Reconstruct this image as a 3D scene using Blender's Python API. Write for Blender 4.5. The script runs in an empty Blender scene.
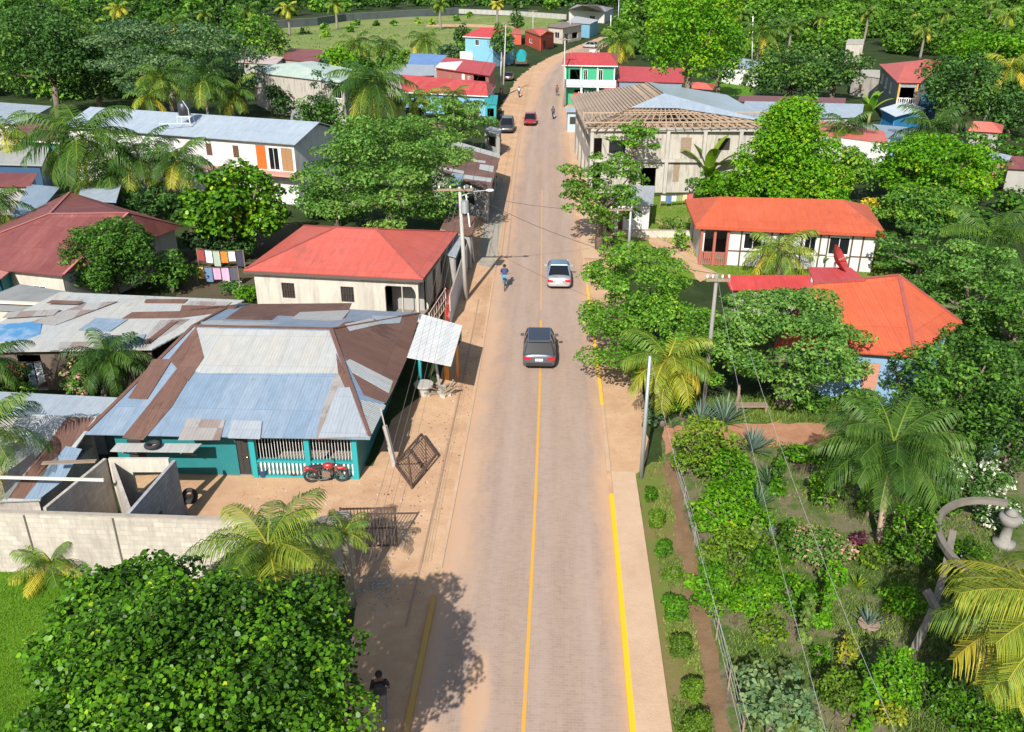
import bpy, math, random
import numpy as np
from mathutils import Vector, Matrix, Quaternion
random.seed(7); RNG = np.random.default_rng(11)
R = math.radians
C = bpy.context.scene.collection
S = bpy.context.scene
# ---------------- camera, sky, sun, exposure ----------------
CAMH = 20.0; TH = R(24.7); F = 873.0; W0, H0 = 1024, 732
cam = bpy.data.objects.new('camera', bpy.data.cameras.new('camera')); C.objects.link(cam)
cam.location = (0, 0, CAMH); cam.rotation_euler = (math.pi/2-TH, 0, 0)
cam.data.sensor_fit = 'HORIZONTAL'; cam.data.sensor_width = 36; cam.data.lens = 36*F/W0
cam.data.clip_start = 0.5; cam.data.clip_end = 6000
S.camera = cam
SUN_AZ = R(14.5); SUN_EL = R(37)
todir = Vector((-math.sin(SUN_AZ)*math.cos(SUN_EL), -math.cos(SUN_AZ)*math.cos(SUN_EL), math.sin(SUN_EL)))
wd = bpy.data.worlds.new('World'); S.world = wd; wd.use_nodes = True
nt = wd.node_tree; bg = nt.nodes['Background']
sky = nt.nodes.new('ShaderNodeTexSky'); sky.sky_type = 'NISHITA'; sky.sun_disc = False
sky.sun_elevation = SUN_EL; sky.sun_rotation = R(180)+SUN_AZ; sky.air_density = 1.2; sky.dust_density = 1.5
nt.links.new(sky.outputs[0], bg.inputs[0]); bg.inputs[1].default_value = 0.09
sun = bpy.data.objects.new('sun', bpy.data.lights.new('sun', 'SUN')); C.objects.link(sun)
sun.data.energy = 4.9; sun.data.angle = R(0.5); sun.data.color = (1, 0.955, 0.88)
sun.rotation_euler = todir.to_track_quat('Z', 'Y').to_euler(); sun.location = (0, 0, 60)
S.view_settings.view_transform = 'Standard'; S.view_settings.look = 'None'
S.view_settings.gamma = 1; S.view_settings.exposure = 0.52; S.view_settings.use_curve_mapping = False
S.render.engine = 'CYCLES'
S.cycles.max_bounces = 5; S.cycles.diffuse_bounces = 3; S.cycles.glossy_bounces = 2
S.cycles.transmission_bounces = 3; S.cycles.transparent_max_bounces = 4; S.cycles.caustics_reflective = False

# ---------------- where a point of the street plan lies ----------------
sT, cT = math.sin(TH), math.cos(TH)
def G(px, py, z=0.0):
    u = (px-W0/2)/F; v = (py-H0/2)/F
    d = sT+v*cT; t = (CAMH-z)/d
    return Vector((u*t, (cT-v*sT)*t, z))
def sc(p):   # picture pixels per metre at a point
    return F/(p.y*cT+(CAMH-p.z)*sT)
def onplane(px, py, p0, n):
    u = (px-W0/2)/F; v = (py-H0/2)/F
    d = Vector((u, cT-v*sT, -(sT+v*cT))); o = Vector((0, 0, CAMH))
    return o+d*((p0-o).dot(n)/d.dot(n))
def zat(Y, py):  # height of something standing at distance Y seen at row py
    v = (py-H0/2)/F
    return CAMH-(sT+v*cT)/(cT-v*sT)*Y

# ---------------- objects ----------------
def tag(o, label=None, cat=None, group=None, kind=None):
    if label: o['label'] = label
    if cat: o['category'] = cat
    if group: o['group'] = group
    if kind: o['kind'] = kind
    return o
def thing(name, label, cat, loc=(0, 0, 0), rz=0, group=None):
    o = bpy.data.objects.new(name, None); C.objects.link(o)
    o.empty_display_size = 0.3
    o.location = loc; o.rotation_euler = (0, 0, rz)
    return tag(o, label, cat, group)
class MB:
    def __init__(s): s.v = []; s.f = []; s.uv = []; s.sm = False
    def poly(s, pts, uv=None):
        b = len(s.v); s.v += [tuple(p) for p in pts]; s.f.append(tuple(range(b, b+len(pts))))
        s.uv += uv if uv else [(0, 0)]*len(pts)
        return s
    def box(s, c, d, rz=0, q=None):
        M = q.to_matrix() if q else Matrix.Rotation(rz, 3, 'Z')
        c = Vector(c); h = [x/2 for x in d]
        P = [c+M@Vector((x*h[0], y*h[1], z*h[2])) for x in (-1, 1) for y in (-1, 1) for z in (-1, 1)]
        for q4 in ((0, 1, 3, 2), (4, 6, 7, 5), (0, 4, 5, 1), (2, 3, 7, 6), (0, 2, 6, 4), (1, 5, 7, 3)):
            pts = [P[i] for i in q4]
            e = (pts[1]-pts[0]).length; g = (pts[3]-pts[0]).length
            s.poly(pts, [(0, 0), (e, 0), (e, g), (0, g)])
        return s
    def bar(s, a, b, w, h=None):
        a = Vector(a); b = Vector(b); d = b-a; L = d.length
        if L < 1e-5: return s
        q = d.to_track_quat('X', 'Z'); return s.box((a+b)/2, (L, w, h or w), q=q)
    def tube(s, pts, rad, n=8, cap=True):
        pts = [Vector(p) for p in pts]; k = len(pts)
        rr = rad if isinstance(rad, (list, tuple)) else [rad]*k
        rings = []
        for i, p in enumerate(pts):
            t = (pts[min(i+1, k-1)]-pts[max(i-1, 0)]).normalized()
            a = t.orthogonal().normalized() if i == 0 else (la-t*la.dot(t)).normalized()
            la = a; b = t.cross(a)
            rings.append([p+(a*math.cos(2*math.pi*j/n)+b*math.sin(2*math.pi*j/n))*rr[i] for j in range(n)])
        b0 = len(s.v)
        for r_ in rings: s.v += [tuple(x) for x in r_]
        for i in range(k-1):
            for j in range(n):
                j2 = (j+1) % n
                s.f.append((b0+i*n+j, b0+i*n+j2, b0+(i+1)*n+j2, b0+(i+1)*n+j)); s.uv += [(0, 0)]*4
        if cap:
            s.f.append(tuple(b0+j for j in range(n))[::-1]); s.uv += [(0, 0)]*n
            s.f.append(tuple(b0+(k-1)*n+j for j in range(n))); s.uv += [(0, 0)]*n
        return s
    def ring(s, c, r, w, axis='Z', n=24, m=8, q=None, flat=1.0):
        c = Vector(c); b0 = len(s.v)
        for i in range(n):
            a = 2*math.pi*i/n
            for j in range(m):
                t = 2*math.pi*j/m; rr = r+w*math.cos(t)
                p = Vector((rr*math.cos(a), rr*math.sin(a), w*flat*math.sin(t)))
                if axis == 'X': p = Vector((p.z, p.x, p.y))
                if axis == 'Y': p = Vector((p.x, p.z, p.y))
                if q: p = q@p
                s.v.append(tuple(c+p))
        for i in range(n):
            for j in range(m):
                s.f.append((b0+i*m+j, b0+((i+1) % n)*m+j, b0+((i+1) % n)*m+(j+1) % m, b0+i*m+(j+1) % m)); s.uv += [(0, 0)]*4
        return s
    def ball(s, c, r, n=10, m=7, sq=(1, 1, 1)):
        c = Vector(c); b0 = len(s.v)
        for i in range(1, m):
            t = math.pi*i/m
            for j in range(n):
                a = 2*math.pi*j/n
                s.v.append((c.x+r*sq[0]*math.sin(t)*math.cos(a), c.y+r*sq[1]*math.sin(t)*math.sin(a), c.z+r*sq[2]*math.cos(t)))
        s.v.append((c.x, c.y, c.z+r*sq[2])); s.v.append((c.x, c.y, c.z-r*sq[2])); T = len(s.v)-2
        for i in range(m-2):
            for j in range(n):
                s.f.append((b0+i*n+j, b0+(i+1)*n+j, b0+(i+1)*n+(j+1) % n, b0+i*n+(j+1) % n)); s.uv += [(0, 0)]*4
        for j in range(n):
            s.f.append((T, b0+j, b0+(j+1) % n)); s.uv += [(0, 0)]*3
            s.f.append((T+1, b0+(m-2)*n+(j+1) % n, b0+(m-2)*n+j)); s.uv += [(0, 0)]*3
        return s
    def slab(s, pts, t, up=None):
        """thin sheet lying under the polygon; u runs along its first edge, v up the slope"""
        pts = [Vector(p) for p in pts]
        n = Vector((0, 0, 0))
        for i in range(len(pts)):
            a, b = pts[i], pts[(i+1) % len(pts)]
            n += Vector(((a.y-b.y)*(a.z+b.z), (a.z-b.z)*(a.x+b.x), (a.x-b.x)*(a.y+b.y)))
        n.normalize()
        if n.z < 0: n = -n; pts = [pts[0]]+pts[:0:-1]
        e = Vector((-n.y, n.x, 0))
        if e.length < 0.02: e = pts[1]-pts[0]; e.z = 0
        e.normalize(); g = n.cross(e)
        uvs = [((p-pts[0]).dot(e)+7, (p-pts[0]).dot(g)+3) for p in pts]
        s.poly(pts, uvs)
        lo = [p-n*t for p in pts]; s.poly(lo[::-1], uvs[::-1])
        for i in range(len(pts)):
            j = (i+1) % len(pts); s.poly([pts[i], lo[i], lo[j], pts[j]], [uvs[i], uvs[i], uvs[j], uvs[j]])
        return s
    def build(s, name, mat, parent=None, origin=None, smooth=False):
        me = bpy.data.meshes.new(name)
        off = Vector((0, 0, 0))
        if origin is not None: loc_ = Vector(origin); off = loc_ if getattr(s, 'world', False) else Vector((0, 0, 0))
        elif parent is not None and getattr(s, 'world', False):
            off = Vector(parent.location)
            if parent.parent: off += Vector(parent.parent.location)
        v = [(a[0]-off.x, a[1]-off.y, a[2]-off.z) for a in s.v]
        me.from_pydata(v, [], s.f)
        ul = me.uv_layers.new(name='UVMap')
        ul.data.foreach_set('uv', [c for t in s.uv for c in t])
        if smooth or s.sm: me.shade_smooth()
        me.materials.append(mat); me.update()
        o = bpy.data.objects.new(name, me); C.objects.link(o)
        if parent is not None: o.parent = parent
        elif origin is not None: o.location = loc_
        return o
class WB(MB):   # geometry given in world coordinates; the parent's base is taken off when built
    def __init__(s): super().__init__(); s.world = True
def npmesh(name, V, Fq, mat, tone=None, parent=None, origin=(0, 0, 0)):
    """V (n,3), Fq (m,k) faces"""
    me = bpy.data.meshes.new(name); n = len(V); m, k = Fq.shape
    me.vertices.add(n); me.vertices.foreach_set('co', (V-np.array(origin)).astype(np.float32).ravel())
    me.loops.add(m*k); me.loops.foreach_set('vertex_index', Fq.astype(np.int32).ravel())
    me.polygons.add(m); me.polygons.foreach_set('loop_start', np.arange(0, m*k, k, dtype=np.int32))
    me.polygons.foreach_set('loop_total', np.full(m, k, dtype=np.int32))
    if tone is not None:
        at = me.attributes.new('tone', 'FLOAT', 'POINT'); at.data.foreach_set('value', tone.astype(np.float32))
    me.materials.append(mat); me.update(calc_edges=True)
    o = bpy.data.objects.new(name, me); C.objects.link(o)
    if parent is not None: o.parent = parent
    else: o.location = origin
    return o
def copy_tree(o, parent=None):
    c = o.copy(); C.objects.link(c); c.parent = parent
    for ch in [x for x in o.children]: copy_tree(ch, c)
    return c

# ---------------- materials ----------------
def mat_base(name):
    m = bpy.data.materials.new(name); m.use_nodes = True; n = m.node_tree
    return m, n, n.nodes['Principled BSDF']
def rgb(c): return (c[0], c[1], c[2], 1)
def noise(n, scale, detail=4, rough=.6, vec=None, dist=0):
    t = n.nodes.new('ShaderNodeTexNoise'); t.inputs['Scale'].default_value = scale
    t.inputs['Detail'].default_value = detail; t.inputs['Roughness'].default_value = rough; t.inputs['Distortion'].default_value = dist
    if vec is not None: n.links.new(vec, t.inputs['Vector'])
    return t.outputs['Fac']
def coord(n, which='Object', scl=None):
    t = n.nodes.new('ShaderNodeTexCoord'); o = t.outputs[which]
    if scl:
        mp = n.nodes.new('ShaderNodeMapping'); mp.inputs['Scale'].default_value = scl; n.links.new(o, mp.inputs[0]); o = mp.outputs[0]
    return o
def wpos(n, scl=None):
    g = n.nodes.new('ShaderNodeNewGeometry'); o = g.outputs['Position']
    if scl:
        mp = n.nodes.new('ShaderNodeMapping'); mp.inputs['Scale'].default_value = scl; n.links.new(o, mp.inputs[0]); o = mp.outputs[0]
    return o
def ramp(n, fac, stops):
    r = n.nodes.new('ShaderNodeValToRGB'); cr = r.color_ramp
    while len(cr.elements) < len(stops): cr.elements.new(0.5)
    for e, (p, c) in zip(cr.elements, stops): e.position = p; e.color = rgb(c) if len(c) == 3 else c
    n.links.new(fac, r.inputs[0]); return r.outputs[0]
def mix(n, fac, a, b, mode='MIX'):
    m = n.nodes.new('ShaderNodeMix'); m.data_type = 'RGBA'; m.blend_type = mode
    for i, x in ((0, fac), (6, a), (7, b)):
        if hasattr(x, 'is_output') or hasattr(x, 'links'): n.links.new(x, m.inputs[i])
        elif i == 0: m.inputs[0].default_value = x
        else: m.inputs[i].default_value = rgb(x)
    return m.outputs[2]
def math_(n, op, a, b=None, clamp=False):
    m = n.nodes.new('ShaderNodeMath'); m.operation = op; m.use_clamp = clamp
    for i, x in ((0, a), (1, b)):
        if x is None: continue
        if hasattr(x, 'links'): n.links.new(x, m.inputs[i])
        else: m.inputs[i].default_value = x
    return m.outputs[0]
def bump(n, bs, h, strength=.3, dist=.05):
    b = n.nodes.new('ShaderNodeBump'); b.inputs['Strength'].default_value = strength; b.inputs['Distance'].default_value = dist
    n.links.new(h, b.inputs['Height']); n.links.new(b.outputs[0], bs.inputs['Normal'])
_pl = {}
def paint(name, c, rough=.6, var=.25, scale=1.5, metal=0, dirt=None):
    """painted or plain surface with uneven weathering"""
    if name in _pl: return _pl[name]
    m, n, b = mat_base(name)
    f = noise(n, scale, 6, .65, wpos(n))
    d = dirt or tuple(x*.45 for x in c)
    k = math_(n, 'MULTIPLY', math_(n, 'SUBTRACT', f, .45), var*6, True)
    n.links.new(mix(n, k, c, tuple(x*(1-var)+y*var for x, y in zip(c, d))), b.inputs['Base Color'])
    b.inputs['Roughness'].default_value = rough; b.inputs['Metallic'].default_value = metal
    bump(n, b, noise(n, 18, 4, .6, wpos(n)), .15, .02)
    _pl[name] = m; return m
def stucco(name, c, stain=(.16, .14, .12), amt=.5):
    """rendered masonry with vertical rain stains and patches"""
    m, n, b = mat_base(name)
    f1 = noise(n, 1.0, 6, .7, wpos(n, (2.2, 2.2, .35)))
    f2 = noise(n, .5, 5, .7, wpos(n))
    k = math_(n, 'MULTIPLY', math_(n, 'SUBTRACT', f1, .48), 3*amt, True)
    c1 = mix(n, k, c, stain)
    k2 = math_(n, 'MULTIPLY', math_(n, 'SUBTRACT', f2, .42), 1.8, True)
    n.links.new(mix(n, k2, c1, tuple(x*.72 for x in c)), b.inputs['Base Color'])
    b.inputs['Roughness'].default_value = .9
    bump(n, b, noise(n, 14, 5, .7, wpos(n)), .25, .03); return m
def blockwall(name, c, mortar):
    m, n, b = mat_base(name)
    # courses of blocks from world position: u = x+y, v = z
    g = n.nodes.new('ShaderNodeNewGeometry'); sx = n.nodes.new('ShaderNodeSeparateXYZ'); n.links.new(g.outputs['Position'], sx.inputs[0])
    cb = n.nodes.new('ShaderNodeCombineXYZ'); n.links.new(math_(n, 'ADD', sx.outputs[0], sx.outputs[1]), cb.inputs[0]); n.links.new(sx.outputs[2], cb.inputs[1])
    t = n.nodes.new('ShaderNodeTexBrick'); n.links.new(cb.outputs[0], t.inputs['Vector'])
    t.inputs['Scale'].default_value = 1; t.inputs['Brick Width'].default_value = .4; t.inputs['Row Height'].default_value = .2
    t.inputs['Mortar Size'].default_value = .012; t.inputs['Color1'].default_value = rgb(c); t.inputs['Color2'].default_value = rgb(tuple(x*.78 for x in c))
    t.inputs['Mortar'].default_value = rgb(mortar); t.inputs['Bias'].default_value = 0
    f = noise(n, .9, 6, .7, wpos(n, (1.6, 1.6, .6)))
    k = math_(n, 'MULTIPLY', math_(n, 'SUBTRACT', f, .47), 4, True)
    drk = math_(n, 'MULTIPLY', math_(n, 'SUBTRACT', noise(n, 2.0, 7, .78, wpos(n, (2.5, 2.5, .5))), .5), 3.5, True)
    n.links.new(mix(n, math_(n, 'MULTIPLY', drk, .6), mix(n, k, t.outputs[0], tuple(x*.62 for x in c)), (.16, .15, .13)), b.inputs['Base Color']); b.inputs['Roughness'].default_value = .93
    bump(n, b, math_(n, 'ADD', noise(n, 20, 4, .7, wpos(n)), math_(n, 'MULTIPLY', t.outputs[1], -1.0)), .35, .02); return m
def roofing(name, c, c2=None, rust=(.085, .035, .022), amt=.3, metal=.0, rough=.5, period=.14, sheet=(.85, 2.4), rustscale=.35):
    """corrugated roofing sheets: ribs run up the slope, sheets differ in tint, rust creeps from edges"""
    m, n, b = mat_base(name); c2 = c2 or tuple(x*.8 for x in c)
    uv = coord(n, 'UV')
    sp = n.nodes.new('ShaderNodeSeparateXYZ'); n.links.new(uv, sp.inputs[0])
    wv = math_(n, 'SINE', math_(n, 'MULTIPLY', sp.outputs[0], 2*math.pi/period))
    # sheet cells
    cu = math_(n, 'FLOOR', math_(n, 'DIVIDE', sp.outputs[0], sheet[0])); cv = math_(n, 'FLOOR', math_(n, 'DIVIDE', sp.outputs[1], sheet[1]))
    cb = n.nodes.new('ShaderNodeCombineXYZ'); n.links.new(cu, cb.inputs[0]); n.links.new(cv, cb.inputs[1])
    wn = n.nodes.new('ShaderNodeTexWhiteNoise'); wn.noise_dimensions = '2D'; n.links.new(cb.outputs[0], wn.inputs[0])
    base = mix(n, wn.outputs[0], c, c2)
    f = noise(n, rustscale, 7, .72, wpos(n)); f2 = noise(n, 2.5, 5, .7, coord(n, 'UV', (1.6, .25, 1)))
    k = math_(n, 'ADD', math_(n, 'MULTIPLY', f, 1.0), math_(n, 'MULTIPLY', f2, .55))
    k = math_(n, 'MULTIPLY', math_(n, 'SUBTRACT', k, 1.02-amt*.55), 7, True)
    fade = math_(n, 'MULTIPLY', math_(n, 'SUBTRACT', noise(n, .5, 6, .7, wpos(n), .5), .44), 2.2, True)
    base = mix(n, math_(n, 'MULTIPLY', fade, .42), base, tuple(min(.8, x*1.12+.07) for x in c))
    # lap lines between sheets
    fu = math_(n, 'FRACT', math_(n, 'DIVIDE', sp.outputs[0], sheet[0])); fv = math_(n, 'FRACT', math_(n, 'DIVIDE', sp.outputs[1], sheet[1]))
    lap = math_(n, 'MAXIMUM', math_(n, 'LESS_THAN', fu, .035), math_(n, 'LESS_THAN', fv, .015))
    col = mix(n, math_(n, 'MULTIPLY', k, .85), base, rust)
    col = mix(n, math_(n, 'MULTIPLY', lap, .35), col, tuple(x*.4 for x in c))
    col = mix(n, math_(n, 'MULTIPLY', math_(n, 'SUBTRACT', noise(n, 3, 6, .75, coord(n, 'UV', (1, .3, 1))), .32), 1.5, True), col, tuple(x*.62 for x in c))
    n.links.new(col, b.inputs['Base Color'])
    b.inputs['Metallic'].default_value = metal; b.inputs['Roughness'].default_value = rough
    bump(n, b, wv, .32, .02); return m
def leafmat(name, stops, trans=.3, gloss=.5):
    m = bpy.data.materials.new(name); m.use_nodes = True; n = m.node_tree; n.nodes.remove(n.nodes['Principled BSDF'])
    out = n.nodes['Material Output']
    at = n.nodes.new('ShaderNodeAttribute'); at.attribute_name = 'tone'
    col = ramp(n, at.outputs['Fac'], stops)
    d = n.nodes.new('ShaderNodeBsdfPrincipled'); n.links.new(col, d.inputs['Base Color']); d.inputs['Roughness'].default_value = gloss
    d.inputs['Specular IOR Level'].default_value = .22
    t = n.nodes.new('ShaderNodeBsdfTranslucent'); n.links.new(mix(n, 1.0, col, (1.15, 1.3, .55), 'MULTIPLY'), t.inputs[0])
    mx = n.nodes.new('ShaderNodeMixShader'); mx.inputs[0].default_value = trans
    n.links.new(d.outputs[0], mx.inputs[1]); n.links.new(t.outputs[0], mx.inputs[2]); n.links.new(mx.outputs[0], out.inputs[0])
    return m

LM = {
 'mid':   leafmat('foliage_mid_green', [(0, (0.022, 0.056, 0.012)), (.35, (0.054, 0.136, 0.018)), (.7, (0.111, 0.278, 0.030)), (1, (0.296, 0.429, 0.035))]),
 'bright': leafmat('foliage_bright_green', [(0, (0.029, 0.082, 0.004)), (.35, (0.073, 0.204, 0.007)), (.7, (0.127, 0.354, 0.010)), (1, (0.337, 0.408, 0.015))]),
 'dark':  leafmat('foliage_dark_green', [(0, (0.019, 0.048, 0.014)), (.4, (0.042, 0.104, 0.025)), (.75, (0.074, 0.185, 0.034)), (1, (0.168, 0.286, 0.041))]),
 'blue':  leafmat('foliage_blue_green', [(0, (0.023, 0.055, 0.032)), (.4, (0.055, 0.124, 0.059)), (.75, (0.117, 0.214, 0.092)), (1, (0.221, 0.304, 0.118))]),
 'gloss': leafmat('foliage_glossy_green', [(0, (0.015, 0.041, 0.003)), (.35, (0.041, 0.110, 0.006)), (.65, (0.079, 0.214, 0.010)), (.88, (0.165, 0.347, 0.013)), (1, (0.352, 0.416, 0.019))], .22, .42),
 'sage': leafmat('foliage_sage_green', [(0, (0.027, 0.063, 0.014)), (.35, (0.065, 0.152, 0.025)), (.7, (0.120, 0.278, 0.047)), (1, (0.273, 0.399, 0.085))]),
 'fresh': leafmat('foliage_fresh_green', [(0, (0.036, 0.083, 0.010)), (.35, (0.085, 0.198, 0.018)), (.7, (0.147, 0.342, 0.028)), (1, (0.347, 0.485, 0.048))]),
 'palm':  leafmat('palm_frond_green', [(0, (0.018, 0.048, 0.012)), (.35, (0.046, 0.114, 0.019)), (.6, (0.120, 0.216, 0.026)), (.8, (0.300, 0.330, 0.036)), (1, (0.520, 0.420, 0.048))], .28, .5),
 'lime':  leafmat('foliage_lime', [(0, (0.060, 0.120, 0.012)), (.4, (0.144, 0.264, 0.018)), (.75, (0.264, 0.320, 0.024)), (1, (0.450, 0.450, 0.036))]),
 'grass': leafmat('grass_blades', [(0, (0.060, 0.120, 0.014)), (.5, (0.120, 0.240, 0.017)), (1, (0.216, 0.300, 0.024))], .25, .6),
 'weed':  leafmat('weed_leaves', [(0, (0.048, 0.083, 0.020)), (.5, (0.124, 0.207, 0.039)), (1, (0.276, 0.345, 0.066))], .25, .6),
 'orange': leafmat('orange_flower_leaves', [(0, (0.144, 0.192, 0.036)), (.45, (0.144, 0.216, 0.036)), (.55, (0.550, 0.240, 0.120)), (1, (0.750, 0.350, 0.264))]),
 'pink':  leafmat('pink_flower_leaves', [(0, (0.048, 0.144, 0.024)), (.6, (0.120, 0.264, 0.036)), (.75, (0.600, 0.300, 0.264)), (1, (0.750, 0.400, 0.350))]),
 'white': leafmat('white_flower_leaves', [(0, (0.036, 0.108, 0.024)), (.6, (0.096, 0.216, 0.036)), (.72, (0.700, 0.720, 0.600)), (1, (0.850, 0.850, 0.780))]),
 'yellow': leafmat('yellow_shrub_leaves', [(0, (0.120, 0.180, 0.024)), (.4, (0.240, 0.300, 0.024)), (.7, (0.500, 0.400, 0.036)), (1, (0.700, 0.500, 0.036))]),
 'maroon': leafmat('maroon_leaves', [(0, (0.036, 0.010, 0.018)), (.5, (0.096, 0.024, 0.048)), (1, (0.240, 0.060, 0.096))]),
 'agave': leafmat('blue_agave_leaves', [(0, (0.060, 0.108, 0.096)), (.5, (0.120, 0.192, 0.156)), (1, (0.240, 0.324, 0.240))]),
}
BARK = paint('bark_grey_brown', (.17, .135, .10), .9, .5, 3)
PBARK = paint('palm_trunk_grey', (.21, .19, .15), .9, .5, 6)

# ---------------- foliage ----------------
def leaves(P, N, L, Wd, shape='kite'):
    """leaf blades at points P facing N, length L, width Wd (arrays)"""
    n = len(P)
    r = RNG.normal(size=(n, 3)); a = np.cross(N, r); a /= np.linalg.norm(a, axis=1, keepdims=True)+1e-9
    b = np.cross(N, a); L = L[:, None]; Wd = Wd[:, None]
    if shape == 'kite':
        V = np.stack([P-a*L*.5, P+b*Wd*.5+N*L*.06, P+a*L*.5-N*L*.08, P-b*Wd*.5+N*L*.06], 1)
    else:
        V = np.stack([P-a*L*.5, P-a*L*.2+b*Wd*.42, P+a*L*.28+b*Wd*.5, P+a*L*.5-N*L*.1, P+a*L*.28-b*Wd*.5, P-a*L*.2-b*Wd*.42], 1)
    k = V.shape[1]
    return V.reshape(-1, 3), np.arange(n*k).reshape(n, k)
def crown_points(blobs, per_area, leaf, inner=.25):
    """points on and in a set of blobs (cx,cy,cz,rx,ry,rz,tone)"""
    Ps, Ns, Ts = [], [], []
    for (cx, cy, cz, rx, ry, rz, tn) in blobs:
        area = 4*math.pi*(((rx*ry)**1.6+(rx*rz)**1.6+(ry*rz)**1.6)/3)**(1/1.6)
        n = max(8, int(area/(leaf*leaf)*per_area))
        d = RNG.normal(size=(n, 3)); d /= np.linalg.norm(d, axis=1, keepdims=True)
        lowm = (d[:, 2] < -.35) & (RNG.random(n) < .6); d[lowm, 2] *= -1
        rad = 1-np.abs(RNG.normal(0, .10, n)); ii = RNG.random(n) < inner; rad[ii] = RNG.uniform(.35, .9, ii.sum())
        out = RNG.random(n) < .06; rad[out] = RNG.uniform(1.02, 1.16, out.sum())
        wob = 1+.12*np.sin(d[:, 0]*5+cx*3)*np.sin(d[:, 1]*4+cy)+.1*np.sin(d[:, 2]*7+cz*5)
        P = d*np.array([rx, ry, rz])*(rad*wob)[:, None]+np.array([cx, cy, cz])
        nr = d/np.array([rx, ry, rz]); nr /= np.linalg.norm(nr, axis=1, keepdims=True)
        N = nr*.55+np.array([0, 0, .45])+RNG.normal(0, .42, (n, 3)); N /= np.linalg.norm(N, axis=1, keepdims=True)
        Ps.append(P); Ns.append(N); Ts.append(tn+RNG.normal(0, .165, n))
    return np.vstack(Ps), np.vstack(Ns), np.concatenate(Ts)
def make_blobs(c, rx, ry, rz, kind, k=None, tone=.5):
    out = []; big = max(rx, ry)
    if kind == 'layer':
        k = k or 26
        for i in range(k):
            t = (i+.5)/k; zz = -.75+1.6*t+random.uniform(-.12, .12)
            lim = math.sqrt(max(.12, 1-max(-.4, zz)**2*.85)); a = i*2.39996+random.uniform(-.3, .3); rr = lim*random.uniform(.4, .95)
            s_ = random.uniform(.17, .32)*(26/k)**.22
            out.append((c[0]+rx*rr*math.cos(a), c[1]+ry*rr*math.sin(a), c[2]+rz*zz*.95, rx*s_*1.1, ry*s_*1.1, rz*s_*.36+.04*rz, tone+random.uniform(-.17, .15)))
    elif kind == 'cone':
        k = k or 40
        for i in range(k):
            t = (i+.5)/k; zz = -.85+1.75*t; lim = (1-t)**.42*1.0+.06; a = i*2.39996+random.uniform(-.4, .4); rr = lim*random.uniform(.4, .88)
            s_ = random.uniform(.17, .36)
            out.append((c[0]+rx*rr*math.cos(a), c[1]+ry*rr*math.sin(a), c[2]+rz*zz, rx*s_, ry*s_, rz*s_*.9, tone+random.uniform(-.1, .12)))
    else:
        k = k or 26
        if kind == 'ball': out.append((c[0], c[1], c[2], rx*.88, ry*.88, rz*.88, tone))
        else: out.append((c[0], c[1], c[2]-.1*rz, rx*.62, ry*.62, rz*.62, tone-.2))  # core leaves toned darker: the crown's inner shade put into colour
        for i in range(k):
            zz = 1-(i+.5)/k*1.72; a = i*2.39996+random.uniform(-.25, .25); q_ = math.sqrt(max(0, 1-zz*zz)); d = Vector((q_*math.cos(a), q_*math.sin(a), zz))
            rr = random.uniform(.6, .9); s_ = random.uniform(.18, .36)*(26/k)**.3
            out.append((c[0]+rx*rr*d.x, c[1]+ry*rr*d.y, c[2]+rz*rr*d.z, rx*s_, ry*s_, rz*s_*.85, tone+random.uniform(-.2, .18)))
    return out
def fit_crown(cx, cy, rx, ry, clear, z=None):
    zz = z if z is not None else clear+1.5
    for _ in range(4):
        p = G(cx, cy, zz); s = sc(p); X = rx/s; ph = math.atan2(CAMH-zz, p.y)
        Zr = math.sqrt(max((ry/s)**2-(X*math.sin(ph))**2, (.38*X)**2))/math.cos(ph)
        if z is None: zz = clear+Zr
    return p, s, X, Zr
def tree(label, cx, cy, rx, ry, kind='round', mat='mid', clear=1.2, leafpx=3.6, per=.9, tone=.5, k=None, name='broadleaf_tree', cat='tree', z=None,
         shape='kite', asp=.55, group=None, lean=0, depth=1.0, inner=.25):
    p, s, X, Zr = fit_crown(cx, cy, rx, ry, clear, z)
    base = Vector((p.x+lean, p.y, 0)); root = thing(name, label, cat, base, 0, group)
    leafpx *= .8; leaf = max(leafpx/s, .05)
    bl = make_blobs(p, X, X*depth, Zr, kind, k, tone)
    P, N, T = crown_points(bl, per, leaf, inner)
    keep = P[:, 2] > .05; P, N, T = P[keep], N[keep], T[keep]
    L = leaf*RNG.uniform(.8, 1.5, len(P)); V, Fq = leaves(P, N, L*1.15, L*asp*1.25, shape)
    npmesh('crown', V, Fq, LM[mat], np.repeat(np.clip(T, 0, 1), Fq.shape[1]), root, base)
    tb = WB(); r0 = max(.09, min(.45, X*.085)); mid = Vector((p.x+random.uniform(-.1, .1)*X, p.y, max(.4, p.z-Zr*.55)))
    tb.tube([base, base.lerp(mid, .5)+Vector((random.uniform(-.05, .05)*X, 0, 0)), mid], [r0*1.25, r0, r0*.8], 8)
    for i in range(9):
        b_ = bl[(i*3) % len(bl)]; e = Vector(b_[:3]); m1 = mid.lerp(e, .5)+Vector((0, 0, -.05*Zr))
        tb.tube([mid.lerp(base, .12*random.random()), m1, e], [r0*.55, r0*.33, r0*.1], 5)
    tb.build('trunk', BARK, root, smooth=True)
    return root
def shrub(label, cx, cy, rx, ry, mat='mid', leafpx=3.2, tone=.5, per=1.0, name='garden_shrub', cat='shrub', kind='round', k=12, shape='kite', asp=.5, group=None, clear=.05, inner=.2):
    return tree(label, cx, cy, rx, ry, kind, mat, clear, leafpx, per, tone, k, name, cat, None, shape, asp, group, 0, 1.0, inner)
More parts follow.
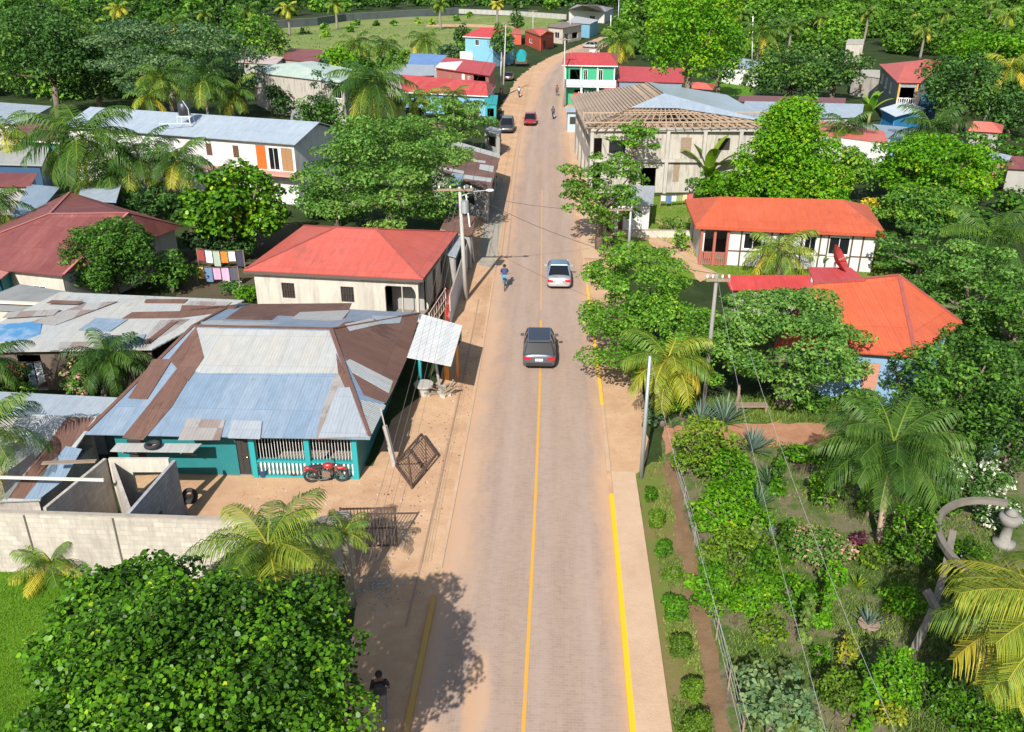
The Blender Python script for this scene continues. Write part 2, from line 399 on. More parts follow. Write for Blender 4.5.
def frond_geo(o, az, e0, L, droop, nst, lw, ll, tone, curl=.35, twist=0):
    """one feather frond: returns verts, quads, tones"""
    V, Fc, T = [], [], []
    seg = 14; pts = [np.array(o, float)]; dirs = []
    h = np.array([math.cos(az), math.sin(az), 0])
    for i in range(seg):
        t = i/seg; e = e0-droop*(t**1.25)
        d = h*math.cos(e)+np.array([0, 0, math.sin(e)]); dirs.append(d); pts.append(pts[-1]+d*L/seg)
    pts = np.array(pts); dirs.append(dirs[-1]); dirs = np.array(dirs)
    side = np.array([-h[1], h[0], 0])
    def add(q, tn):
        b = len(V); V.extend(q); Fc.append((b, b+1, b+2, b+3)); T.extend([tn]*4)
    w0 = max(lw*.6, .03)
    for i in range(seg):
        w = w0*(1-.75*i/seg); w2 = w0*(1-.75*(i+1)/seg)
        add([pts[i]-side*w, pts[i]+side*w, pts[i+1]+side*w2, pts[i+1]-side*w2], min(1, tone+.22))
    for j in range(nst):
        t = .12+.88*(j+.5)/nst; x = t*seg; i = min(int(x), seg-1); p = pts[i]*(1-(x-i))+pts[i+1]*(x-i); d = dirs[i]
        upv = np.cross(d, side); upv = upv if upv[2] > 0 else -upv
        l = ll*(math.sin(math.pi*min(.97, .12+.8*t))**.7)*random.uniform(.85, 1.1)
        for sg in (-1, 1):
            dr = side*sg*.9+d*(.35+.5*t)+upv*(.12-curl*random.uniform(.4, 1)); dr /= np.linalg.norm(dr)
            dr2 = dr+np.array([0, 0, -.75-curl*.5]); dr2 /= np.linalg.norm(dr2)
            wv = d*lw*random.uniform(.8, 1.1); m_ = p+dr*l*.55; e_ = m_+dr2*l*.5
            tn = tone+random.uniform(-.1, .1)
            add([p-wv*.35, p+wv*.35, m_+wv*.5, m_-wv*.5], tn)
            add([m_-wv*.5, m_+wv*.5, e_+wv*.08, e_-wv*.08], tn+.03)
    return V, Fc, T
def palm(label, cx, cy, rpx, base=None, z=None, n=18, tone=.45, yellow=.25, lens=1.0, name='coconut_palm', coco=True, group=None, e_lo=-.5, e_hi=1.25, droop=1.35, trunk=True, thick=.16, azs=None, z0=None, curl=.58, cat='palm tree', trunkmat=None):
    """crown centre at pixel, crown radius in pixels; base pixel on the ground fixes the height"""
    if base is not None:
        b = G(*base); zz = zat(b.y, cy); p = Vector(((cx-512)/F*((b.y)*cT+(CAMH-zz)*sT), b.y, zz))
    else:
        p = G(cx, cy, z); b = Vector((p.x, p.y, 0))
    s = sc(p); L = rpx/s*1.18*lens
    root = thing(name, label, cat, b, 0, group)
    nst = int(max(10, min(60, L*s/1.9))); lw = max(.042, 1.25/s); ll = L*.33
    V, Fc, T = [], [], []
    for i in range(n):
        t = (i+.5)/n; az = azs[i % len(azs)]+random.uniform(-.12, .12) if azs else i*2.39996+random.uniform(-.2, .2)
        e = e_hi+(e_lo-e_hi)*t**.8+random.uniform(-.1, .1)
        tn = tone-.05+random.uniform(-.14, .14)+(yellow if t > .72 else 0)*random.uniform(.4, 1.3)
        v, f, tt = frond_geo(p+Vector((0, 0, .05)), az, e, L*random.uniform(.85, 1.08)*(1-.12*abs(t-.45)), droop*random.uniform(.85, 1.15), nst, lw, ll, tn, curl)
        k = len(V); V += v; Fc += [tuple(a+k for a in q) for q in f]; T += tt
    V = np.array(V); keepz = V[:, 2] < .03; V[keepz, 2] = .03+RNG.random(keepz.sum())*.1
    npmesh('crown', V, np.array(Fc), LM['palm'], np.clip(np.array(T), 0, 1), root, b)
    if trunk and p.z > .5:
        tb = WB(); off = Vector((random.uniform(-.04, .04)*p.z, 0, 0)); th = max(thick, 1.3/s); m = 9
        pts = [b.lerp(p, i/m)+off*math.sin(math.pi*i/m) for i in range(m+1)]
        pts[0].z = 0
        tb.tube(pts, [th*(1.35 if i == 0 else 1.05-.035*i) for i in range(m+1)], 9)
        tb.build('trunk', trunkmat or PBARK, root, smooth=True)
    if coco:
        cb = WB(); rr = max(.12, .5/s)
        for i in range(7):
            a = i*.9; cb.ball(p+Vector((math.cos(a)*rr*2.1, math.sin(a)*rr*2.1-.1, -.25-.1*(i % 3))), rr, 8, 6)
        cb.build('coconuts', paint('coconut_husk', (.30, .20, .05), .6, .3), root, smooth=True)
    return root
def fanleaves(label, px, py, hpx, n=9, mat='lime', name='banana_plant', cat='banana plant', wide=.28, tone=.5, e=(1.35, .5), group=None, droop=.9, stem=.35):
    """large paddle leaves (banana) rising from one stem"""
    b = G(px, py); s = sc(b); Hh = hpx/s/.93; root = thing(name, label, cat, b, 0, group)
    V, Fc, T = [], [], []; o = np.array([b.x, b.y, Hh*stem])
    for i in range(n):
        az = i*2.39996+random.uniform(-.3, .3); el = e[0]+(e[1]-e[0])*i/n; L = Hh*(1-stem*.6)*random.uniform(.8, 1.05)
        h = np.array([math.cos(az), math.sin(az), 0]); sd = np.array([-h[1], h[0], 0]); p = o.copy(); seg = 7; prev = None; tn = tone+random.uniform(-.25, .3)
        for j in range(seg+1):
            t = j/seg; w = L*wide*.5*math.sin(math.pi*min(1, .06+.94*t))**.6*(1 if t < .99 else .05)
            ee = el-droop*t*t; d = h*math.cos(ee)+np.array([0, 0, math.sin(ee)])
            up = np.cross(d, sd); up = up if up[2] > 0 else -up
            row = [p+sd*w+up*w*.25, p, p-sd*w+up*w*.25]
            if prev is not None:
                for a in range(2):
                    k = len(V); V += [prev[a], prev[a+1], row[a+1], row[a]]; Fc.append((k, k+1, k+2, k+3)); T += [tn]*4
            prev = row; p = p+d*L/seg
    V = np.array(V); V[:, 2] = np.maximum(V[:, 2], .02)
    npmesh('leaves', V, np.array(Fc), LM[mat], np.clip(np.array(T), 0, 1), root, b)
    if stem > .05:
        tb = WB(); tb.tube([b, Vector((o[0], o[1], o[2]))], [Hh*.05, Hh*.035], 8); tb.build('stem', paint('banana_stem', (.25, .25, .10), .7), root, smooth=True)
    return root
def in_poly(x, y, poly):
    c = False; j = len(poly)-1
    for i in range(len(poly)):
        if (poly[i][1] > y) != (poly[j][1] > y) and x < (poly[j][0]-poly[i][0])*(y-poly[i][1])/(poly[j][1]-poly[i][1])+poly[i][0]: c = not c
        j = i
    return c
def scatter(poly, n):
    xs = [p[0] for p in poly]; ys = [p[1] for p in poly]; out = []
    while len(out) < n:
        x = random.uniform(min(xs), max(xs)); y = random.uniform(min(ys), max(ys))
        if in_poly(x, y, poly): out.append((x, y))
    return out
def ground_cover(name, label, cat, poly, n, h, w, mat, tone=.5, clump=None, spread=.5):
    """many small upright or lying blades: grass or weeds"""
    pts = scatter(poly, n); P = np.array([tuple(G(x, y)) for x, y in pts])
    if clump:
        f = np.sin(P[:, 0]*1.9+np.sin(P[:, 1]*1.3)*2)+np.sin(P[:, 1]*1.6+P[:, 0]*.7)+RNG.normal(0, .6, len(P)); P = P[f > clump]
    n = len(P); hh = h*RNG.uniform(.5, 1.3, n)[:, None]; ww = w*RNG.uniform(.7, 1.3, n)[:, None]
    a = RNG.uniform(0, 2*np.pi, n); d = np.stack([np.cos(a), np.sin(a), np.zeros(n)], 1)
    tip = P+np.stack([RNG.normal(0, spread, n), RNG.normal(0, spread, n), np.ones(n)], 1)*hh
    V = np.stack([P-d*ww*.5, P+d*ww*.5, tip], 1).reshape(-1, 3)
    T = np.repeat(np.clip(tone+RNG.normal(0, .18, n)+.15*np.sin(P[:, 0]*.9)*np.sin(P[:, 1]*.8), 0, 1), 3)
    o = npmesh(name, V, np.arange(3*n).reshape(n, 3), LM[mat], T)
    return tag(o, label, cat, kind='stuff')
# ---------------- the ground ----------------
def pts2(l, z=0): return [G(x, y, z) for x, y in l]
def sheet(name, pts, mat, z, kind='structure'):
    m = MB(); m.poly([(p[0], p[1], z) for p in pts], [(p[0], p[1]) for p in pts])
    me_o = m.build(name, mat)
    # tidy concave outlines
    import bmesh
    bm = bmesh.new(); bm.from_mesh(me_o.data); bmesh.ops.triangulate(bm, faces=bm.faces[:]); bm.normal_update()
    for f in bm.faces:
        if f.normal.z < 0: f.normal_flip()
    bm.to_mesh(me_o.data); bm.free(); return tag(me_o, kind=kind)
def smooth_edge(pl, amp=.18, step=.8):
    """give a polygon of ground points an uneven worn outline"""
    out = []
    for i in range(len(pl)):
        a, b = pl[i], pl[(i+1) % len(pl)]; L = (b-a).length; k = max(1, min(60, int(L/step)))
        nrm = Vector((-(b-a).y, (b-a).x, 0)).normalized() if L > 0 else Vector((0, 0, 0))
        for j in range(k): out.append(a.lerp(b, j/k)+nrm*random.gauss(0, amp if j else amp*.3))
    return out
def groundmat(name, stops, s1=.25, s2=2.5, w=.5, rough=.95, bs=.35):
    m, n, b = mat_base(name)
    f = noise(n, s1, 6, .65, wpos(n), .4); g = noise(n, s2, 6, .75, wpos(n)); h = noise(n, 14, 4, .7, wpos(n))
    k = math_(n, 'ADD', math_(n, 'MULTIPLY', f, 1-w), math_(n, 'MULTIPLY', math_(n, 'ADD', math_(n, 'MULTIPLY', g, .7), math_(n, 'MULTIPLY', h, .3)), w))
    n.links.new(ramp(n, k, stops), b.inputs['Base Color']); b.inputs['Roughness'].default_value = rough
    b.inputs['Specular IOR Level'].default_value = .15
    bump(n, b, h, bs, .05); return m
M_WILD = groundmat('undergrowth_ground', [(.35, (.018, .026, .010)), (.48, (.026, .045, .012)), (.56, (.04, .06, .018)), (.68, (.08, .075, .04))])
M_DIRT = groundmat('sandy_dirt', [(.32, (.36, .215, .125)), (.45, (.47, .29, .175)), (.55, (.53, .345, .21)), (.68, (.60, .43, .29))], .35, 1.6)
M_SOIL = groundmat('garden_soil', [(.34, (.05, .045, .025)), (.42, (.12, .095, .06)), (.47, (.18, .15, .10)), (.505, (.10, .13, .04)), (.58, (.05, .10, .018))], .5, 2.2, .45)
M_LAWN = groundmat('lawn', [(.3, (.045, .115, .006)), (.45, (.07, .17, .008)), (.56, (.10, .22, .012)), (.7, (.17, .23, .03))], .3, 3)
M_FIELD = groundmat('field_grass', [(.32, (.10, .155, .035)), (.45, (.15, .21, .055)), (.56, (.21, .24, .08)), (.68, (.32, .25, .14))], .035, .25, .35)
M_YARD = groundmat('yard_grass', [(.33, (.07, .13, .015)), (.48, (.12, .20, .02)), (.56, (.18, .22, .05)), (.66, (.38, .30, .17))], .3, 1.8)
M_CONC = groundmat('dusty_concrete', [(.3, (.44, .29, .19)), (.5, (.52, .36, .24)), (.7, (.58, .43, .30))], .5, 2)
M_CONCG = groundmat('grey_concrete_pad', [(.3, (.26, .24, .21)), (.5, (.33, .30, .25)), (.7, (.42, .36, .28))], .5, 2)

gm = MB(); gm.poly([(-1500, -300, 0), (1500, -300, 0), (1500, 3000, 0), (-1500, 3000, 0)]); tag(gm.build('ground', M_WILD), kind='structure')
CL = [(523, 732), (528.5, 632), (533.3, 540), (537.3, 450), (540, 375), (541, 300), (541.5, 240), (542, 190), (543, 150), (545, 125), (547.5, 104), (551, 88), (557, 74), (565, 64), (574, 56.5), (584, 50.5), (594, 45.5), (603, 41.5), (612, 38)]
cw = [G(x, y) for x, y in CL]
cw = [Vector((cw[0].x-.3, cw[0].y-8, 0)), Vector((cw[0].x-.12, cw[0].y-3, 0))]+cw
def catmull(P, step=1.5):
    out = []
    for i in range(len(P)-1):
        a = P[max(i-1, 0)]; b = P[i]; c = P[i+1]; d = P[min(i+2, len(P)-1)]; k = max(1, int((c-b).length/step))
        for j in range(k):
            t = j/k; out.append(.5*((2*b)+(c-a)*t+(2*a-5*b+4*c-d)*t*t+(3*b-a-3*c+d)*t**3))
    out.append(P[-1]); return out
CLW = catmull(cw)
cum = [0]
for i in range(1, len(CLW)): cum.append(cum[-1]+(CLW[i]-CLW[i-1]).length)
def offs(i, u):
    t = (CLW[min(i+1, len(CLW)-1)]-CLW[max(i-1, 0)]).normalized(); return CLW[i]+Vector((t.y, -t.x, 0))*u
def at_road(Y, u):
    i = min(range(len(CLW)), key=lambda k: abs(CLW[k].y-Y)); return offs(i, u)
def ribbon(name, u0, u1, z, mat, Y0=-99, Y1=9e9, jit=0, h=0, gaps=()):
    m = MB(); idx = [i for i in range(len(CLW)) if Y0 <= CLW[i].y <= Y1]
    for a, b in zip(idx, idx[1:]):
        if any(g0 <= CLW[a].y <= g1 for g0, g1 in gaps): continue
        q = [offs(a, u0), offs(a, u1), offs(b, u1), offs(b, u0)]
        m.poly([(p.x, p.y, z) for p in q], [(u0, cum[a]), (u1, cum[a]), (u1, cum[b]), (u0, cum[b])])
        if h:
            m.poly([(q[0].x, q[0].y, z), (q[3].x, q[3].y, z), (q[3].x, q[3].y, z-h), (q[0].x, q[0].y, z-h)])
            m.poly([(q[1].x, q[1].y, z), (q[1].x, q[1].y, z-h), (q[2].x, q[2].y, z-h), (q[2].x, q[2].y, z)])
    return tag(m.build(name, mat), kind='structure')
# verge of sandy dirt on both sides of the road
verge = pts2([(300, 1150), (340, 732), (352, 640), (345, 575), (300, 545), (215, 520), (150, 510), (120, 470), (245, 462), (372, 466), (392, 420), (440, 378), (462, 340), (442, 300), (455, 245), (476, 215), (492, 190), (500, 160), (500, 132), (502, 104), (510, 92), (516, 80), (530, 68), (548, 58), (572, 48), (600, 37),
              (622, 37), (604, 47), (592, 55), (580, 66), (573, 82), (573, 100), (582, 118), (592, 145), (596, 185), (604, 222), (612, 248), (622, 290), (634, 350), (645, 400), (650, 440), (640, 474), (632, 490), (655, 732), (690, 1150)])
sheet('dirt_verge', smooth_edge(verge, .16, 1.2), M_DIRT, .004)
# block-paved road, dust lies on it towards its edges
m, n, b = mat_base('block_paving')
uv = coord(n, 'UV'); t = n.nodes.new('ShaderNodeTexBrick'); n.links.new(uv, t.inputs['Vector']); t.inputs['Scale'].default_value = 1
t.inputs['Brick Width'].default_value = .22; t.inputs['Row Height'].default_value = .11; t.inputs['Mortar Size'].default_value = .010
t.inputs['Color1'].default_value = rgb((.345, .248, .197)); t.inputs['Color2'].default_value = rgb((.275, .197, .155)); t.inputs['Mortar'].default_value = rgb((.36, .265, .21))
sp = n.nodes.new('ShaderNodeSeparateXYZ'); n.links.new(uv, sp.inputs[0])
au = math_(n, 'ABSOLUTE', math_(n, 'ADD', sp.outputs[0], -.12))
f = noise(n, .45, 7, .7, coord(n, 'UV', (1, .35, 1)), .5); f2 = noise(n, 2.6, 5, .7, uv)
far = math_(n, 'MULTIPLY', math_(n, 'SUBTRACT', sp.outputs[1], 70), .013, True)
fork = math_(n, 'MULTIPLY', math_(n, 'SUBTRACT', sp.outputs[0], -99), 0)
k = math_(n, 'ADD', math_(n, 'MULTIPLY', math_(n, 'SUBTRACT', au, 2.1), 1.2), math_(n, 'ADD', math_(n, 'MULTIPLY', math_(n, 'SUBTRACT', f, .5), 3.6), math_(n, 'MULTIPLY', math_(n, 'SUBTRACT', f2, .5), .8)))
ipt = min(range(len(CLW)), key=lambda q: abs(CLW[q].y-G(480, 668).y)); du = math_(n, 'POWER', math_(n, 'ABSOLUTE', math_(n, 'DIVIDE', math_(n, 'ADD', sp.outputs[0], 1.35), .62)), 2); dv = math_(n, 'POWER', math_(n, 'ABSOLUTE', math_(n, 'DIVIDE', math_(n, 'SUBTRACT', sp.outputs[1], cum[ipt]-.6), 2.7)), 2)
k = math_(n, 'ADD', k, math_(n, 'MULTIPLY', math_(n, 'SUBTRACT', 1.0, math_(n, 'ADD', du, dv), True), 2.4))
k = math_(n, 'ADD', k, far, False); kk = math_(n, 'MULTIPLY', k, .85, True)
grime = math_(n, 'MULTIPLY', math_(n, 'SUBTRACT', noise(n, 1.1, 7, .78, coord(n, 'UV', (1, .10, 1))), .32), 1.9, True)
col = mix(n, grime, t.outputs[0], (.435, .32, .25))
spots = math_(n, 'MULTIPLY', math_(n, 'SUBTRACT', noise(n, .8, 8, .8, coord(n, 'UV', (1, .5, 1)), .6), .60), 6, True)
col = mix(n, math_(n, 'MULTIPLY', spots, .5), col, (.20, .15, .13)); col = mix(n, math_(n, 'MULTIPLY', kk, .86), col, (.52, .325, .20))
# pale wheel tracks: worn stone
wt = math_(n, 'MULTIPLY', math_(n, 'SINE', math_(n, 'MULTIPLY', sp.outputs[0], 3.9)), .10, True)
col = mix(n, wt, col, (.50, .42, .38))
n.links.new(col, b.inputs['Base Color']); b.inputs['Roughness'].default_value = .85; b.inputs['Specular IOR Level'].default_value = .2
bump(n, b, math_(n, 'ADD', math_(n, 'MULTIPLY', t.outputs[1], -1.), noise(n, 22, 3, .7, uv)), .25, .012)
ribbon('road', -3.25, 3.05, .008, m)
# painted lines: worn through in places
def linemat(name, c, wear):
    m, n, b = mat_base(name); f = noise(n, 1.1, 6, .7, wpos(n)); f2 = noise(n, 11, 4, .7, wpos(n))
    k = math_(n, 'MULTIPLY', math_(n, 'SUBTRACT', math_(n, 'ADD', math_(n, 'MULTIPLY', f, .75), math_(n, 'MULTIPLY', f2, .25)), wear), 9, True)
    n.links.new(mix(n, k, c, (.47, .31, .19)), b.inputs['Base Color']); b.inputs['Roughness'].default_value = .7; return m
LY = linemat('worn_yellow_paint', (.62, .33, .05), .545); LY2 = linemat('kerb_yellow_paint', (.80, .46, .015), .585); LY3 = linemat('faded_yellow_paint', (.50, .29, .06), .52)
ribbon('centre_line', -.055, .065, .013, LY, -99, G(540, 315).y)
ribbon('centre_line_faded', -.055, .065, .013, linemat('very_faded_yellow', (.50, .30, .12), .42), G(540, 315).y, G(540, 190).y)
KC = groundmat('kerb_concrete_dusty', [(.3, (.42, .28, .18)), (.5, (.50, .345, .23)), (.7, (.56, .41, .29))], .6, 3)
yA = G(607, 473).y
ribbon('kerb_right', 3.05, 3.23, .10, LY2, -99, yA, h=.12)
ribbon('kerb_right_dusty', 3.05, 3.23, .07, KC, yA, G(590, 240).y, h=.09, gaps=())
ribbon('kerb_paint_faded', 3.055, 3.225, .074, linemat('kerb_yellow_worn', (.78, .45, .05), .55), G(600, 412).y, G(594, 285).y)
ribbon('pavement_right', 3.23, 4.26, .10, M_CONC, -99, G(641, 470).y, h=.25)
ribbon('pavement_right_upper', 3.23, 4.6, .05, M_CONC, G(590, 262).y, G(585, 125).y, h=.07)
ribbon('kerb_left', -3.42, -3.25, .09, LY3, -99, G(440, 575).y, h=.1)
ribbon('kerb_left_dusty', -3.40, -3.27, .035, KC, G(440, 575).y, G(520, 150).y, h=.08)
ribbon('gutter_left', -4.12, -4.04, .022, paint('gutter_dark', (.36, .23, .15), .9), G(430, 640).y, G(490, 300).y)
# worn bare patches on the carriageway
# other grounds
sheet('lawn', smooth_edge(pts2([(-500, 640), (-300, 556), (125, 560), (260, 575), (300, 640), (250, 900), (-100, 1100), (-500, 1100)]), .1), M_LAWN, .006)
sheet('shaded_yard_soil', smooth_edge(pts2([(190, 225), (300, 225), (250, 300), (180, 300)]), .2), groundmat('shade_painted_soil', [(.3, (.06, .05, .035)), (.5, (.10, .08, .05)), (.7, (.06, .08, .025))], 1, 3), .006)  # dark colour puts the shade between the houses into the ground
sheet('garden_ground', smooth_edge(pts2([(657, 470), (664, 425), (700, 405), (790, 412), (870, 405), (1060, 470), (1300, 700), (1300, 1000), (700, 1050), (682, 732)]), .1), M_SOIL, .006)
sheet('garden_path', smooth_edge(pts2([(662, 462), (674, 460), (704, 600), (736, 740), (790, 1000), (735, 1000), (712, 740), (686, 600)]), .05), groundmat('trodden_earth', [(.3, (.13, .08, .045)), (.5, (.20, .125, .07)), (.7, (.27, .18, .10))], 1, 3), .010)
sheet('reddish_bank', smooth_edge(pts2([(664, 425), (700, 428), (755, 424), (820, 424), (850, 440), (822, 448), (760, 446), (700, 448), (664, 455)]), .12, .5), groundmat('reddish_soil', [(.3, (.26, .125, .07)), (.5, (.38, .19, .115)), (.7, (.47, .27, .17))], 1, 4), .011)
sheet('field', smooth_edge(pts2([(225, 92), (240, 60), (262, 30), (330, 22), (400, 17), (470, 15), (562, 18), (556, 30), (520, 38), (495, 60), (420, 75), (340, 78)]), .8, 3), M_FIELD, .006)
sheet('bare_track', smooth_edge(pts2([(425, 24.5), (470, 24), (520, 26.5), (515, 28.5), (470, 27), (425, 26.5)]), .5, 3), M_DIRT, .011)
sheet('yard', smooth_edge(pts2([(618, 246), (600, 205), (640, 196), (690, 196), (702, 250), (900, 262), (905, 285), (720, 280), (640, 275)]), .3), M_YARD, .006)
sheet('yard_path', smooth_edge(pts2([(612, 224), (692, 233), (700, 262), (720, 275), (700, 282), (680, 262), (640, 238), (612, 236)]), .15), M_DIRT, .011)
sheet('far_yard', smooth_edge(pts2([(705, 96), (712, 80), (745, 78), (755, 96)]), .5), M_LAWN, .006)
sheet('concrete_pad', smooth_edge(pts2([(478, 265), (488, 205), (502, 175), (507, 200), (500, 240), (497, 268)]), .08), M_CONCG, .010)
sheet('path_verge', smooth_edge(pts2([(636, 474), (652, 462), (664, 462), (690, 600), (716, 740), (740, 1000), (700, 1000), (662, 732)]), .03), groundmat('verge_soil', [(.35, (.22, .15, .085)), (.48, (.17, .15, .05)), (.56, (.12, .17, .03)), (.68, (.26, .19, .11))], .7, 3), .0085)

# ---------------- building kit ----------------
def wallseg(m, A, B, z0, z1, th, holes=(), ztop2=None):
    """wall from A to B with real openings; holes are (u0,u1,zlo,zhi) in metres along"""
    A = Vector((A[0], A[1], 0)); B = Vector((B[0], B[1], 0)); d = B-A; L = d.length; e = d/L; nn = Vector((e.y, -e.x, 0))
    us = sorted({0, L}|{h[0] for h in holes}|{h[1] for h in holes}); zs = sorted({z0, z1}|{h[2] for h in holes}|{h[3] for h in holes})
    for i in range(len(us)-1):
        run = None
        for j in range(len(zs)-1):
            uc = (us[i]+us[i+1])/2; zc = (zs[j]+zs[j+1])/2
            solid = not any(h[0] < uc < h[1] and h[2] < zc < h[3] for h in holes)
            if solid: run = (run[0], zs[j+1]) if run else (zs[j], zs[j+1])
            if (not solid or j == len(zs)-2) and run:
                c = A+e*uc-nn*th/2; m.box((c.x, c.y, (run[0]+run[1])/2), (us[i+1]-us[i]+(0.0), th, run[1]-run[0]), math.atan2(e.y, e.x)); run = None
WINF = paint('window_frame_white', (.7, .7, .66), .5, .2); GLASS = None
def glassmat():
    m, n, b = mat_base('dark_glass'); b.inputs['Base Color'].default_value = (.010, .012, .015, 1); b.inputs['Roughness'].default_value = .12; return m
GLASS = glassmat(); SHADE = paint('painted_interior_shade', (.035, .03, .028), .9); WOODD = paint('dark_timber', (.10, .055, .03), .7, .4, 3)  # SHADE: near-black paint standing in for the darkness of unlit interiors
def opening(parent, A, B, h, kind, mat=None, loc=None, fm=None):
    A = Vector((A[0], A[1], 0)); B = Vector((B[0], B[1], 0)); e = (B-A).normalized(); nn = Vector((e.y, -e.x, 0)); a = math.atan2(e.y, e.x)
    u0, u1, z0, z1 = h; w = u1-u0; c = A+e*(u0+u1)/2
    def P(u, z, out): q = A+e*u+nn*out; return (q.x, q.y, z)
    if kind == 'win':
        f = WB(); t = .06
        for (x, z, dx, dz) in ((u0+t/2, (z0+z1)/2, t, z1-z0), (u1-t/2, (z0+z1)/2, t, z1-z0), ((u0+u1)/2, z0+t/2, w-2*t, t), ((u0+u1)/2, z1-t/2, w-2*t, t)):
            f.box(P(x, z, -.05), (dx, .09, dz), a)
        f.box(P((u0+u1)/2, (z0+z1)/2, -.05), (.04, .07, z1-z0-2*t), a)
        fo = f.build('window', fm or WINF, parent)
        g = WB(); g.box(P((u0+u1)/2, (z0+z1)/2, -.075), (w-2*t, .02, z1-z0-2*t), a); g.build('pane', mat or GLASS, fo)
        s_ = WB(); s_.box(P((u0+u1)/2, z0-.03, .03), (w+.1, .10, .06), a); s_.build('sill', fm or WINF, fo)
    elif kind == 'grille':
        f = WB(); k = max(3, int(w/.16))
        for i in range(k+1): f.box(P(u0+w*i/k, (z0+z1)/2, -.03), (.025, .025, z1-z0), a)
        for z in (z0+.03, (z0+z1)/2, z1-.03): f.box(P((u0+u1)/2, z, -.028), (w, .02, .03), a)
        fo = f.build('window', mat or paint('iron_grille', (.07, .045, .03), .6), parent)
        g = WB(); g.box(P((u0+u1)/2, (z0+z1)/2, -.13), (w, .02, z1-z0), a); g.build('shutter', SHADE, fo)  # panel behind the bars, the room's darkness painted on it
    elif kind == 'door':
        f = WB(); f.box(P((u0+u1)/2, (z0+z1)/2, -.08), (w, .05, z1-z0), a)
        for (x, z, dx, dz) in ((.25, .3, .3, .38), (.75, .3, .3, .38), (.25, .74, .3, .34), (.75, .74, .3, .34)):
            f.box(P(u0+w*x, z0+(z1-z0)*z, -.045), (w*dx, .025, (z1-z0)*dz), a)
        fo = f.build('door', mat or WOODD, parent)
        hb = WB(); hb.ball(P(u1-.1, z0+(z1-z0)*.47, 0), .035, 6, 5); hb.build('handle', paint('brass', (.5, .35, .1), .3, 0, 1, 1), fo)
    elif kind == 'shutter':
        f = WB(); f.box(P((u0+u1)/2, (z0+z1)/2, -.05), (w, .06, z1-z0), a)
        for i in range(5): f.box(P((u0+u1)/2, z0+(z1-z0)*(i+.5)/5, -.015), (w-.06, .02, .03), a)
        f.build('shutter', mat or WOODD, parent)
def inset(c4, over):
    out = []
    k = len(c4)
    for i in range(k):
        p, a, b = c4[i], c4[i-1], c4[(i+1) % k]; ea = (a-p); eb = (b-p); ea.z = eb.z = 0; ea.normalize(); eb.normalize()
        s_ = max(.35, abs(ea.cross(eb).z)); out.append(p+(ea+eb)*over/s_)
    return out
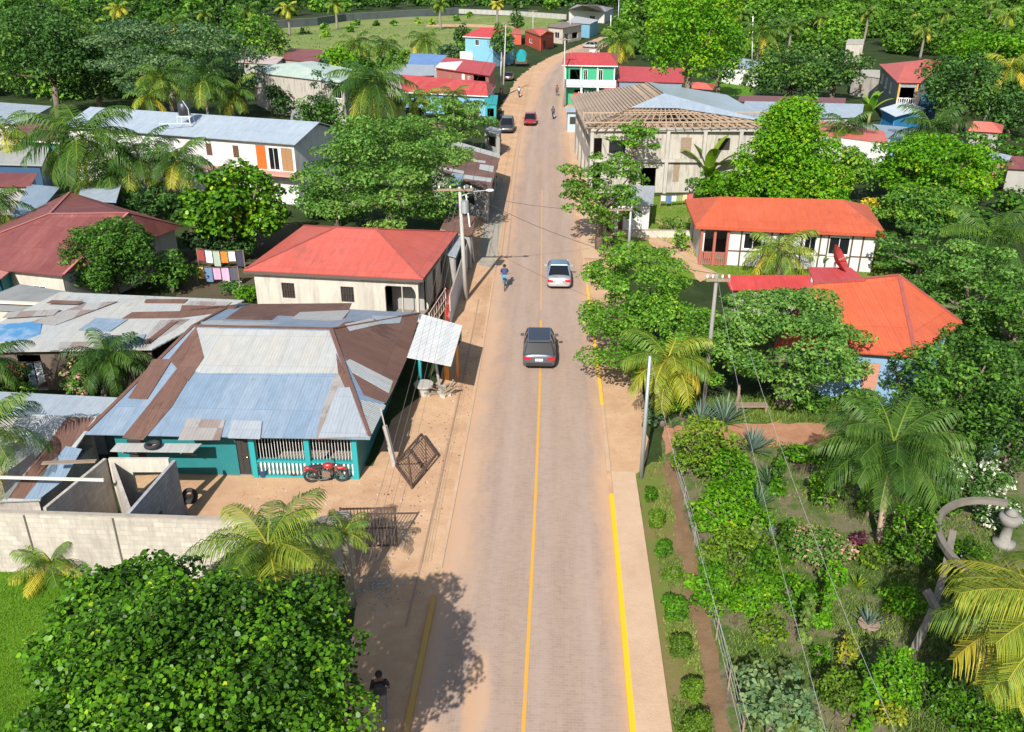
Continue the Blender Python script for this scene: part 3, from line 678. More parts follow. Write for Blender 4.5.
def house(name, label, cat, eaves, ridge=None, over=.5, wall=None, roofm=None, holes={}, gable=False, base=0, th=.16, group=None, fascia=None, roofth=.07, sides=(0, 1, 2, 3), floor=True, ridgecap=None, walltop=None):
    """eaves FL,FR,BR,BL world points; ridge left/right points; holes {side:[(f0,f1,z0,z1,kind,mat)]}"""
    ev = [Vector(p) for p in eaves]; fp = inset(ev, over)
    ctr = sum((Vector((p.x, p.y, 0)) for p in fp), Vector((0, 0, 0)))/4; ctr.z = base
    root = thing(name, label, cat, ctr, 0, group)
    wm = WB(); ze = min(p.z for p in ev)
    for i in sides:
        A, B = fp[i], fp[(i+1) % 4]; hs = []
        L = (Vector((B.x, B.y, 0))-Vector((A.x, A.y, 0))).length
        for h in holes.get(i, []): hs.append((h[0]*L, h[1]*L, base+h[2], base+h[3]))
        top = walltop if walltop else min(ev[i].z, ev[(i+1) % 4].z)-.03
        if not ridge and not walltop:
            za = (ev[i].z+ev[(i+1) % 4].z)/2; zo = (ev[(i+2) % 4].z+ev[(i+3) % 4].z)/2; dd_ = max(1, ((ev[i]+ev[(i+1) % 4])/2-(ev[(i+2) % 4]+ev[(i+3) % 4])/2).length)
            if za > zo+.02: top -= (za-zo)/dd_*(over+th)*1.6+.05
        # walls butt end to end: front and back run full, sides fit between
        e = (B-A); e.z = 0; e.normalize(); A2, B2 = (A, B) if i in (0, 2) else (A+e*th, B-e*th)
        sh = 0 if i in (0, 2) else th
        wallseg(wm, A2, B2, base, top, th, [(h[0]-sh, h[1]-sh, h[2], h[3]) for h in hs])
        for h, hh in zip(holes.get(i, []), hs): opening(root, A2, B2, (hh[0]-sh, hh[1]-sh, hh[2], hh[3]), h[4], h[5] if len(h) > 5 else None)
    if ridge and gable:
        for i, rp in ((1, ridge[1]), (3, ridge[0])):
            A, B = fp[i], fp[(i+1) % 4]; mid = (ev[i]+ev[(i+1) % 4])/2; rz = rp.z-.05-over*.0
            a1 = Vector((A.x, A.y, ze-.02)); b1 = Vector((B.x, B.y, ze-.02)); t_ = Vector(((A.x+B.x)/2, (A.y+B.y)/2, rz-.12))
            nn = Vector((b1.y-a1.y, -(b1.x-a1.x), 0)).normalized()*th
            wm.poly([a1, b1, t_]); wm.poly([t_-nn, b1-nn, a1-nn])
    wm.build('wall', wall, root)
    if floor:
        fb = WB(); fb.slab([Vector((p.x, p.y, base+.05)) for p in fp], .05); fb.build('floor', paint('floor_cement', (.25, .22, .19), .8), root)
    rm = WB()
    if ridge:
        r1, r2 = Vector(ridge[0]), Vector(ridge[1])
        rm.slab([ev[0], ev[1], r2, r1], roofth); rm.slab([ev[2], ev[3], r1, r2], roofth); 
        if not gable: rm.slab([ev[1], ev[2], r2], roofth); rm.slab([ev[3], ev[0], r1], roofth)
    else: rm.slab(ev, roofth)
    ro = rm.build('roof', roofm, root)
    if ridge and ridgecap:
        rc = WB(); up = Vector((0, 0, .03)); rc.bar(r1+up, r2+up, .2, .03)
        if not gable:
            for a, b in ((r1, ev[0]), (r2, ev[1]), (r2, ev[2]), (r1, ev[3])): rc.bar(a+up, b.lerp(a, .02)+up, .18, .03)
        rc.build('ridge_cap', ridgecap, ro)
    if fascia:
        fb = WB()
        for i in range(4):
            A, B = ev[i]+Vector((0, 0, -.14)), ev[(i+1) % 4]+Vector((0, 0, -.14)); fb.bar(A, B, .03, .14)
        fb.build('fascia', fascia, ro)
    root_fp = fp; return root, ro, fp, ev
def rect(fl, fr, ze, depth, zr=None, hip=0.3, kind='hip'):
    a, b = G(fl[0], fl[1], ze), G(fr[0], fr[1], ze); e = (b-a).normalized(); g = Vector((-e.y, e.x, 0)); ev = [a, b, b+g*depth, a+g*depth]
    if zr is None: return ev, None
    m1, m2 = (ev[0]+ev[3])/2, (ev[1]+ev[2])/2; L = (m2-m1).length; hh = depth*hip if kind == 'hip' else 0
    r1 = m1+e*hh; r2 = m2-e*hh; r1.z = r2.z = zr; return ev, (r1, r2)
def patches(ro, plane3, polys, mat, name='roof_sheet', lift=.014):
    p0, p1, p2 = plane3; n_ = (p1-p0).cross(p2-p0).normalized()
    if n_.z < 0: n_ = -n_
    for i, pl in enumerate(polys): m = WB(); m.slab([onplane(x, y, p0+n_*(lift+.003*i), n_) for x, y in pl], .011); m.build(name, mat, ro)
GALV = roofing('galvanised_sheets', (.42, .47, .52), (.50, .53, .55), amt=.10, metal=.25, rough=.5)
GALVB = roofing('bluish_galvanised_sheets', (.27, .37, .49), (.36, .44, .53), (.14, .08, .06), amt=.2, metal=.25, rough=.45)
GALVP = roofing('pale_galvanised_sheets', (.47, .49, .49), (.50, .48, .43), (.27, .19, .14), amt=.28, metal=.15, rough=.6)
RUST = roofing('rusty_sheets', (.15, .075, .055), (.20, .11, .08), (.08, .038, .028), amt=.35, rough=.75)
RUSTP = roofing('half_rusted_sheets', (.40, .40, .39), (.22, .12, .09), amt=.42, metal=.1, rough=.65)
REDR = roofing('faded_red_roof', (.56, .12, .09), (.50, .10, .07), (.33, .10, .08), amt=.34, rough=.5, period=.2, sheet=(1.0, 3.5))
REDB = roofing('bright_red_roof', (.48, .062, .062), (.42, .055, .055), (.35, .05, .04), amt=.1, rough=.5, period=.2)
ORR = roofing('orange_red_roof', (.58, .115, .045), (.52, .10, .04), (.34, .08, .045), amt=.28, rough=.5, period=.2, sheet=(1, 4))
MAROON = roofing('maroon_roof', (.19, .055, .05), (.27, .085, .075), (.42, .33, .32), amt=.22, rough=.55)
PALEB = roofing('pale_blue_roof', (.37, .44, .52), (.43, .50, .56), amt=.04, metal=.15, rough=.5)
GREENR = roofing('pale_green_roof', (.38, .48, .44), (.47, .54, .46), (.42, .42, .25), amt=.35, rough=.6, rustscale=.09)
W_WHITE = stucco('white_wall', (.60, .60, .58), (.30, .28, .25), .6); W_CREAM = stucco('cream_wall', (.52, .48, .41), (.24, .21, .17), .9)
W_TEAL = paint('teal_wall', (.015, .17, .18), .6, .4); W_BLUE = paint('light_blue_wall', (.18, .40, .55), .6, .3); W_GREY = stucco('grey_wall', (.33, .32, .30), (.15, .14, .13), .6)
W_CONC = stucco('weathered_concrete', (.43, .40, .35), (.12, .11, .09), 1.3); W_BLOCK = blockwall('block_wall', (.50, .45, .40), (.38, .34, .29)); W_DBLUE = paint('dark_blue_wall', (.03, .08, .16), .6)
W_RED = paint('red_wall', (.45, .07, .04), .6); W_GREEN = paint('green_wall', (.03, .32, .16), .6, .2); RIDGE = paint('ridge_dull_red', (.33, .085, .07), .6, .5, 2)
POSTW = paint('timber_weathered', (.27, .20, .14), .9, .5, 4); WHITEP = paint('white_paint', (.72, .72, .70), .5, .2); TEALP = paint('teal_paint', (.02, .30, .32), .5, .25)
STEEL = paint('galvanised_steel', (.42, .45, .48), .45, .3, 3, .5); CONCP = paint('pole_concrete', (.40, .39, .36), .85, .3, 3); IRON = paint('rusty_iron', (.09, .055, .04), .8, .5, 4)

# ---------------- houses left of the road ----------------
# big patched roof with the teal front
e_ = [G(84, 434, 2.35), G(370, 439, 2.35), G(421, 313, 2.35), G(236, 303, 2.35)]; r_ = (G(193, 326, 4.0), G(331, 329, 4.0))
BS, BSR, fpb, evb = house('corner_house', 'low teal house with a wide hipped roof of blue-grey and rusted sheets beside the road', 'house', e_, r_, .75, W_TEAL, GALVB,
    {0: [(.50, .55, 0, 1.95, 'door', SHADE), (.57, .785, .85, 1.85, 'open'), (.805, .985, .85, 1.85, 'open'), (.05, .12, 0.7, 1.7, 'shutter', SHADE)]}, ridgecap=paint('rust_ridge', (.15, .075, .055), .8, .5, 2), roofth=.05)  # door and shutter in SHADE are dark openings painted as panels
PF = (e_[0], e_[1], r_[1]); PB = (e_[2], e_[3], r_[0]); PR = (e_[1], e_[2], r_[1])
patches(BSR, PF, [[(193, 328), (329, 331), (337, 352), (338, 373), (200, 373), (182, 366)]], GALVP)
patches(BSR, PF, [[(169, 359), (196, 326.5), (204, 357.5), (188, 381)], [(178, 367), (187, 381), (172, 406), (143, 440), (122, 437.5), (150, 403)], [(153, 359), (172, 359), (147, 399), (128, 398)]], RUST, lift=.03)
patches(BSR, PF, [[(335, 374), (343, 374), (352, 396), (369, 437), (316, 439), (321, 414)], [(187, 418), (225, 420), (220, 440), (178, 440)]], RUSTP, lift=.03)
patches(BSR, PF, [[(232, 420), (262, 421), (260, 439), (228, 438)]], GALV, lift=.06)
patches(BSR, PF, [[(336, 353), (351, 388), (347, 392), (338, 372)]], RUST, lift=.046)
patches(BSR, PF, [[(338, 388), (350, 387), (368, 436), (318, 438)]], GALV, lift=.05)
patches(BSR, PR, [[(333, 331), (344, 322), (419, 314.5), (408, 356), (392, 392), (386, 403), (364, 395), (349, 367)]], RUST)
patches(BSR, PR, [[(346, 361), (350, 359), (393, 381), (389, 393), (352, 372)], [(361, 400), (386, 405), (372, 434), (367, 432)], [(345, 324), (372, 318), (380, 324), (350, 331)]], GALVP, lift=.03)
patches(BSR, PR, [[(372, 315.5), (402, 316.5), (400, 323), (380, 324)]], GALV, lift=.046)
patches(BSR, PB, [[(246, 304), (352, 303), (344, 322), (225, 319)]], RUST)
patches(BSR, PB, [[(300, 312), (350, 310), (338, 324), (288, 321)], [(200, 322), (214, 320), (280, 323), (278, 327), (205, 325)]], GALVP, lift=.03)
# its railing and balustrade
A0, B0 = fpb[0], fpb[1]; eb = Vector((B0.x-A0.x, B0.y-A0.y, 0)); Lb = eb.length; eb.normalize(); nb_ = Vector((eb.y, -eb.x, 0))
bl = WB()
for f0, f1 in ((.57, .785), (.805, .985)):
    k = int((f1-f0)*Lb/.17)
    for i in range(k):
        q = A0+eb*((f0+(f1-f0)*(i+.5)/k)*Lb)+nb_*.03
        bl.tube([(q.x, q.y, .12), (q.x, q.y, .25), (q.x, q.y, .42), (q.x, q.y, .62), (q.x, q.y, .74)], [.04, .055, .03, .055, .04], 6)
bl.build('balusters', WHITEP, BS, smooth=True)
gr = WB()
for f0, f1 in ((.57, .785), (.805, .985)):
    k = int((f1-f0)*Lb/.13)
    for i in range(k+1):
        q = A0+eb*((f0+(f1-f0)*i/k)*Lb)-nb_*.05; gr.box((q.x, q.y, 1.35), (.018, .018, 1.0))
gr.build('window_bars', WHITEP, BS)
tb_ = WB()
for z, w in ((.80, .16), (.06, .14)):
    a = A0+eb*(.57*Lb)+nb_*.04; b = A0+eb*(.985*Lb)+nb_*.04; tb_.bar((a.x, a.y, z), (b.x, b.y, z), w, .08)
for f_ in (.57, .795, .99):
    q = A0+eb*(f_*Lb)+nb_*.05; tb_.box((q.x, q.y, 1.1), (.22, .2, 2.2), math.atan2(eb.y, eb.x))
tb_.build('porch_posts', TEALP, BS)
# a shelf awning in front of its wall, on props
aw = thing('awning', 'white flat sheet awning in front of the teal wall, a tyre on top', 'awning', G(150, 470)); p4 = [G(110, 451, 2.0), G(193, 452, 2.0), G(202, 443.5, 2.05), G(117, 443, 2.05)]
m_ = WB(); m_.slab(p4, .04); m_.build('awning_sheet', GALVP, aw)
for f_ in (.15, .85): m_ = WB(); a = p4[0].lerp(p4[1], f_); b = p4[3].lerp(p4[2], f_); m_.bar((a.x, a.y, a.z-.06), (b.x, b.y+.5, 1.2), .05); m_.build('bracket', POSTW, aw)

# red-roofed cream house
e_, r_ = rect((243, 270), (423, 279), 3.0, 10.2, 4.45, .42)
HR, HRR, fpr, evr = house('red_roof_house', 'cream house with one wide faded red roof and an arched porch at its road end', 'house', e_, r_, .45, W_CREAM, REDR,
    {0: [(.165, .245, 1.15, 2.15, 'grille'), (.53, .61, 1.1, 2.1, 'grille'), (.80, .90, 0, 2.3, 'open'), (.905, .985, 0, 2.3, 'open')], 1: [(.02, .25, 0, 2.4, 'open'), (.4, .5, 0, 2.1, 'door'), (.65, .8, 1, 2, 'grille')]}, fascia=paint('fascia_dark', (.10, .07, .06), .7), ridgecap=RIDGE)
q = [G(386, 231, 4.3), G(400, 254, 3.7), G(429, 256, 3.05), G(445, 229, 3.05), G(392, 226, 4.3)]
# porch: arch, inner wall, tiled floor
pm = WB(); A0, B0 = fpr[0], fpr[1]; ee = Vector((B0.x-A0.x, B0.y-A0.y, 0)); LL = ee.length; ee.normalize(); nn_ = Vector((ee.y, -ee.x, 0)); u0, u1 = .785*LL, .985*LL
prev = None
for i in range(13):
    t_ = math.pi*i/12; u = (u0+u1)/2-(u1-u0)/2*math.cos(t_); z = 1.75+.85*math.sin(t_)
    if prev: 
        for o_ in (0.012,):
            a = A0+ee*prev[0]+nn_*o_; b = A0+ee*u+nn_*o_
            pm.poly([(a.x, a.y, prev[1]), (b.x, b.y, z), (b.x, b.y, 2.95), (a.x, a.y, 2.95)])
    prev = (u, z)
pm.build('porch_arch', W_CREAM, HR)
pm = WB(); c = A0+ee*(u0)+Vector((-ee.y, ee.x, 0))*2.0; d = A0+ee*(u1)+Vector((-ee.y, ee.x, 0))*2.0; pm.bar((c.x, c.y, 1.4), (d.x, d.y, 1.4), .1, 2.8); pm.build('porch_wall', W_GREY, HR)

# maroon roof, its corner towards us
house('maroon_house', 'house under a streaky maroon hipped roof behind the round dark tree', 'house', [G(-75, 262, 2.9), G(62, 276, 2.9), G(183, 226, 2.9), G(70, 192, 2.9)], (G(49, 214, 4.9), G(128, 213, 4.9)), .5, W_CREAM, MAROON,
      {0: [(.75, .85, .9, 1.9, 'win')]}, ridgecap=paint('ridge_pink', (.40, .14, .13), .6, .3))
house('leanto', 'small pinkish sheet lean-to roof at the left edge above a teal railing', 'shed', [G(-45, 290, 2.7), G(2, 277.5, 2.7), G(29, 254+2, 3.0), G(-30, 248, 3.0)], None, .25, W_TEAL, roofing('pinkish_sheets', (.52, .22, .18), (.45, .2, .17), amt=.1), {0: [(.1, .9, 1, 2.2, 'open')]})
house('flat_roof_shed', 'low building with flat grey slab roof below the maroon roof', 'shed', [G(-40, 308, 2.3), G(54, 312, 2.3), G(90, 295, 2.45), G(20, 284, 2.45)], None, .15, W_CREAM, paint('flat_grey_slab', (.24, .25, .25), .8, .5, 1), {})
pb = WB(); a, b = G(-20, 301, 2.53), G(78, 305.5, 2.53); pb.bar(a, b, .22, .12); tag(pb.build('roof_beam', paint('cream_beam', (.62, .55, .45), .7), origin=G(30, 303, 2.45)), 'long cream beam lying on the flat grey roof', 'beam')
HP, HPR, fpp, evp = house('patched_house', 'long low house with patchwork roof of pale, blue-tarped and rusted sheets', 'house', [G(-60, 352, 2.4), G(152, 349, 2.4), G(244, 300, 2.9), G(60, 292, 2.9)], None, .4, paint('dim_plank_wall', (.12, .09, .07), .9), GALVP,
      {0: [(.3, .42, 0, 2, 'open'), (.55, .8, .8, 1.9, 'open')]}, sides=(0, 2, 3))
PP = (evp[0], evp[1], evp[2])
patches(HPR, PP, [[(132, 312), (180, 311), (182, 305), (236, 307), (238, 304), (232, 311), (180, 318), (122, 318.5)], [(146, 299), (188, 299), (184, 303), (144, 302.5)]], RUST)
patches(HPR, PP, [[(60, 342), (118, 341), (120, 348), (58, 349)], [(190, 301), (232, 302), (226, 306), (186, 305)], [(8, 312), (60, 309), (54, 315), (2, 318)]], RUSTP, lift=.05)
patches(HPR, PP, [[(96, 318), (128, 319), (110, 331), (78, 330)], [(112, 338), (146, 334), (140, 346), (104, 347)]], GALVB, lift=.05)
patches(HPR, PP, [[(170, 322), (178, 321), (150, 343), (142, 344)], [(52, 300), (84, 301), (78, 304), (46, 303)]], RUST, lift=.062)
patches(HPR, PP, [[(-40, 327), (42, 321), (40, 334), (22, 341), (-40, 342)]], paint('blue_tarpaulin', (.07, .22, .42), .5, .6, 1.2, 0, (.5, .55, .58)))
patches(HPR, PP, [[(160, 320), (190, 319), (165, 335), (140, 345)], [(55, 325), (92, 311), (118, 301), (86, 303), (30, 322)]], RUSTP)
house('tool_shed', 'low shaded lean-to with bluish roof below the flowering shrub', 'shed', [G(-60, 412, 2.1), G(100, 417, 2.1), G(128, 398, 2.3), G(-30, 390, 2.3)], None, .3, W_GREY, roofing('shaded_blue_sheets', (.30, .36, .42), (.36, .40, .44), amt=.15), {})
HL, HLR, fl_, el_ = house('ruin_lean_to', 'sloping lean-to of pale and rusted sheets beside the roofless block rooms', 'shed', [G(-40, 503, 1.4), G(40, 500, 1.4), G(97, 416.5, 2.6), G(20, 414, 2.6)], None, .2, W_BLOCK, GALVP, {})
PL = (el_[0], el_[1], el_[2]); patches(HLR, PL, [[(8, 498), (67, 417), (95, 417.5), (70, 448), (50, 462), (30, 499)]], RUST); patches(HLR, PL, [[(66, 446), (82, 449), (64, 480), (39, 499), (24, 499)]], GALVB, lift=.03)

# white two-storey house
e_, r_ = rect((60, 126.5), (295, 144.5), 5.6, 8.5, 6.9, 0, 'gable')
ODOOR = paint('orange_door', (.62, .12, .02), .5); BDOOR = paint('brown_door', (.30, .17, .08), .6)
house('two_storey_house', 'long white two-storey house with pale blue gabled roof and orange door', 'house', e_, r_, .45, W_WHITE, PALEB,
      {0: [(.63, .655, 3.9, 5.0, 'shutter', WOODD), (.745, .77, 3.9, 5.0, 'shutter', WOODD), (.842, .882, 3.05, 5.2, 'door', ODOOR), (.892, .935, 3.05, 5.1, 'win'), (.945, .99, 3.05, 5.1, 'door', BDOOR), (.5, .54, .8, 2.0, 'win'), (.85, .9, 0, 2.1, 'door')]}, gable=True)
ls = WB(); A0, B0 = e_[0], e_[1]; a = A0.lerp(B0, .62); b = A0.lerp(B0, .995); ls.slab([Vector((a.x, a.y-.9, 3.0)), Vector((b.x, b.y-.9, 3.0)), Vector((b.x, b.y+.4, 3.0)), Vector((a.x, a.y+.4, 3.0))], .18)
tag(ls.build('balcony_slab', paint('pink_slab', (.50, .27, .22), .7), bpy.data.objects['two_storey_house']))
wt_ = G(187, 117, 6.9); wk = thing('water_tank', 'black water tank on a white pipe frame on the pale blue roof', 'water tank', (wt_.x, wt_.y-.5, 6.6)); m_ = MB()
m_.tube([(0, 0, .55), (0, 0, .6), (0, 0, 1.6), (0, 0, 1.75), (0, 0, 1.85)], [.5, .55, .55, .35, .18], 16); m_.build('tank', paint('black_plastic', (.03, .035, .045), .4), wk, smooth=True)
m_ = MB()
for x in (-.6, .6):
    for y in (-.6, .6): m_.bar((x, y, -.35), (x*.9, y*.9, .55), .05)
for a, b in (((-.6, -.6), (.6, -.6)), ((.6, -.6), (.6, .6)), ((.6, .6), (-.6, .6)), ((-.6, .6), (-.6, -.6))): m_.bar((a[0]*.92, a[1]*.92, .5), (b[0]*.92, b[1]*.92, .5), .05)
m_.bar((.62, -.62, -.3), (.62, -.62, 1.2), .04); m_.bar((.62, -.62, 1.2), (.1, -.3, 1.9), .04); m_.bar((-2.2, -.9, -.1), (.6, -.7, -.1), .05); m_.build('frame', WHITEP, wk)

# roofs behind the left palms
house('pale_roof_house', 'house with pale sheet roof at the far left edge above the palms', 'house', [G(-90, 118, 4), G(20, 124, 4), G(52, 106, 4.3), G(-60, 98, 4.3)], None, .4, W_CREAM, PALEB, {})
house('teal_veranda_house', 'teal house with white veranda beam seen through the left palm', 'house', [G(8, 138, 4.2), G(60, 142, 4.2), G(72, 126, 4.5), G(20, 122, 4.5)], None, .4, W_TEAL, RUST, {0: [(.1, .3, 1, 2.8, 'win'), (.5, .7, 1, 2.8, 'win')]}, fascia=WHITEP)
house('grey_roof_store', 'store with plain grey roof and dark blue wall at the left edge', 'house', [G(-60, 163, 3.2), G(42, 165.5, 3.2), G(50, 146, 3.6), G(-50, 143, 3.6)], None, .3, W_DBLUE, roofing('grey_sheets', (.36, .37, .36), (.40, .40, .38), amt=.1), {})
house('dark_red_roof_hut', 'hut with dark red roof between the left palms', 'shed', [G(-50, 186, 2.7), G(30, 186, 2.7), G(38, 173, 3.0), G(-40, 172, 3.0)], None, .3, W_GREY, MAROON, {})
house('blue_sheet_hut', 'dim hut with bluish sheet roof under the big left palm', 'shed', [G(12, 216, 2.3), G(38, 213, 2.3), G(60, 187, 2.7), G(28, 184, 2.7)], None, .3, W_GREY, GALVB, {})
house('white_roof_hut', 'hut with pale roof and blue wall right of the big left palm trunk', 'shed', [G(78, 200, 2.7), G(116, 202, 2.7), G(122, 182, 3.0), G(82, 180, 3.0)], None, .3, W_DBLUE, PALEB, {})

# row along the upper left
house('green_roof_hall', 'large hall with pale green low roof and rain-stained concrete wall', 'hall', [G(268, 74, 5.6), G(345, 83, 5.6), G(352, 69, 5.8), G(250, 66, 5.8)], (G(296, 63, 6.9), G(312, 61, 6.9)), .3, W_CONC, GREENR, {0: [(.85, .97, 3.4, 5.2, 'win')]}, ridgecap=None)
house('small_yard_house', 'small low block house with grey flat roof below the stained hall', 'house', [G(290, 121, 2.6), G(322, 122, 2.6), G(320, 111, 2.8), G(292, 110, 2.8)], None, .2, W_CREAM, roofing('dull_grey_sheets', (.30, .31, .32), (.34, .34, .34), amt=.2), {})
house('maroon_shed', 'long shed with maroon striped roof in front of the field', 'shed', [G(278, 59, 3), G(318, 62, 3), G(327, 50, 3.6), G(290, 48, 3.6)], None, .3, W_GREY, MAROON, {})
house('patchy_shed', 'shed with patchy pink and white roof behind the blue-green tree', 'shed', [G(236, 62, 3), G(276, 64, 3), G(284, 57, 3.4), G(246, 54, 3.4)], None, .3, W_GREY, roofing('pink_white_sheets', (.55, .38, .36), (.58, .55, .53), amt=.2), {})
house('grey_roof_house', 'house with plain blue-grey roof left of the long red roof', 'house', [G(382, 77, 3.3), G(436, 75, 3.3), G(434, 65, 4.0), G(392, 64, 4.0)], None, .3, W_GREY, roofing('blue_grey_sheets', (.33, .37, .42), (.36, .40, .44), amt=.05), {})
house('blue_roof_house', 'house with ribbed blue roof behind the grey one', 'house', [G(408, 64, 3.3), G(441, 66, 3.3), G(447, 55, 4.0), G(411, 53, 4.0)], None, .3, W_GREY, roofing('blue_sheets', (.13, .25, .50), (.17, .30, .54), (.35, .40, .5), amt=.2, period=.5), {})
_, RW, _, ew = house('half_white_roof_house', 'two-storey house whose roof is half white and half red', 'house', [G(434, 67.5, 5.2), G(490, 75.5, 5.2), G(497, 63, 5.8), G(446, 57, 5.8)], None, .35, paint('brick_red_wall', (.30, .12, .10), .7, .5, 2), REDB,
      {0: [(.25, .3, 3.2, 4.6, 'shutter', BDOOR), (.5, .56, 3, 4.9, 'door', WHITEP), (.62, .66, 3.2, 4.6, 'win'), (.72, .95, 2.9, 4.9, 'open')]})
patches(RW, (ew[0], ew[1], ew[2]), [[(434.5, 67.2), (455.5, 70.2), (464, 59.4), (446.2, 57.3)]], roofing('white_sheets', (.72, .72, .72), (.68, .68, .68), amt=.03))
house('long_red_roof_house', 'blue house with long muted red roof by the left side of the road', 'house', [G(403, 91.5, 3.0), G(488, 95.5, 3.0), G(496, 84.5, 3.2), G(398, 78, 3.2)], (G(402, 74.5, 4.6), G(486, 81.5, 4.4)), .4, W_BLUE, roofing('muted_red_roof', (.45, .055, .05), (.52, .10, .09), (.3, .12, .1), amt=.15), {0: [(.2, .26, 1, 2, 'win'), (.5, .56, 1, 2, 'win'), (.85, .92, 0, 2.2, 'door')]}, fascia=WHITEP, gable=False)
house('teal_kiosk', 'small kiosk with bright teal front at the end of the long red roof', 'kiosk', [G(484, 104, 2.6), G(497, 104, 2.6), G(498, 95, 2.7), G(485, 95, 2.7)], None, .15, TEALP, TEALP, {0: [(.2, .8, .9, 2, 'open')]})
e_, r_ = rect((462.5, 36), (493.5, 37.5), 6.0, 9, 7.6, .2)
house('blue_two_storey_house', 'two-storey house light blue above and white below with red roof beyond the field edge', 'house', e_, r_, .4, W_BLUE, REDB, {0: [(.36, .5, 4.2, 5.4, 'win'), (.2, .3, .9, 2, 'win')]}, fascia=WHITEP)
lw_ = WB(); a, b = G(462, 62), G(497, 63); a2 = G(457, 47, 2.9); lw_.box(((a.x+b.x)/2, e_[0].y-.35, 1.45), (abs(b.x-a.x), .9, 2.9), .02); tag(lw_.build('ground_floor_front', W_WHITE, bpy.data.objects['blue_two_storey_house']))
house('red_house', 'small red house with red roof where the road bends', 'house', [G(524, 30.5, 3.6), G(540, 36, 3.6), G(555, 33, 3.6), G(541, 27.5, 3.6)], (G(533, 28.5, 4.8), G(547, 31, 4.8)), .3, W_RED, REDR, {0: [(.3, .5, 1, 2, 'win')], 1: [(.2, .4, 0, 2.2, 'door')]})
house('orange_shed', 'tiny orange-red shed left of the red house', 'shed', [G(512, 34, 2.8), G(522, 34, 2.8), G(522, 28.5, 2.9), G(513, 28.5, 2.9)], None, .2, W_RED, REDR, {})
house('cream_shop', 'cream shop with brown sheet awning roof at the end of the road', 'shop', [G(546, 26.5, 4.2), G(563, 28, 4.2), G(583, 24.5, 4.2), G(562, 21.5, 4.4)], None, .4, W_CREAM, roofing('brown_sheets', (.20, .15, .11), (.30, .23, .18), amt=.2), {0: [(.5, .8, 1.4, 3, 'win')], 1: [(.1, .3, 0, 2.4, 'door'), (.5, .8, .8, 2.4, 'open')]})
house('grey_roof_shop', 'shop with grey roof and blue front next to the cream shop', 'shop', [G(566, 22, 4), G(590, 24, 4), G(599, 20, 4.2), G(576, 16, 4.6)], None, .3, W_BLUE, roofing('pale_grey_sheets', (.42, .42, .42), (.48, .46, .45), amt=.2), {0: [(.3, .6, 0, 2.5, 'open')]})
house('far_white_house', 'white house with maroon and grey hipped roof farthest up the road', 'house', [G(568, 9.5, 4), G(605, 12, 4), G(614, 8, 4.4), G(577, 4.5, 4.4)], (G(583, 5, 6.5), G(597, 5, 6.5)), .4, W_WHITE, roofing('grey_maroon_sheets', (.40, .44, .48), (.22, .08, .09), amt=.15, sheet=(4, 9)), {0: [(.6, .75, 1, 2.4, 'win')]})
_, RR, _, er = house('rusty_roof_house', 'roadside house with wide rusted roof edged in pale sheets below the trees', 'house', [G(427, 164, 3.1), G(490, 191, 3.1), G(500, 157, 3.1), G(458, 141.5, 3.1)], None, .4, W_GREY, RUST, {0: [(.3, .45, 0, 2.1, 'door'), (.6, .8, 1, 2, 'open')], 1: [(.3, .5, 0, 2.2, 'open'), (.6, .9, 0.8, 2.2, 'open')]})
PQ = (er[0], er[1], er[2]); patches(RR, PQ, [[(446, 146), (458, 141.7), (500, 154), (499.5, 158), (460, 147)], [(428, 164), (464, 171), (464, 174), (432, 167)], [(452, 173), (492, 178), (491, 182), (453, 177)], [(480, 164), (494, 166), (493, 172), (479, 169)], [(470, 159), (486, 161), (485, 163), (471, 161)]], GALVP)
patches(RR, PQ, [[(452, 173.5), (465, 175), (459, 188), (449, 184)]], GALVB, lift=.03)
house('small_white_roof_stall', 'stall with small pale roof beside the parked dark jeep', 'stall', [G(484, 130, 2.5), G(499, 135, 2.5), G(502, 129, 2.6), G(490, 126, 2.6)], None, .1, W_GREY, GALVP, {0: [(.2, .8, .9, 2, 'open')]})
house('rust_roof_stall', 'stall with small rusted roof next to the power pole with the lamp', 'stall', [G(440, 229, 2.6), G(472, 236, 2.6), G(476, 216, 2.8), G(448, 213, 2.8)], None, .2, W_GREY, RUST, {1: [(.2, .8, .9, 2, 'open')]})
_, RP, _, ep = house('pale_sheet_stall', 'lean-to with crumpled pale roof sheet behind the red-roofed house', 'stall', [G(430, 250, 2.5), G(456, 257, 2.5), G(464, 236, 2.6), G(442, 226, 2.6)], None, .2, W_GREY, GALV, {})

# ---------------- houses right of the road ----------------
HG, HGR, fg, eg = house('green_balcony_house', 'two-storey green and white house with red roof and a balcony over the road', 'house', [G(562, 64.5, 6.0), G(618, 65.5, 6.0), G(617, 54.5, 6.2), G(564, 53.5, 6.2)], (G(572, 52.5, 7.4), G(609, 52.5, 7.4)), .5, W_GREEN, REDB,
      {0: [(.10, .30, 3.1, 5.3, 'open'), (.38, .46, 3.5, 5.3, 'win'), (.68, .77, 3.5, 5.3, 'win'), (.2, .5, 0, 2.3, 'open'), (.6, .9, 0.2, 2.3, 'open')]}, fascia=WHITEP)
bm_ = WB(); a, b = fg[0], fg[1]; bm_.slab([Vector((a.x-.3, a.y-1.5, 3.0)), Vector((b.x+.2, b.y-1.5, 3.0)), Vector((b.x+.2, b.y, 3.0)), Vector((a.x-.3, a.y, 3.0))], .2); bm_.bar((a.x-.3, a.y-1.45, 3.5), (b.x+.2, b.y-1.45, 3.5), .08, .9); bm_.build('balcony', paint('balcony_grey_white', (.5, .53, .55), .6), HG)
bm_ = WB()
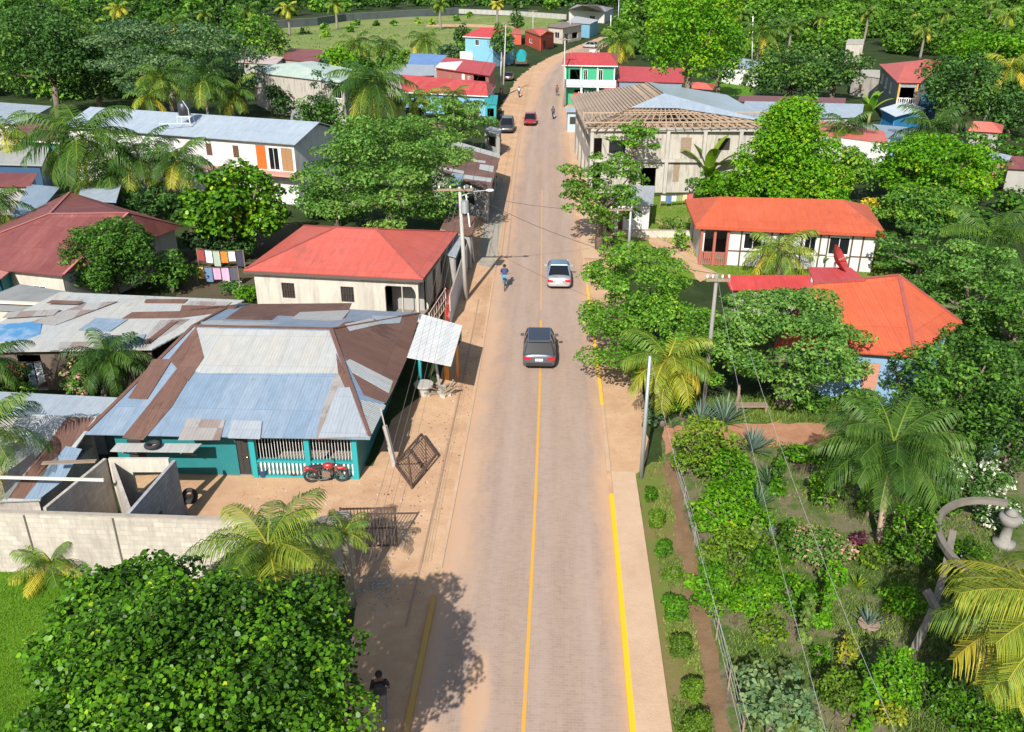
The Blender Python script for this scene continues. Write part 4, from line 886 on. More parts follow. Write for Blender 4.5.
for f_ in (0, .33, .66, 1): c = a.lerp(b, f_); bm_.box((c.x, c.y-1.3, 1.4), (.28, .28, 2.8)); bm_.box((c.x, a.lerp(b, f_).y-.06, 4.4), (.18, .14, 2.7))
bm_.box(((a.x+b.x)/2+1.5, a.y-.10, 1.4), (abs(b.x-a.x)*.6, .1, 2.7)); bm_.build('porch_posts', WHITEP, HG)
e_ = [G(617.5, 81, 3.6), G(684, 82.5, 3.6), G(684.5, 68, 4.8), G(619, 66, 4.8)]
house('red_roof_store', 'long store with plain red roof right of the green balcony house', 'shop', e_, None, .3, paint('blue_grey_wall', (.16, .22, .28), .6), REDB, {0: [(.1, .4, 1, 2.6, 'open')]})
house('red_side_porch', 'low red sloping porch roof between the green house and the red store', 'shed', [G(603, 92, 2.6), G(617, 93, 2.6), G(620, 74, 3.4), G(610, 72, 3.4)], None, .1, W_WHITE, REDB, {})
house('small_red_roof_hut', 'hut with little hipped red roof by the far green yard', 'shed', [G(689, 88, 2.8), G(713, 90, 2.8), G(716, 84.5, 2.8), G(692, 82, 2.8)], (G(697, 82, 3.6), G(706, 83, 3.6)), .4, W_GREY, REDR, {0: [(.2, .8, .8, 2.3, 'open')]})
house('long_grey_roof_building', 'long building with pale blue-grey roof behind the bright green tree', 'building', [G(738, 119, 3.0), G(862, 117, 3.0), G(864, 104, 3.6), G(745, 101, 3.6)], None, .3, W_GREY, PALEB, {})
house('dark_ridge_building', 'narrow building with dark maroon flat roof strip behind the pale long roof', 'building', [G(738, 101, 3.4), G(845, 104.5, 3.4), G(846, 98, 3.5), G(740, 95, 3.5)], None, .2, paint('dim_maroon_wall', (.13, .06, .06), .8), paint('maroon_strip', (.17, .08, .08), .8), {})
house('white_block_house', 'whitewashed block house with flat salmon red roof', 'house', [G(816, 134, 3.0), G(889, 143, 3.0), G(884, 131, 3.2), G(818, 121, 3.2)], None, .1, W_WHITE, roofing('salmon_roof', (.58, .14, .10), (.55, .18, .14), amt=.15), {0: [(.4, .46, 1, 2, 'shutter')]}, walltop=2.95)
house('grey_low_house', 'low grey flat-roofed house right of the salmon red roof', 'house', [G(868, 135, 2.6), G(915, 141, 2.6), G(917, 128, 2.7), G(862, 123, 2.7)], None, .1, W_BLUE, roofing('grey_blue_low', (.25, .32, .40), (.3, .36, .42), amt=.1), {})
HU, HUR, fu, eu = house('stilt_house', 'raised house with bright red roof and white-railed porch among dark trees', 'house', [G(897, 82, 6.0), G(921, 82.5, 6.0), G(943, 61.5, 6.0), G(879, 64, 6.0)], (G(905, 64.5, 7.2), G(926, 59, 7.4)), .4, paint('slat_wall_grey', (.25, .26, .26), .8, .6, 3), REDR,
      {0: [(.1, .9, 3.2, 5.3, 'open')], 3: [(.1, .2, 3.6, 5, 'win'), (.35, .45, 3.6, 5, 'win'), (.6, .7, 3.6, 5, 'win')]})
m_ = WB(); a, b = fu[0], fu[1]; m_.bar((a.x, a.y-.15, 3.95), (b.x, b.y-.15, 3.95), .1, .1)
for i in range(9): c = a.lerp(b, i/8); m_.box((c.x, c.y-.15, 3.5), (.1, .08, .8))
m_.bar((a.x, a.y-.15, 3.08), (b.x, b.y-.15, 3.08), .12, .12); m_.build('porch_railing', WHITEP, HU)
m_ = WB(); [m_.box((c.x, c.y-.1, 2.9), (.16, .14, 5.8)) for c in (a, b)]; m_.build('porch_posts', paint('orange_paint', (.72, .33, .05), .5), HU)
house('blue_hut', 'bright blue hut with pale sheet roof below the raised red-roofed house', 'shed', [G(895.5, 116.5, 3.2), G(926, 108.5, 3.2), G(905, 101, 3.4), G(880, 108.5, 3.4)], None, .35, paint('strong_blue_wall', (.03, .22, .46), .6), roofing('white_blue_sheets', (.55, .63, .72), (.6, .66, .72), amt=.03), {})
house('blue_annex', 'dark blue annex at the right of the raised red-roofed house', 'shed', [G(921, 104, 3.4), G(938, 104, 3.4), G(936, 94, 3.6), G(922, 94, 3.6)], None, .1, W_DBLUE, paint('dark_blue_roof', (.05, .16, .28), .6), {})
house('pale_shack', 'pale old concrete shack in a gap among the dark trees', 'shed', [G(852, 74, 3.4), G(880, 78, 3.4), G(880, 70, 3.5), G(854, 69, 3.5)], None, .1, W_CONC, W_CONC, {0: [(.3, .42, 1, 2, 'shutter')]})
house('tree_gap_ruin', 'ruined pale wall peeking out high among the far trees', 'ruin', [G(846, 44, 4), G(864, 44, 4), G(864, 39, 4), G(848, 39, 4)], None, .1, W_CONC, W_CONC, {0: [(.3, .5, 1, 2.4, 'shutter')]})
house('white_yard_house', 'white house with low roof half hidden behind the yellow-flowered tall tree', 'house', [G(722, 66, 3), G(760, 70, 3), G(764, 62, 3.4), G(724, 55, 3.4)], None, .2, W_WHITE, PALEB, {0: [(.2, .35, 1, 2, 'win'), (.6, .7, 0, 2, 'door')]})
house('brick_red_roof_house', 'house with brick red roof under the leaning palm', 'house', [G(968, 131, 2.9), G(1002, 133, 2.9), G(1004, 125, 3.0), G(964, 121, 3.0)], (G(974, 121, 3.9), G(992, 122, 3.9)), .3, W_GREY, REDR, {})
house('blue_edge_roof_hut', 'hut with blue-edged roof over a reddish wall near the right edge', 'shed', [G(988, 158.5, 2.6), G(1014, 162, 2.6), G(1013, 156, 2.8), G(990, 151, 2.8)], None, .1, paint('brownish_wall', (.35, .2, .13), .7), PALEB, {})
house('edge_maroon_roof_house', 'house with maroon roof cut by the right edge of the picture', 'house', [G(1004, 168, 2.8), G(1080, 172, 2.8), G(1085, 158, 3.3), G(1012, 156, 3.3)], None, .3, W_GREY, MAROON, {})
# white timber-frame house with orange roof
e_ = [G(695.5, 226, 3.0), G(887, 234.5, 3.0), G(868, 205, 3.0), G(685, 199, 3.0)]
HO, HOR, fo_, eo_ = house('orange_roof_house', 'long white house with orange-red hipped roof and a railed porch at its left end', 'house', e_, (G(720, 196.5, 4.1), G(842, 199.5, 4.1)), .55, W_WHITE, ORR,
      {0: [(.02, .15, 0, 2.6, 'open'), (.25, .36, 1.3, 2.5, 'win'), (.60, .67, 1.2, 2.5, 'win'), (.74, .86, 1.2, 2.5, 'win')], 3: [(.05, .3, 0, 2.6, 'open')]}, fascia=paint('orange_fascia', (.4, .07, .03), .6))
m_ = WB(); a, b = fo_[0], fo_[1]; L_ = (b-a).length; e1 = (b-a).normalized()
for f_ in (.235, .37, .41, .455, .585, .69, .735, .87, .93): c = a+e1*(f_*L_); m_.box((c.x, c.y-.03, 1.5), (.10, .06, 2.9))
m_.bar((a.x+.15*L_, a.lerp(b, .15).y-.035, 1.15), (b.x, b.y-.035, 1.15), .05, .08); m_.build('timber_frame', WOODD, HO)
BR = paint('brick_red_paint', (.33, .10, .07), .7); m_ = WB(); e3 = a+e1*(.155*L_)
for c in (a, a.lerp(e3, .5), e3): m_.box((c.x, c.y-.12, 1.45), (.18, .18, 2.9))
for i in range(13): c = a.lerp(e3, i/12); m_.box((c.x, c.y-.12, .5), (.08, .06, .9))
m_.bar((a.x, a.y-.12, .98), (e3.x, e3.y-.12, .98), .1, .08); m_.build('porch_railing', BR, HO)
# red-roofed blue house
e_ = [G(775, 347, 3.0), G(916, 357, 3.0), G(963, 323, 3.0), G(850, 300, 3.0)]
HB, HBR, fb_, eb2 = house('blue_wall_house', 'light blue house with bright red roof between garden trees', 'house', e_, (G(812, 284, 4.9), G(899, 275, 4.9)), .5, paint('sky_blue_wall', (.20, .33, .47), .6, .35, 1), ORR,
      {0: [(.655, .79, .9, 2.3, 'shutter', paint('terracotta_shutter', (.45, .22, .15), .7)), (.2, .3, .9, 2.1, 'win')]}, ridgecap=RIDGE)
house('left_wing', 'lower dull red wing roof left of the bright red one behind the layered tree', 'house', [G(731, 290, 2.8), G(812, 291, 2.8), G(811, 275, 3.3), G(724, 275, 3.3)], None, .35, W_GREY, roofing('crimson_roof', (.45, .05, .045), (.5, .06, .05), amt=.08), {})
house('upper_wing', 'raised red roof piece behind the bright red roof, dish beside it', 'house', [G(815, 284, 4.9), G(866, 280, 4.9), G(851, 267.5, 5.1), G(808, 267, 5.1)], None, .3, W_GREY, REDB, {})
ds = thing('satellite_dish', 'dark red satellite dish standing behind the red roofs', 'satellite dish', G(834, 270, 4.9)); dl = ds.location.copy(); ds.location.z = 0
m_ = MB(); q = Vector((.75, -.35, .55)).to_track_quat('Z', 'Y')
for i in range(5):
    for j in range(16):
        r0_, r1_ = .85*i/5, .85*(i+1)/5; a0_, a1_ = 2*math.pi*j/16, 2*math.pi*(j+1)/16
        P_ = [Vector((rr*math.cos(aa), rr*math.sin(aa), .5*rr*rr)) for rr, aa in ((r0_, a0_), (r1_, a0_), (r1_, a1_), (r0_, a1_))]
        m_.poly([Vector((0, 0, 5.4))+q@p for p in P_])
m_.build('dish', paint('dark_red_mesh', (.32, .03, .03), .6), ds)
m_ = MB(); m_.tube([(0, 0, 0), (0, 0, 5.35)], .06, 6); m_.bar((0, 0, 5.4), tuple(Vector((0, 0, 5.4))+q@Vector((0, 0, .8))), .03); m_.build('mast', STEEL, ds)

# concrete building under construction
A_, B_ = G(590, 193), G(768, 193); B_.y = A_.y+.5; dep = 20.0; zt = 6.05
cb_ = thing('unfinished_building', 'two-storey bare concrete building with its timber roof frame still open', 'building', (A_.x+8, A_.y+8, 0)); m_ = WB()
L_ = B_.x-A_.x; C_ = Vector((B_.x-.5, B_.y+dep, 0)); D_ = Vector((A_.x-.2, A_.y+dep, 0))
fr = lambda x: (x-590)/178*L_
hol = [(fr(592), fr(600), .2, 5.2), (fr(607), fr(623), 3.8, 5.0), (fr(677.5), fr(688), 3.9, 5.2), (fr(714), fr(726), 4.0, 5.1), (fr(672), fr(678), 1.0, 3.0), (fr(640), fr(655), 0, 2.4)]
wallseg(m_, A_, B_, 0, zt, .25, hol); hl = [(1.5+i*4.2, 3.6+i*4.2, 3.6, 5.2) for i in range(4)]+[(1.5+i*4.2, 4.2+i*4.2, 0, 2.4) for i in range(4)]
wallseg(m_, D_, A_+Vector((0, .25, 0)), 0, zt, .25, hl); wallseg(m_, B_+Vector((0, .25, 0)), C_, 0, zt, .25); wallseg(m_, C_, D_, 0, zt, .25); m_.build('wall', W_CONC, cb_)
m_ = WB()
for x in (590, 629, 664, 700, 735, 767): u = A_.x+fr(x); m_.box((u, A_.y-.03, 3.05), (.32, .30, 6.1))
m_.box(((A_.x+B_.x)/2, A_.y-.02, 3.1), (L_, .22, .28)); m_.box(((A_.x+B_.x)/2, A_.y-.03, 5.95), (L_, .26, .26)); m_.build('columns', stucco('pale_concrete_frame', (.42, .40, .36), (.2, .18, .15), 1.1), cb_)
m_ = WB(); m_.slab([Vector((A_.x+.2, A_.y+.3, 3.1)), Vector((B_.x-.2, B_.y+.3, 3.1)), Vector((C_.x-.2, C_.y-.3, 3.1)), Vector((D_.x+.2, D_.y-.3, 3.1))], .15)
m_.slab([Vector((A_.x+.2, A_.y+.3, 5.7)), Vector((B_.x-.2, B_.y+.3, 5.7)), Vector((C_.x-.2, C_.y-.3, 5.7)), Vector((D_.x+.2, D_.y-.3, 5.7))], .12)
m_.build('floor', paint('attic_boards', (.38, .26, .18), .9, .5, 2), cb_)
for h, mt in ((hol[2], POSTW), (hol[3], SHADE), (hol[4], POSTW), (hol[1], GLASS)): opening(cb_, A_, B_, h, 'shutter', mt)  # the SHADE panel paints the darkness of an open window
TIM = paint('raw_timber', (.36, .27, .19), .85, .4, 3)
ap = Vector((G(664, 96, 8.2).x, A_.y+6.2, 8.25)); bk = Vector((ap.x-.3, A_.y+dep-4.5, 8.25)); oz = zt+.12
FLc, FRc, BRc, BLc = Vector((A_.x-.7, A_.y-.8, oz)), Vector((B_.x+.6, B_.y-.8, oz)), Vector((C_.x+.6, C_.y+.6, oz)), Vector((D_.x-.7, D_.y+.6, oz))
m_ = WB()
def rafters(p, q, r, s_, k, pur, w=.09):   # between eave p-q and top r-s
    for i in range(k+1): t = i/k; m_.bar(p.lerp(q, t), r.lerp(s_, t), w, .14)
    for j in range(pur+1): t = j/pur; m_.bar(p.lerp(r, t)+Vector((0, 0, .1)), q.lerp(s_, t)+Vector((0, 0, .1)), .06, .05)
rafters(FLc, BLc, ap, bk, 20, 9); rafters(FLc, FRc, ap, ap, 22, 8); rafters(FRc, BRc, ap, bk, 14, 3)
for i in range(23):
    c = FLc.lerp(FRc, i/22); m_.box((c.x, c.y+.8, 6.35), (.09, .09, .55)); d_ = c+Vector((0, 3.2, 0)); m_.box((d_.x, d_.y, 6.6), (.08, .08, 1.1))
for i in range(12): c = FLc.lerp(FRc, i/11); m_.bar((c.x, c.y+.8, 6.2), (c.x+1.4, c.y+3.2, 7.1), .07)
for yy, zz in ((.8, 6.62), (3.2, 7.15), (2.0, 6.2)): m_.bar((FLc.x, FLc.y+yy, zz), (FRc.x, FRc.y+yy, zz), .09, .12)
m_.build('roof_frame', TIM, cb_)
# battens make the left slope look almost closed with brown boards
m_ = WB()
for j in range(26):
    if random.random() < .1: continue
    t0_ = j/26; t1_ = t0_+.0245; up = Vector((0, 0, .17)); m_.slab([FLc.lerp(ap, t0_)+up, BLc.lerp(bk, t0_)+up, BLc.lerp(bk, t1_)+up, FLc.lerp(ap, t1_)+up], .02)
m_.build('roof_boards', roofing('roof_boards', (.36, .27, .20), (.44, .34, .25), (.24, .17, .12), amt=.4, period=3, sheet=(1.1, .35)), cb_)
m_ = WB(); up = Vector((0, 0, .2)); lo1, lo2 = FLc.lerp(ap, .56), FRc.lerp(ap, .12); m_.slab([lo1+up, FLc.lerp(FRc, .55).lerp(ap, .54)+up, lo2+up, ap+up], .03)
m_.slab([FRc.lerp(ap, .05)+up, BRc+up, bk+up, ap+up], .03); m_.build('roof_sheets', roofing('new_zinc_sheets', (.50, .58, .66), (.44, .52, .62), amt=.02, metal=.3, rough=.35, sheet=(1, 6)), cb_)

# small white yard hut below the layered roadside tree
house('white_hut', 'small white hut with grey roof in the yard beside the spreading tree', 'shed', [G(612, 203, 2.3), G(653, 205, 2.3), G(655, 186, 2.5), G(618, 184, 2.5)], None, .25, W_WHITE, roofing('weathered_grey_sheets', (.36, .38, .40), (.42, .43, .44), amt=.15), {0: [(.1, .25, 0, 1.9, 'door')]})
# porch canopy over the street
pc = thing('street_canopy', 'white corrugated sheet canopy on teal and orange posts at the dirt verge', 'canopy', G(432, 388)); cz = [G(407, 357, 2.75), G(451, 366, 2.75), G(462.5, 325.5, 2.85), G(422, 314, 2.85)]
m_ = WB(); m_.slab(cz, .03); m_.build('canopy_sheet', roofing('white_canopy_sheets', (.62, .63, .62), (.66, .66, .64), amt=.12, period=.25), pc)
m_ = WB(); c = G(421, 389); m_.tube([(c.x, c.y, 0), (c.x, c.y, 2.7)], .09, 8); m_.build('teal_post', TEALP, pc, smooth=True)
m_ = WB(); c = G(447, 379); m_.box((c.x, c.y, 1.35), (.24, .2, 2.7)); c2 = cz[2]+Vector((-.3, -.3, 0)); m_.box((c2.x, c2.y, 1.35), (.12, .12, 2.7)); m_.build('orange_post', paint('orange_post_paint', (.75, .28, .03), .6), pc)
# ---------------- vegetation ----------------
def wood(name, label, poly, sp, Rm, mats, leafpx=2.7, hmin=5, hmax=10, avoid=(), per=.62, flat=.8, tone=.45):
    """far woodland read as one mass: one object"""
    xs = [p[0] for p in poly]; ys = [p[1] for p in poly]; got = []; tries = 0
    while tries < 14000:
        tries += 1
        x = random.uniform(min(xs), max(xs)); y = random.uniform(min(ys), max(ys))
        if not in_poly(x, y, poly): continue
        dd = sp*(.42+max(0, y+6)*.016)
        if any(abs(x-a) < dd and abs(y-b) < dd*.42 for a, b in got): continue
        if any(x0 < x < x1 and y0 < y < y1 for x0, y0, x1, y1 in avoid): continue
        got.append((x, y))
    Vs, Fs, Ts, k = [], [], [], 0
    for x, y in got:
        g = G(x, y); h = random.uniform(hmin, hmax); Rr = Rm*random.uniform(.7, 1.25); c = (g.x, g.y, h-Rr*flat); s = F/(g.y*cT+12*sT)
        leaf = min(max(leafpx/s, .12), 1.6); tb = tone+random.choice((-.25, -.15, -.05, 0, .05, .12, .25)); bl = []
        for i in range(6):
            d = Vector((random.gauss(0, 1), random.gauss(0, 1), random.gauss(.3, .7))).normalized(); q = Rr*random.uniform(.35, .62)
            bl.append((c[0]+d.x*q*1.1, c[1]+d.y*q*1.1, c[2]+d.z*q*flat, Rr*.5, Rr*.5, Rr*.4*flat+.2, tb+random.uniform(-.08, .1)))
        bl.append((c[0], c[1], max(1, c[2]*.5), Rr*.6, Rr*.6, max(1.2, c[2]*.5), tb-.12))  # low core leaves toned darker, inner shade put into leaf colour
        P, N, T = crown_points(bl, per, leaf, .2); m_ = P[:, 2] > .1; P, N, T = P[m_], N[m_], T[m_]
        L = leaf*RNG.uniform(.8, 1.5, len(P)); V, Fq = leaves(P, N, L*1.2, L*.85); Vs.append(V); Fs.append(Fq+k); k += len(V); Ts.append(np.repeat(np.clip(T, 0, 1), 4))
    o = npmesh(name, np.vstack(Vs), np.vstack(Fs), LM[mats], np.concatenate(Ts)); return tag(o, label, 'woodland', kind='stuff')
wood('woodland', 'mass of mixed dark woodland filling the upper left corner', [(-90, -9), (262, -9), (258, 20), (232, 60), (215, 96), (150, 100), (-90, 98)], 10.5, 4.8, 'mid', tone=.36)
wood('woodland', 'distant tree belt beyond the field wall', [(262, -9), (640, -9), (622, 14), (560, 10), (470, 7), (400, 9), (330, 13), (262, 18)], 14, 5, 'mid', tone=.4)
wood('woodland', 'hillside woodland filling the upper right', [(636, -9), (1110, -9), (1110, 150), (1004, 118), (960, 100), (946, 60), (880, 52), (835, 55), (770, 52), (752, 60), (716, 52), (640, 60), (622, 42), (630, 12)], 11.5, 5.0, 'fresh', avoid=((840, 38, 880, 62), (842, 60, 884, 96)), tone=.36)
wood('thicket', 'thicket of bushes between the roofs left of the field', [(205, 98), (258, 60), (262, 92), (300, 118), (310, 150), (285, 122), (250, 112)], 14, 2.6, 'dark', hmin=2.5, hmax=5)
wood('thicket', 'green thicket filling the gaps among palms behind the long red roof', [(300, 62), (345, 55), (400, 60), (385, 78), (345, 100), (335, 70)], 12, 2.4, 'mid', hmin=2.5, hmax=4.5, tone=.55)
wood('thicket', 'thicket right of the road behind the green balcony house', [(622, 46), (690, 58), (700, 80), (690, 66), (622, 63), (600, 52)], 12, 2.6, 'mid', hmin=3, hmax=6)
wood('thicket', 'undergrowth among the trees at the right edge', [(862, 150), (1000, 165), (1080, 185), (1080, 420), (985, 400), (965, 320), (890, 260), (905, 215), (870, 190)], 17, 2.0, 'mid', hmin=1.6, hmax=3.4, leafpx=3.2, per=.8)
wood('thicket', 'undergrowth around the pale and white houses behind the bright tree', [(700, 98), (740, 105), (735, 150), (820, 152), (880, 160), (870, 190), (720, 192), (700, 170)], 15, 1.8, 'mid', hmin=1.2, hmax=2.8, per=.8)


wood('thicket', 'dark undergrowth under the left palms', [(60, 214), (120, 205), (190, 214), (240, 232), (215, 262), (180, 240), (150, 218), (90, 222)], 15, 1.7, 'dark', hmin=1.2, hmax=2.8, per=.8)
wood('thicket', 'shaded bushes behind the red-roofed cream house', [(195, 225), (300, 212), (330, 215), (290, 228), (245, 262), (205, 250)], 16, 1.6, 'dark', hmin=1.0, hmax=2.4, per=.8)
wood('thicket', 'bushes between the layered tree and the stained hall', [(300, 118), (350, 116), (470, 112), (440, 135), (330, 150), (310, 145)], 14, 1.9, 'mid', hmin=1.5, hmax=3.4, per=.8)
wood('thicket', 'row of bushes scattered over the field and by its wall', [(300, 32), (345, 26), (470, 18), (470, 22), (350, 33), (310, 40)], 16, 2.0, 'mid', hmin=1.2, hmax=2.6, tone=.6)
wood('thicket', 'bushes along the near edge of the field', [(270, 62), (300, 56), (350, 62), (480, 48), (470, 62), (400, 74), (340, 72)], 13, 2.0, 'mid', hmin=1.4, hmax=3.2, tone=.55)
wood('thicket', 'undergrowth in the shade at the lower right corner', [(905, 640), (960, 600), (1060, 640), (1060, 760), (900, 760)], 26, .8, 'gloss', hmin=.5, hmax=1.1, per=.8, leafpx=4, tone=.4)
wood('thicket', 'leafy border between garden path and soil', [(690, 540), (702, 520), (765, 560), (780, 640), (745, 650), (715, 640)], 28, .55, 'bright', hmin=.4, hmax=.9, per=.8, leafpx=3.6, tone=.45)
wood('low_garden_plants', 'mixed low plants filling the garden between the named shrubs', [(770, 450), (860, 455), (900, 560), (960, 740), (790, 740), (780, 560)], 14, .36, 'bright', hmin=.2, hmax=.65, per=.8, leafpx=3.4, tone=.4)
wood('low_garden_plants', 'dull olive ground plants over the garden soil', [(700, 455), (860, 455), (900, 560), (1000, 740), (750, 740), (700, 560)], 16, .32, 'weed', hmin=.12, hmax=.4, per=.9, leafpx=3.0, tone=.55)
# named trees, upper left
tree('largest dark round tree at the far left top', 45, 52, 62, 44, 'round', 'dark', 2, 3.2, .9, .62)
tree('dark rounded tree just above the pale roof at the left edge', 95, 75, 42, 30, 'round', 'dark', 1.5, 3.2, .9, .66)
tree('wide blue-green tree with airy crown above the water tank', 165, 60, 78, 40, 'layer', 'blue', 3, 2.8, .75, .68, 40)
tree('blue-green tree leaning over the white gap near the palms', 240, 68, 32, 30, 'layer', 'blue', 2, 2.8, .75, .5, 20)
tree('bright bushy tree at the left corner of the field', 262, 38, 26, 22, 'round', 'mid', 1.5, 3, .8, .6)
tree('slim tree with dark leaf tufts in front of the stained hall', 322, 86, 14, 26, 'layer', 'blue', 1.5, 3, .8, .4, 9)
tree('bright low bush against the maroon striped roof', 338, 60, 22, 12, 'round', 'bright', .2, 3, .9, .6, 10)
tree('dark leafy tree beside the low block house', 318, 118, 26, 24, 'round', 'mid', 1, 3.2, .8, .35)
tree('broad light-leaved tree with layered branches behind the red-roofed cream house', 385, 172, 86, 58, 'layer', 'sage', 1.8, 3.4, 1.0, .66, 58, asp=.5)
tree('lower left arm of bushes in front of the layered tree', 335, 190, 44, 32, 'layer', 'sage', .5, 3.4, .95, .55, 24)
tree('yellow-green tree above the rusted roadside roof', 455, 120, 38, 25, 'layer', 'sage', 1.5, 3.2, .9, .7, 24)
tree('small roadside tree right of the blue two-storey house', 503, 42, 13, 17, 'round', 'mid', 1.5, 3, .8, .5)
tree('round bushy tree left of the blue two-storey house', 462, 36, 10, 12, 'round', 'dark', .5, 3, .8, .5)
tree('low bushy tree below the blue two-storey house', 450, 51, 13, 7, 'round', 'blue', .2, 3, .8, .6)
tree('small dark tree beside the pole past the road bend', 517, 22, 8, 11, 'round', 'mid', 1, 2.6, .8, .4)
tree('glossy big-leaved tree between the two-storey house and the red roof', 236, 207, 52, 46, 'round', 'gloss', .6, 3.9, .8, .66, 36, shape='round', asp=.7)
tree('rounded dense dark green tree in front of the maroon roof', 108, 256, 50, 40, 'round', 'mid', .4, 2.8, 1.2, .38, 50)
tree('smaller feathery bush right of the rounded dark tree', 170, 271, 22, 20, 'round', 'mid', .2, 3.2, 1.0, .42, 12)
shrub('light green bush at the left wall of the cream house', 250, 293, 17, 8, 'bright', tone=.5)
shrub('bush with pale blossoms under the laundry', 232, 287, 14, 6, 'white', tone=.42)
shrub('flowering shrub covered in coral blossom in front of the dark shed', 82, 380, 20, 22, 'pink', tone=.6, leafpx=3.6)
shrub('leafy bush left of the hanging laundry', 12, 390, 26, 26, 'mid', tone=.45)
shrub('small weeds beside the metal street posts', 471, 209, 4, 3, 'mid')
# giant near tree
tree('huge round-leaved tree with glossy foliage filling the lower left corner', 196, 702, 182, 114, 'round', 'gloss', 2, 4.9, .62, .50, 120, z=5.6, depth=1.0, shape='round', asp=.72, inner=.12)
tree('round-leaved tree lump rising left of the feathery palm', 132, 622, 100, 64, 'round', 'gloss', 1.0, 4.9, .62, .48, 50, z=3.6, shape='round', asp=.75)
# right side, far
tree('tall tree with yellow-green blossom patches right of the red store', 694, 38, 52, 50, 'round', 'bright', 2.5, 3.0, .8, .62, 40)
tree('darker tree on the right flank of the blossoming tree', 722, 55, 26, 34, 'round', 'dark', 1, 3.0, .8, .6)
tree('wide dark olive tree above the pale long roof', 790, 74, 46, 26, 'round', 'dark', .8, 3.0, .85, .72, 26)
tree('second dark olive tree touching the wide one', 836, 72, 30, 24, 'round', 'dark', .8, 3.0, .85, .68, 18)
tree('large deep green tree right of the raised house', 962, 90, 40, 40, 'round', 'dark', .8, 3.2, .9, .62, 28)
tree('bright crowned tree above the large deep green tree', 985, 58, 44, 26, 'round', 'bright', 3, 3.0, .85, .4, 24)
tree('deep green tree at the right edge behind the leaning palm', 1015, 110, 26, 26, 'round', 'dark', .5, 3.2, .85, .6, 16)
tree('tall cone-shaped bright green tree beside the unfinished building', 787, 157, 60, 52, 'cone', 'bright', .3, 3.2, 1.0, .60, 60)
tree('mid-green tree tucked behind the cone-shaped tree', 842, 170, 34, 28, 'round', 'mid', .5, 3.4, .9, .65, 18)
tree('broad bright mango tree above the orange roof', 935, 168, 68, 34, 'round', 'bright', .8, 3.4, 1.05, .52, 40)
tree('olive leafy tree below the broad mango tree', 925, 208, 50, 26, 'round', 'mid', .5, 3.4, .95, .62, 22)
tree('low green tree spreading past the brick red roof', 990, 150, 36, 20, 'layer', 'mid', .5, 3.4, .9, .45, 18)
tree('layered light tree right of the orange roof', 925, 250, 44, 30, 'layer', 'sage', .6, 3.6, .95, .5, 24)
tree('layered tree with tiered leaves over the red roof corner', 968, 285, 60, 44, 'layer', 'sage', 1.0, 3.6, 1.0, .6, 36)
tree('tree crowding the right edge above the dark thicket', 1015, 320, 40, 40, 'layer', 'mid', 1.0, 3.8, .95, .5, 18)
tree('dense dark-leaved tree right of the blue-walled house', 965, 385, 58, 60, 'round', 'mid', .5, 4.0, .8, .42, 26, inner=.12)
tree('dark leafy tree at the right edge above the white flowers', 1012, 432, 45, 50, 'round', 'mid', .5, 4.2, .8, .38, 20, inner=.12)
tree('small-leaved tree in front of the blue wall', 905, 375, 26, 32, 'layer', 'mid', .2, 3.8, .9, .5, 14)
tree('flat-topped roadside tree with umbrella layers before the unfinished building', 602, 190, 46, 38, 'layer', 'fresh', 1.8, 3.4, 1.0, .45, 30)
tree('single high umbrella tuft of the roadside tree reaching the bare wall', 634, 136, 24, 15, 'layer', 'bright', 4.5, 3.4, 1.0, .45, 12)
tree('broad pale green tree overhanging the road edge above the yellow palm', 636, 292, 58, 50, 'layer', 'fresh', 1.2, 3.6, .95, .55, 44)
tree('pale green tree behind the yellow palm leaning to the road', 662, 342, 76, 48, 'layer', 'fresh', .8, 3.6, .95, .5, 50)
tree('spreading layered tree in front of the red-roofed blue house', 791, 338, 84, 54, 'layer', 'sage', 1.5, 3.6, 1.05, .66, 64)
tree('bright shrubby tree by the yard gate', 612, 242, 13, 17, 'layer', 'bright', .2, 3.4, 1.0, .5, 12)
shrub('slim upright green shrub on the yard edge before the orange roof', 681, 240, 8, 11, 'mid', tone=.7)
shrub('thin spindly plants in the yard by the white hut', 672, 224, 14, 7, 'pink', tone=.45, per=.4)
shrub('dark red shrub at the porch rail', 738, 252, 6, 7, 'maroon', tone=.6)
shrub('yellow flowering shrub at the right end of the orange roof', 870, 205, 9, 8, 'yellow', tone=.75)
shrub('green vine bushes at the foot of the bare concrete wall', 722, 185, 32, 9, 'bright', tone=.45, k=16)
shrub('low bush behind the railed porch house corner', 912, 262, 28, 12, 'mid', tone=.5)
fanleaves('tall banana plant with upright leaves before the concrete wall', 706, 194, 52, 8, 'lime', tone=.35)
fanleaves('banana clump next to the raised red-roofed house', 868, 125, 32, 8, 'mid', tone=.7)
for lb, x, y, h in (('banana plant nearest the dish', 828, 268, 24), ('middle banana plant of the row by the orange roof', 850, 268, 26), ('banana plant at the right end of the row', 876, 266, 24)): fanleaves(lb, x, y, h, 9, 'mid', tone=.8, e=(1.2, .2), group='banana plants by the orange roof')
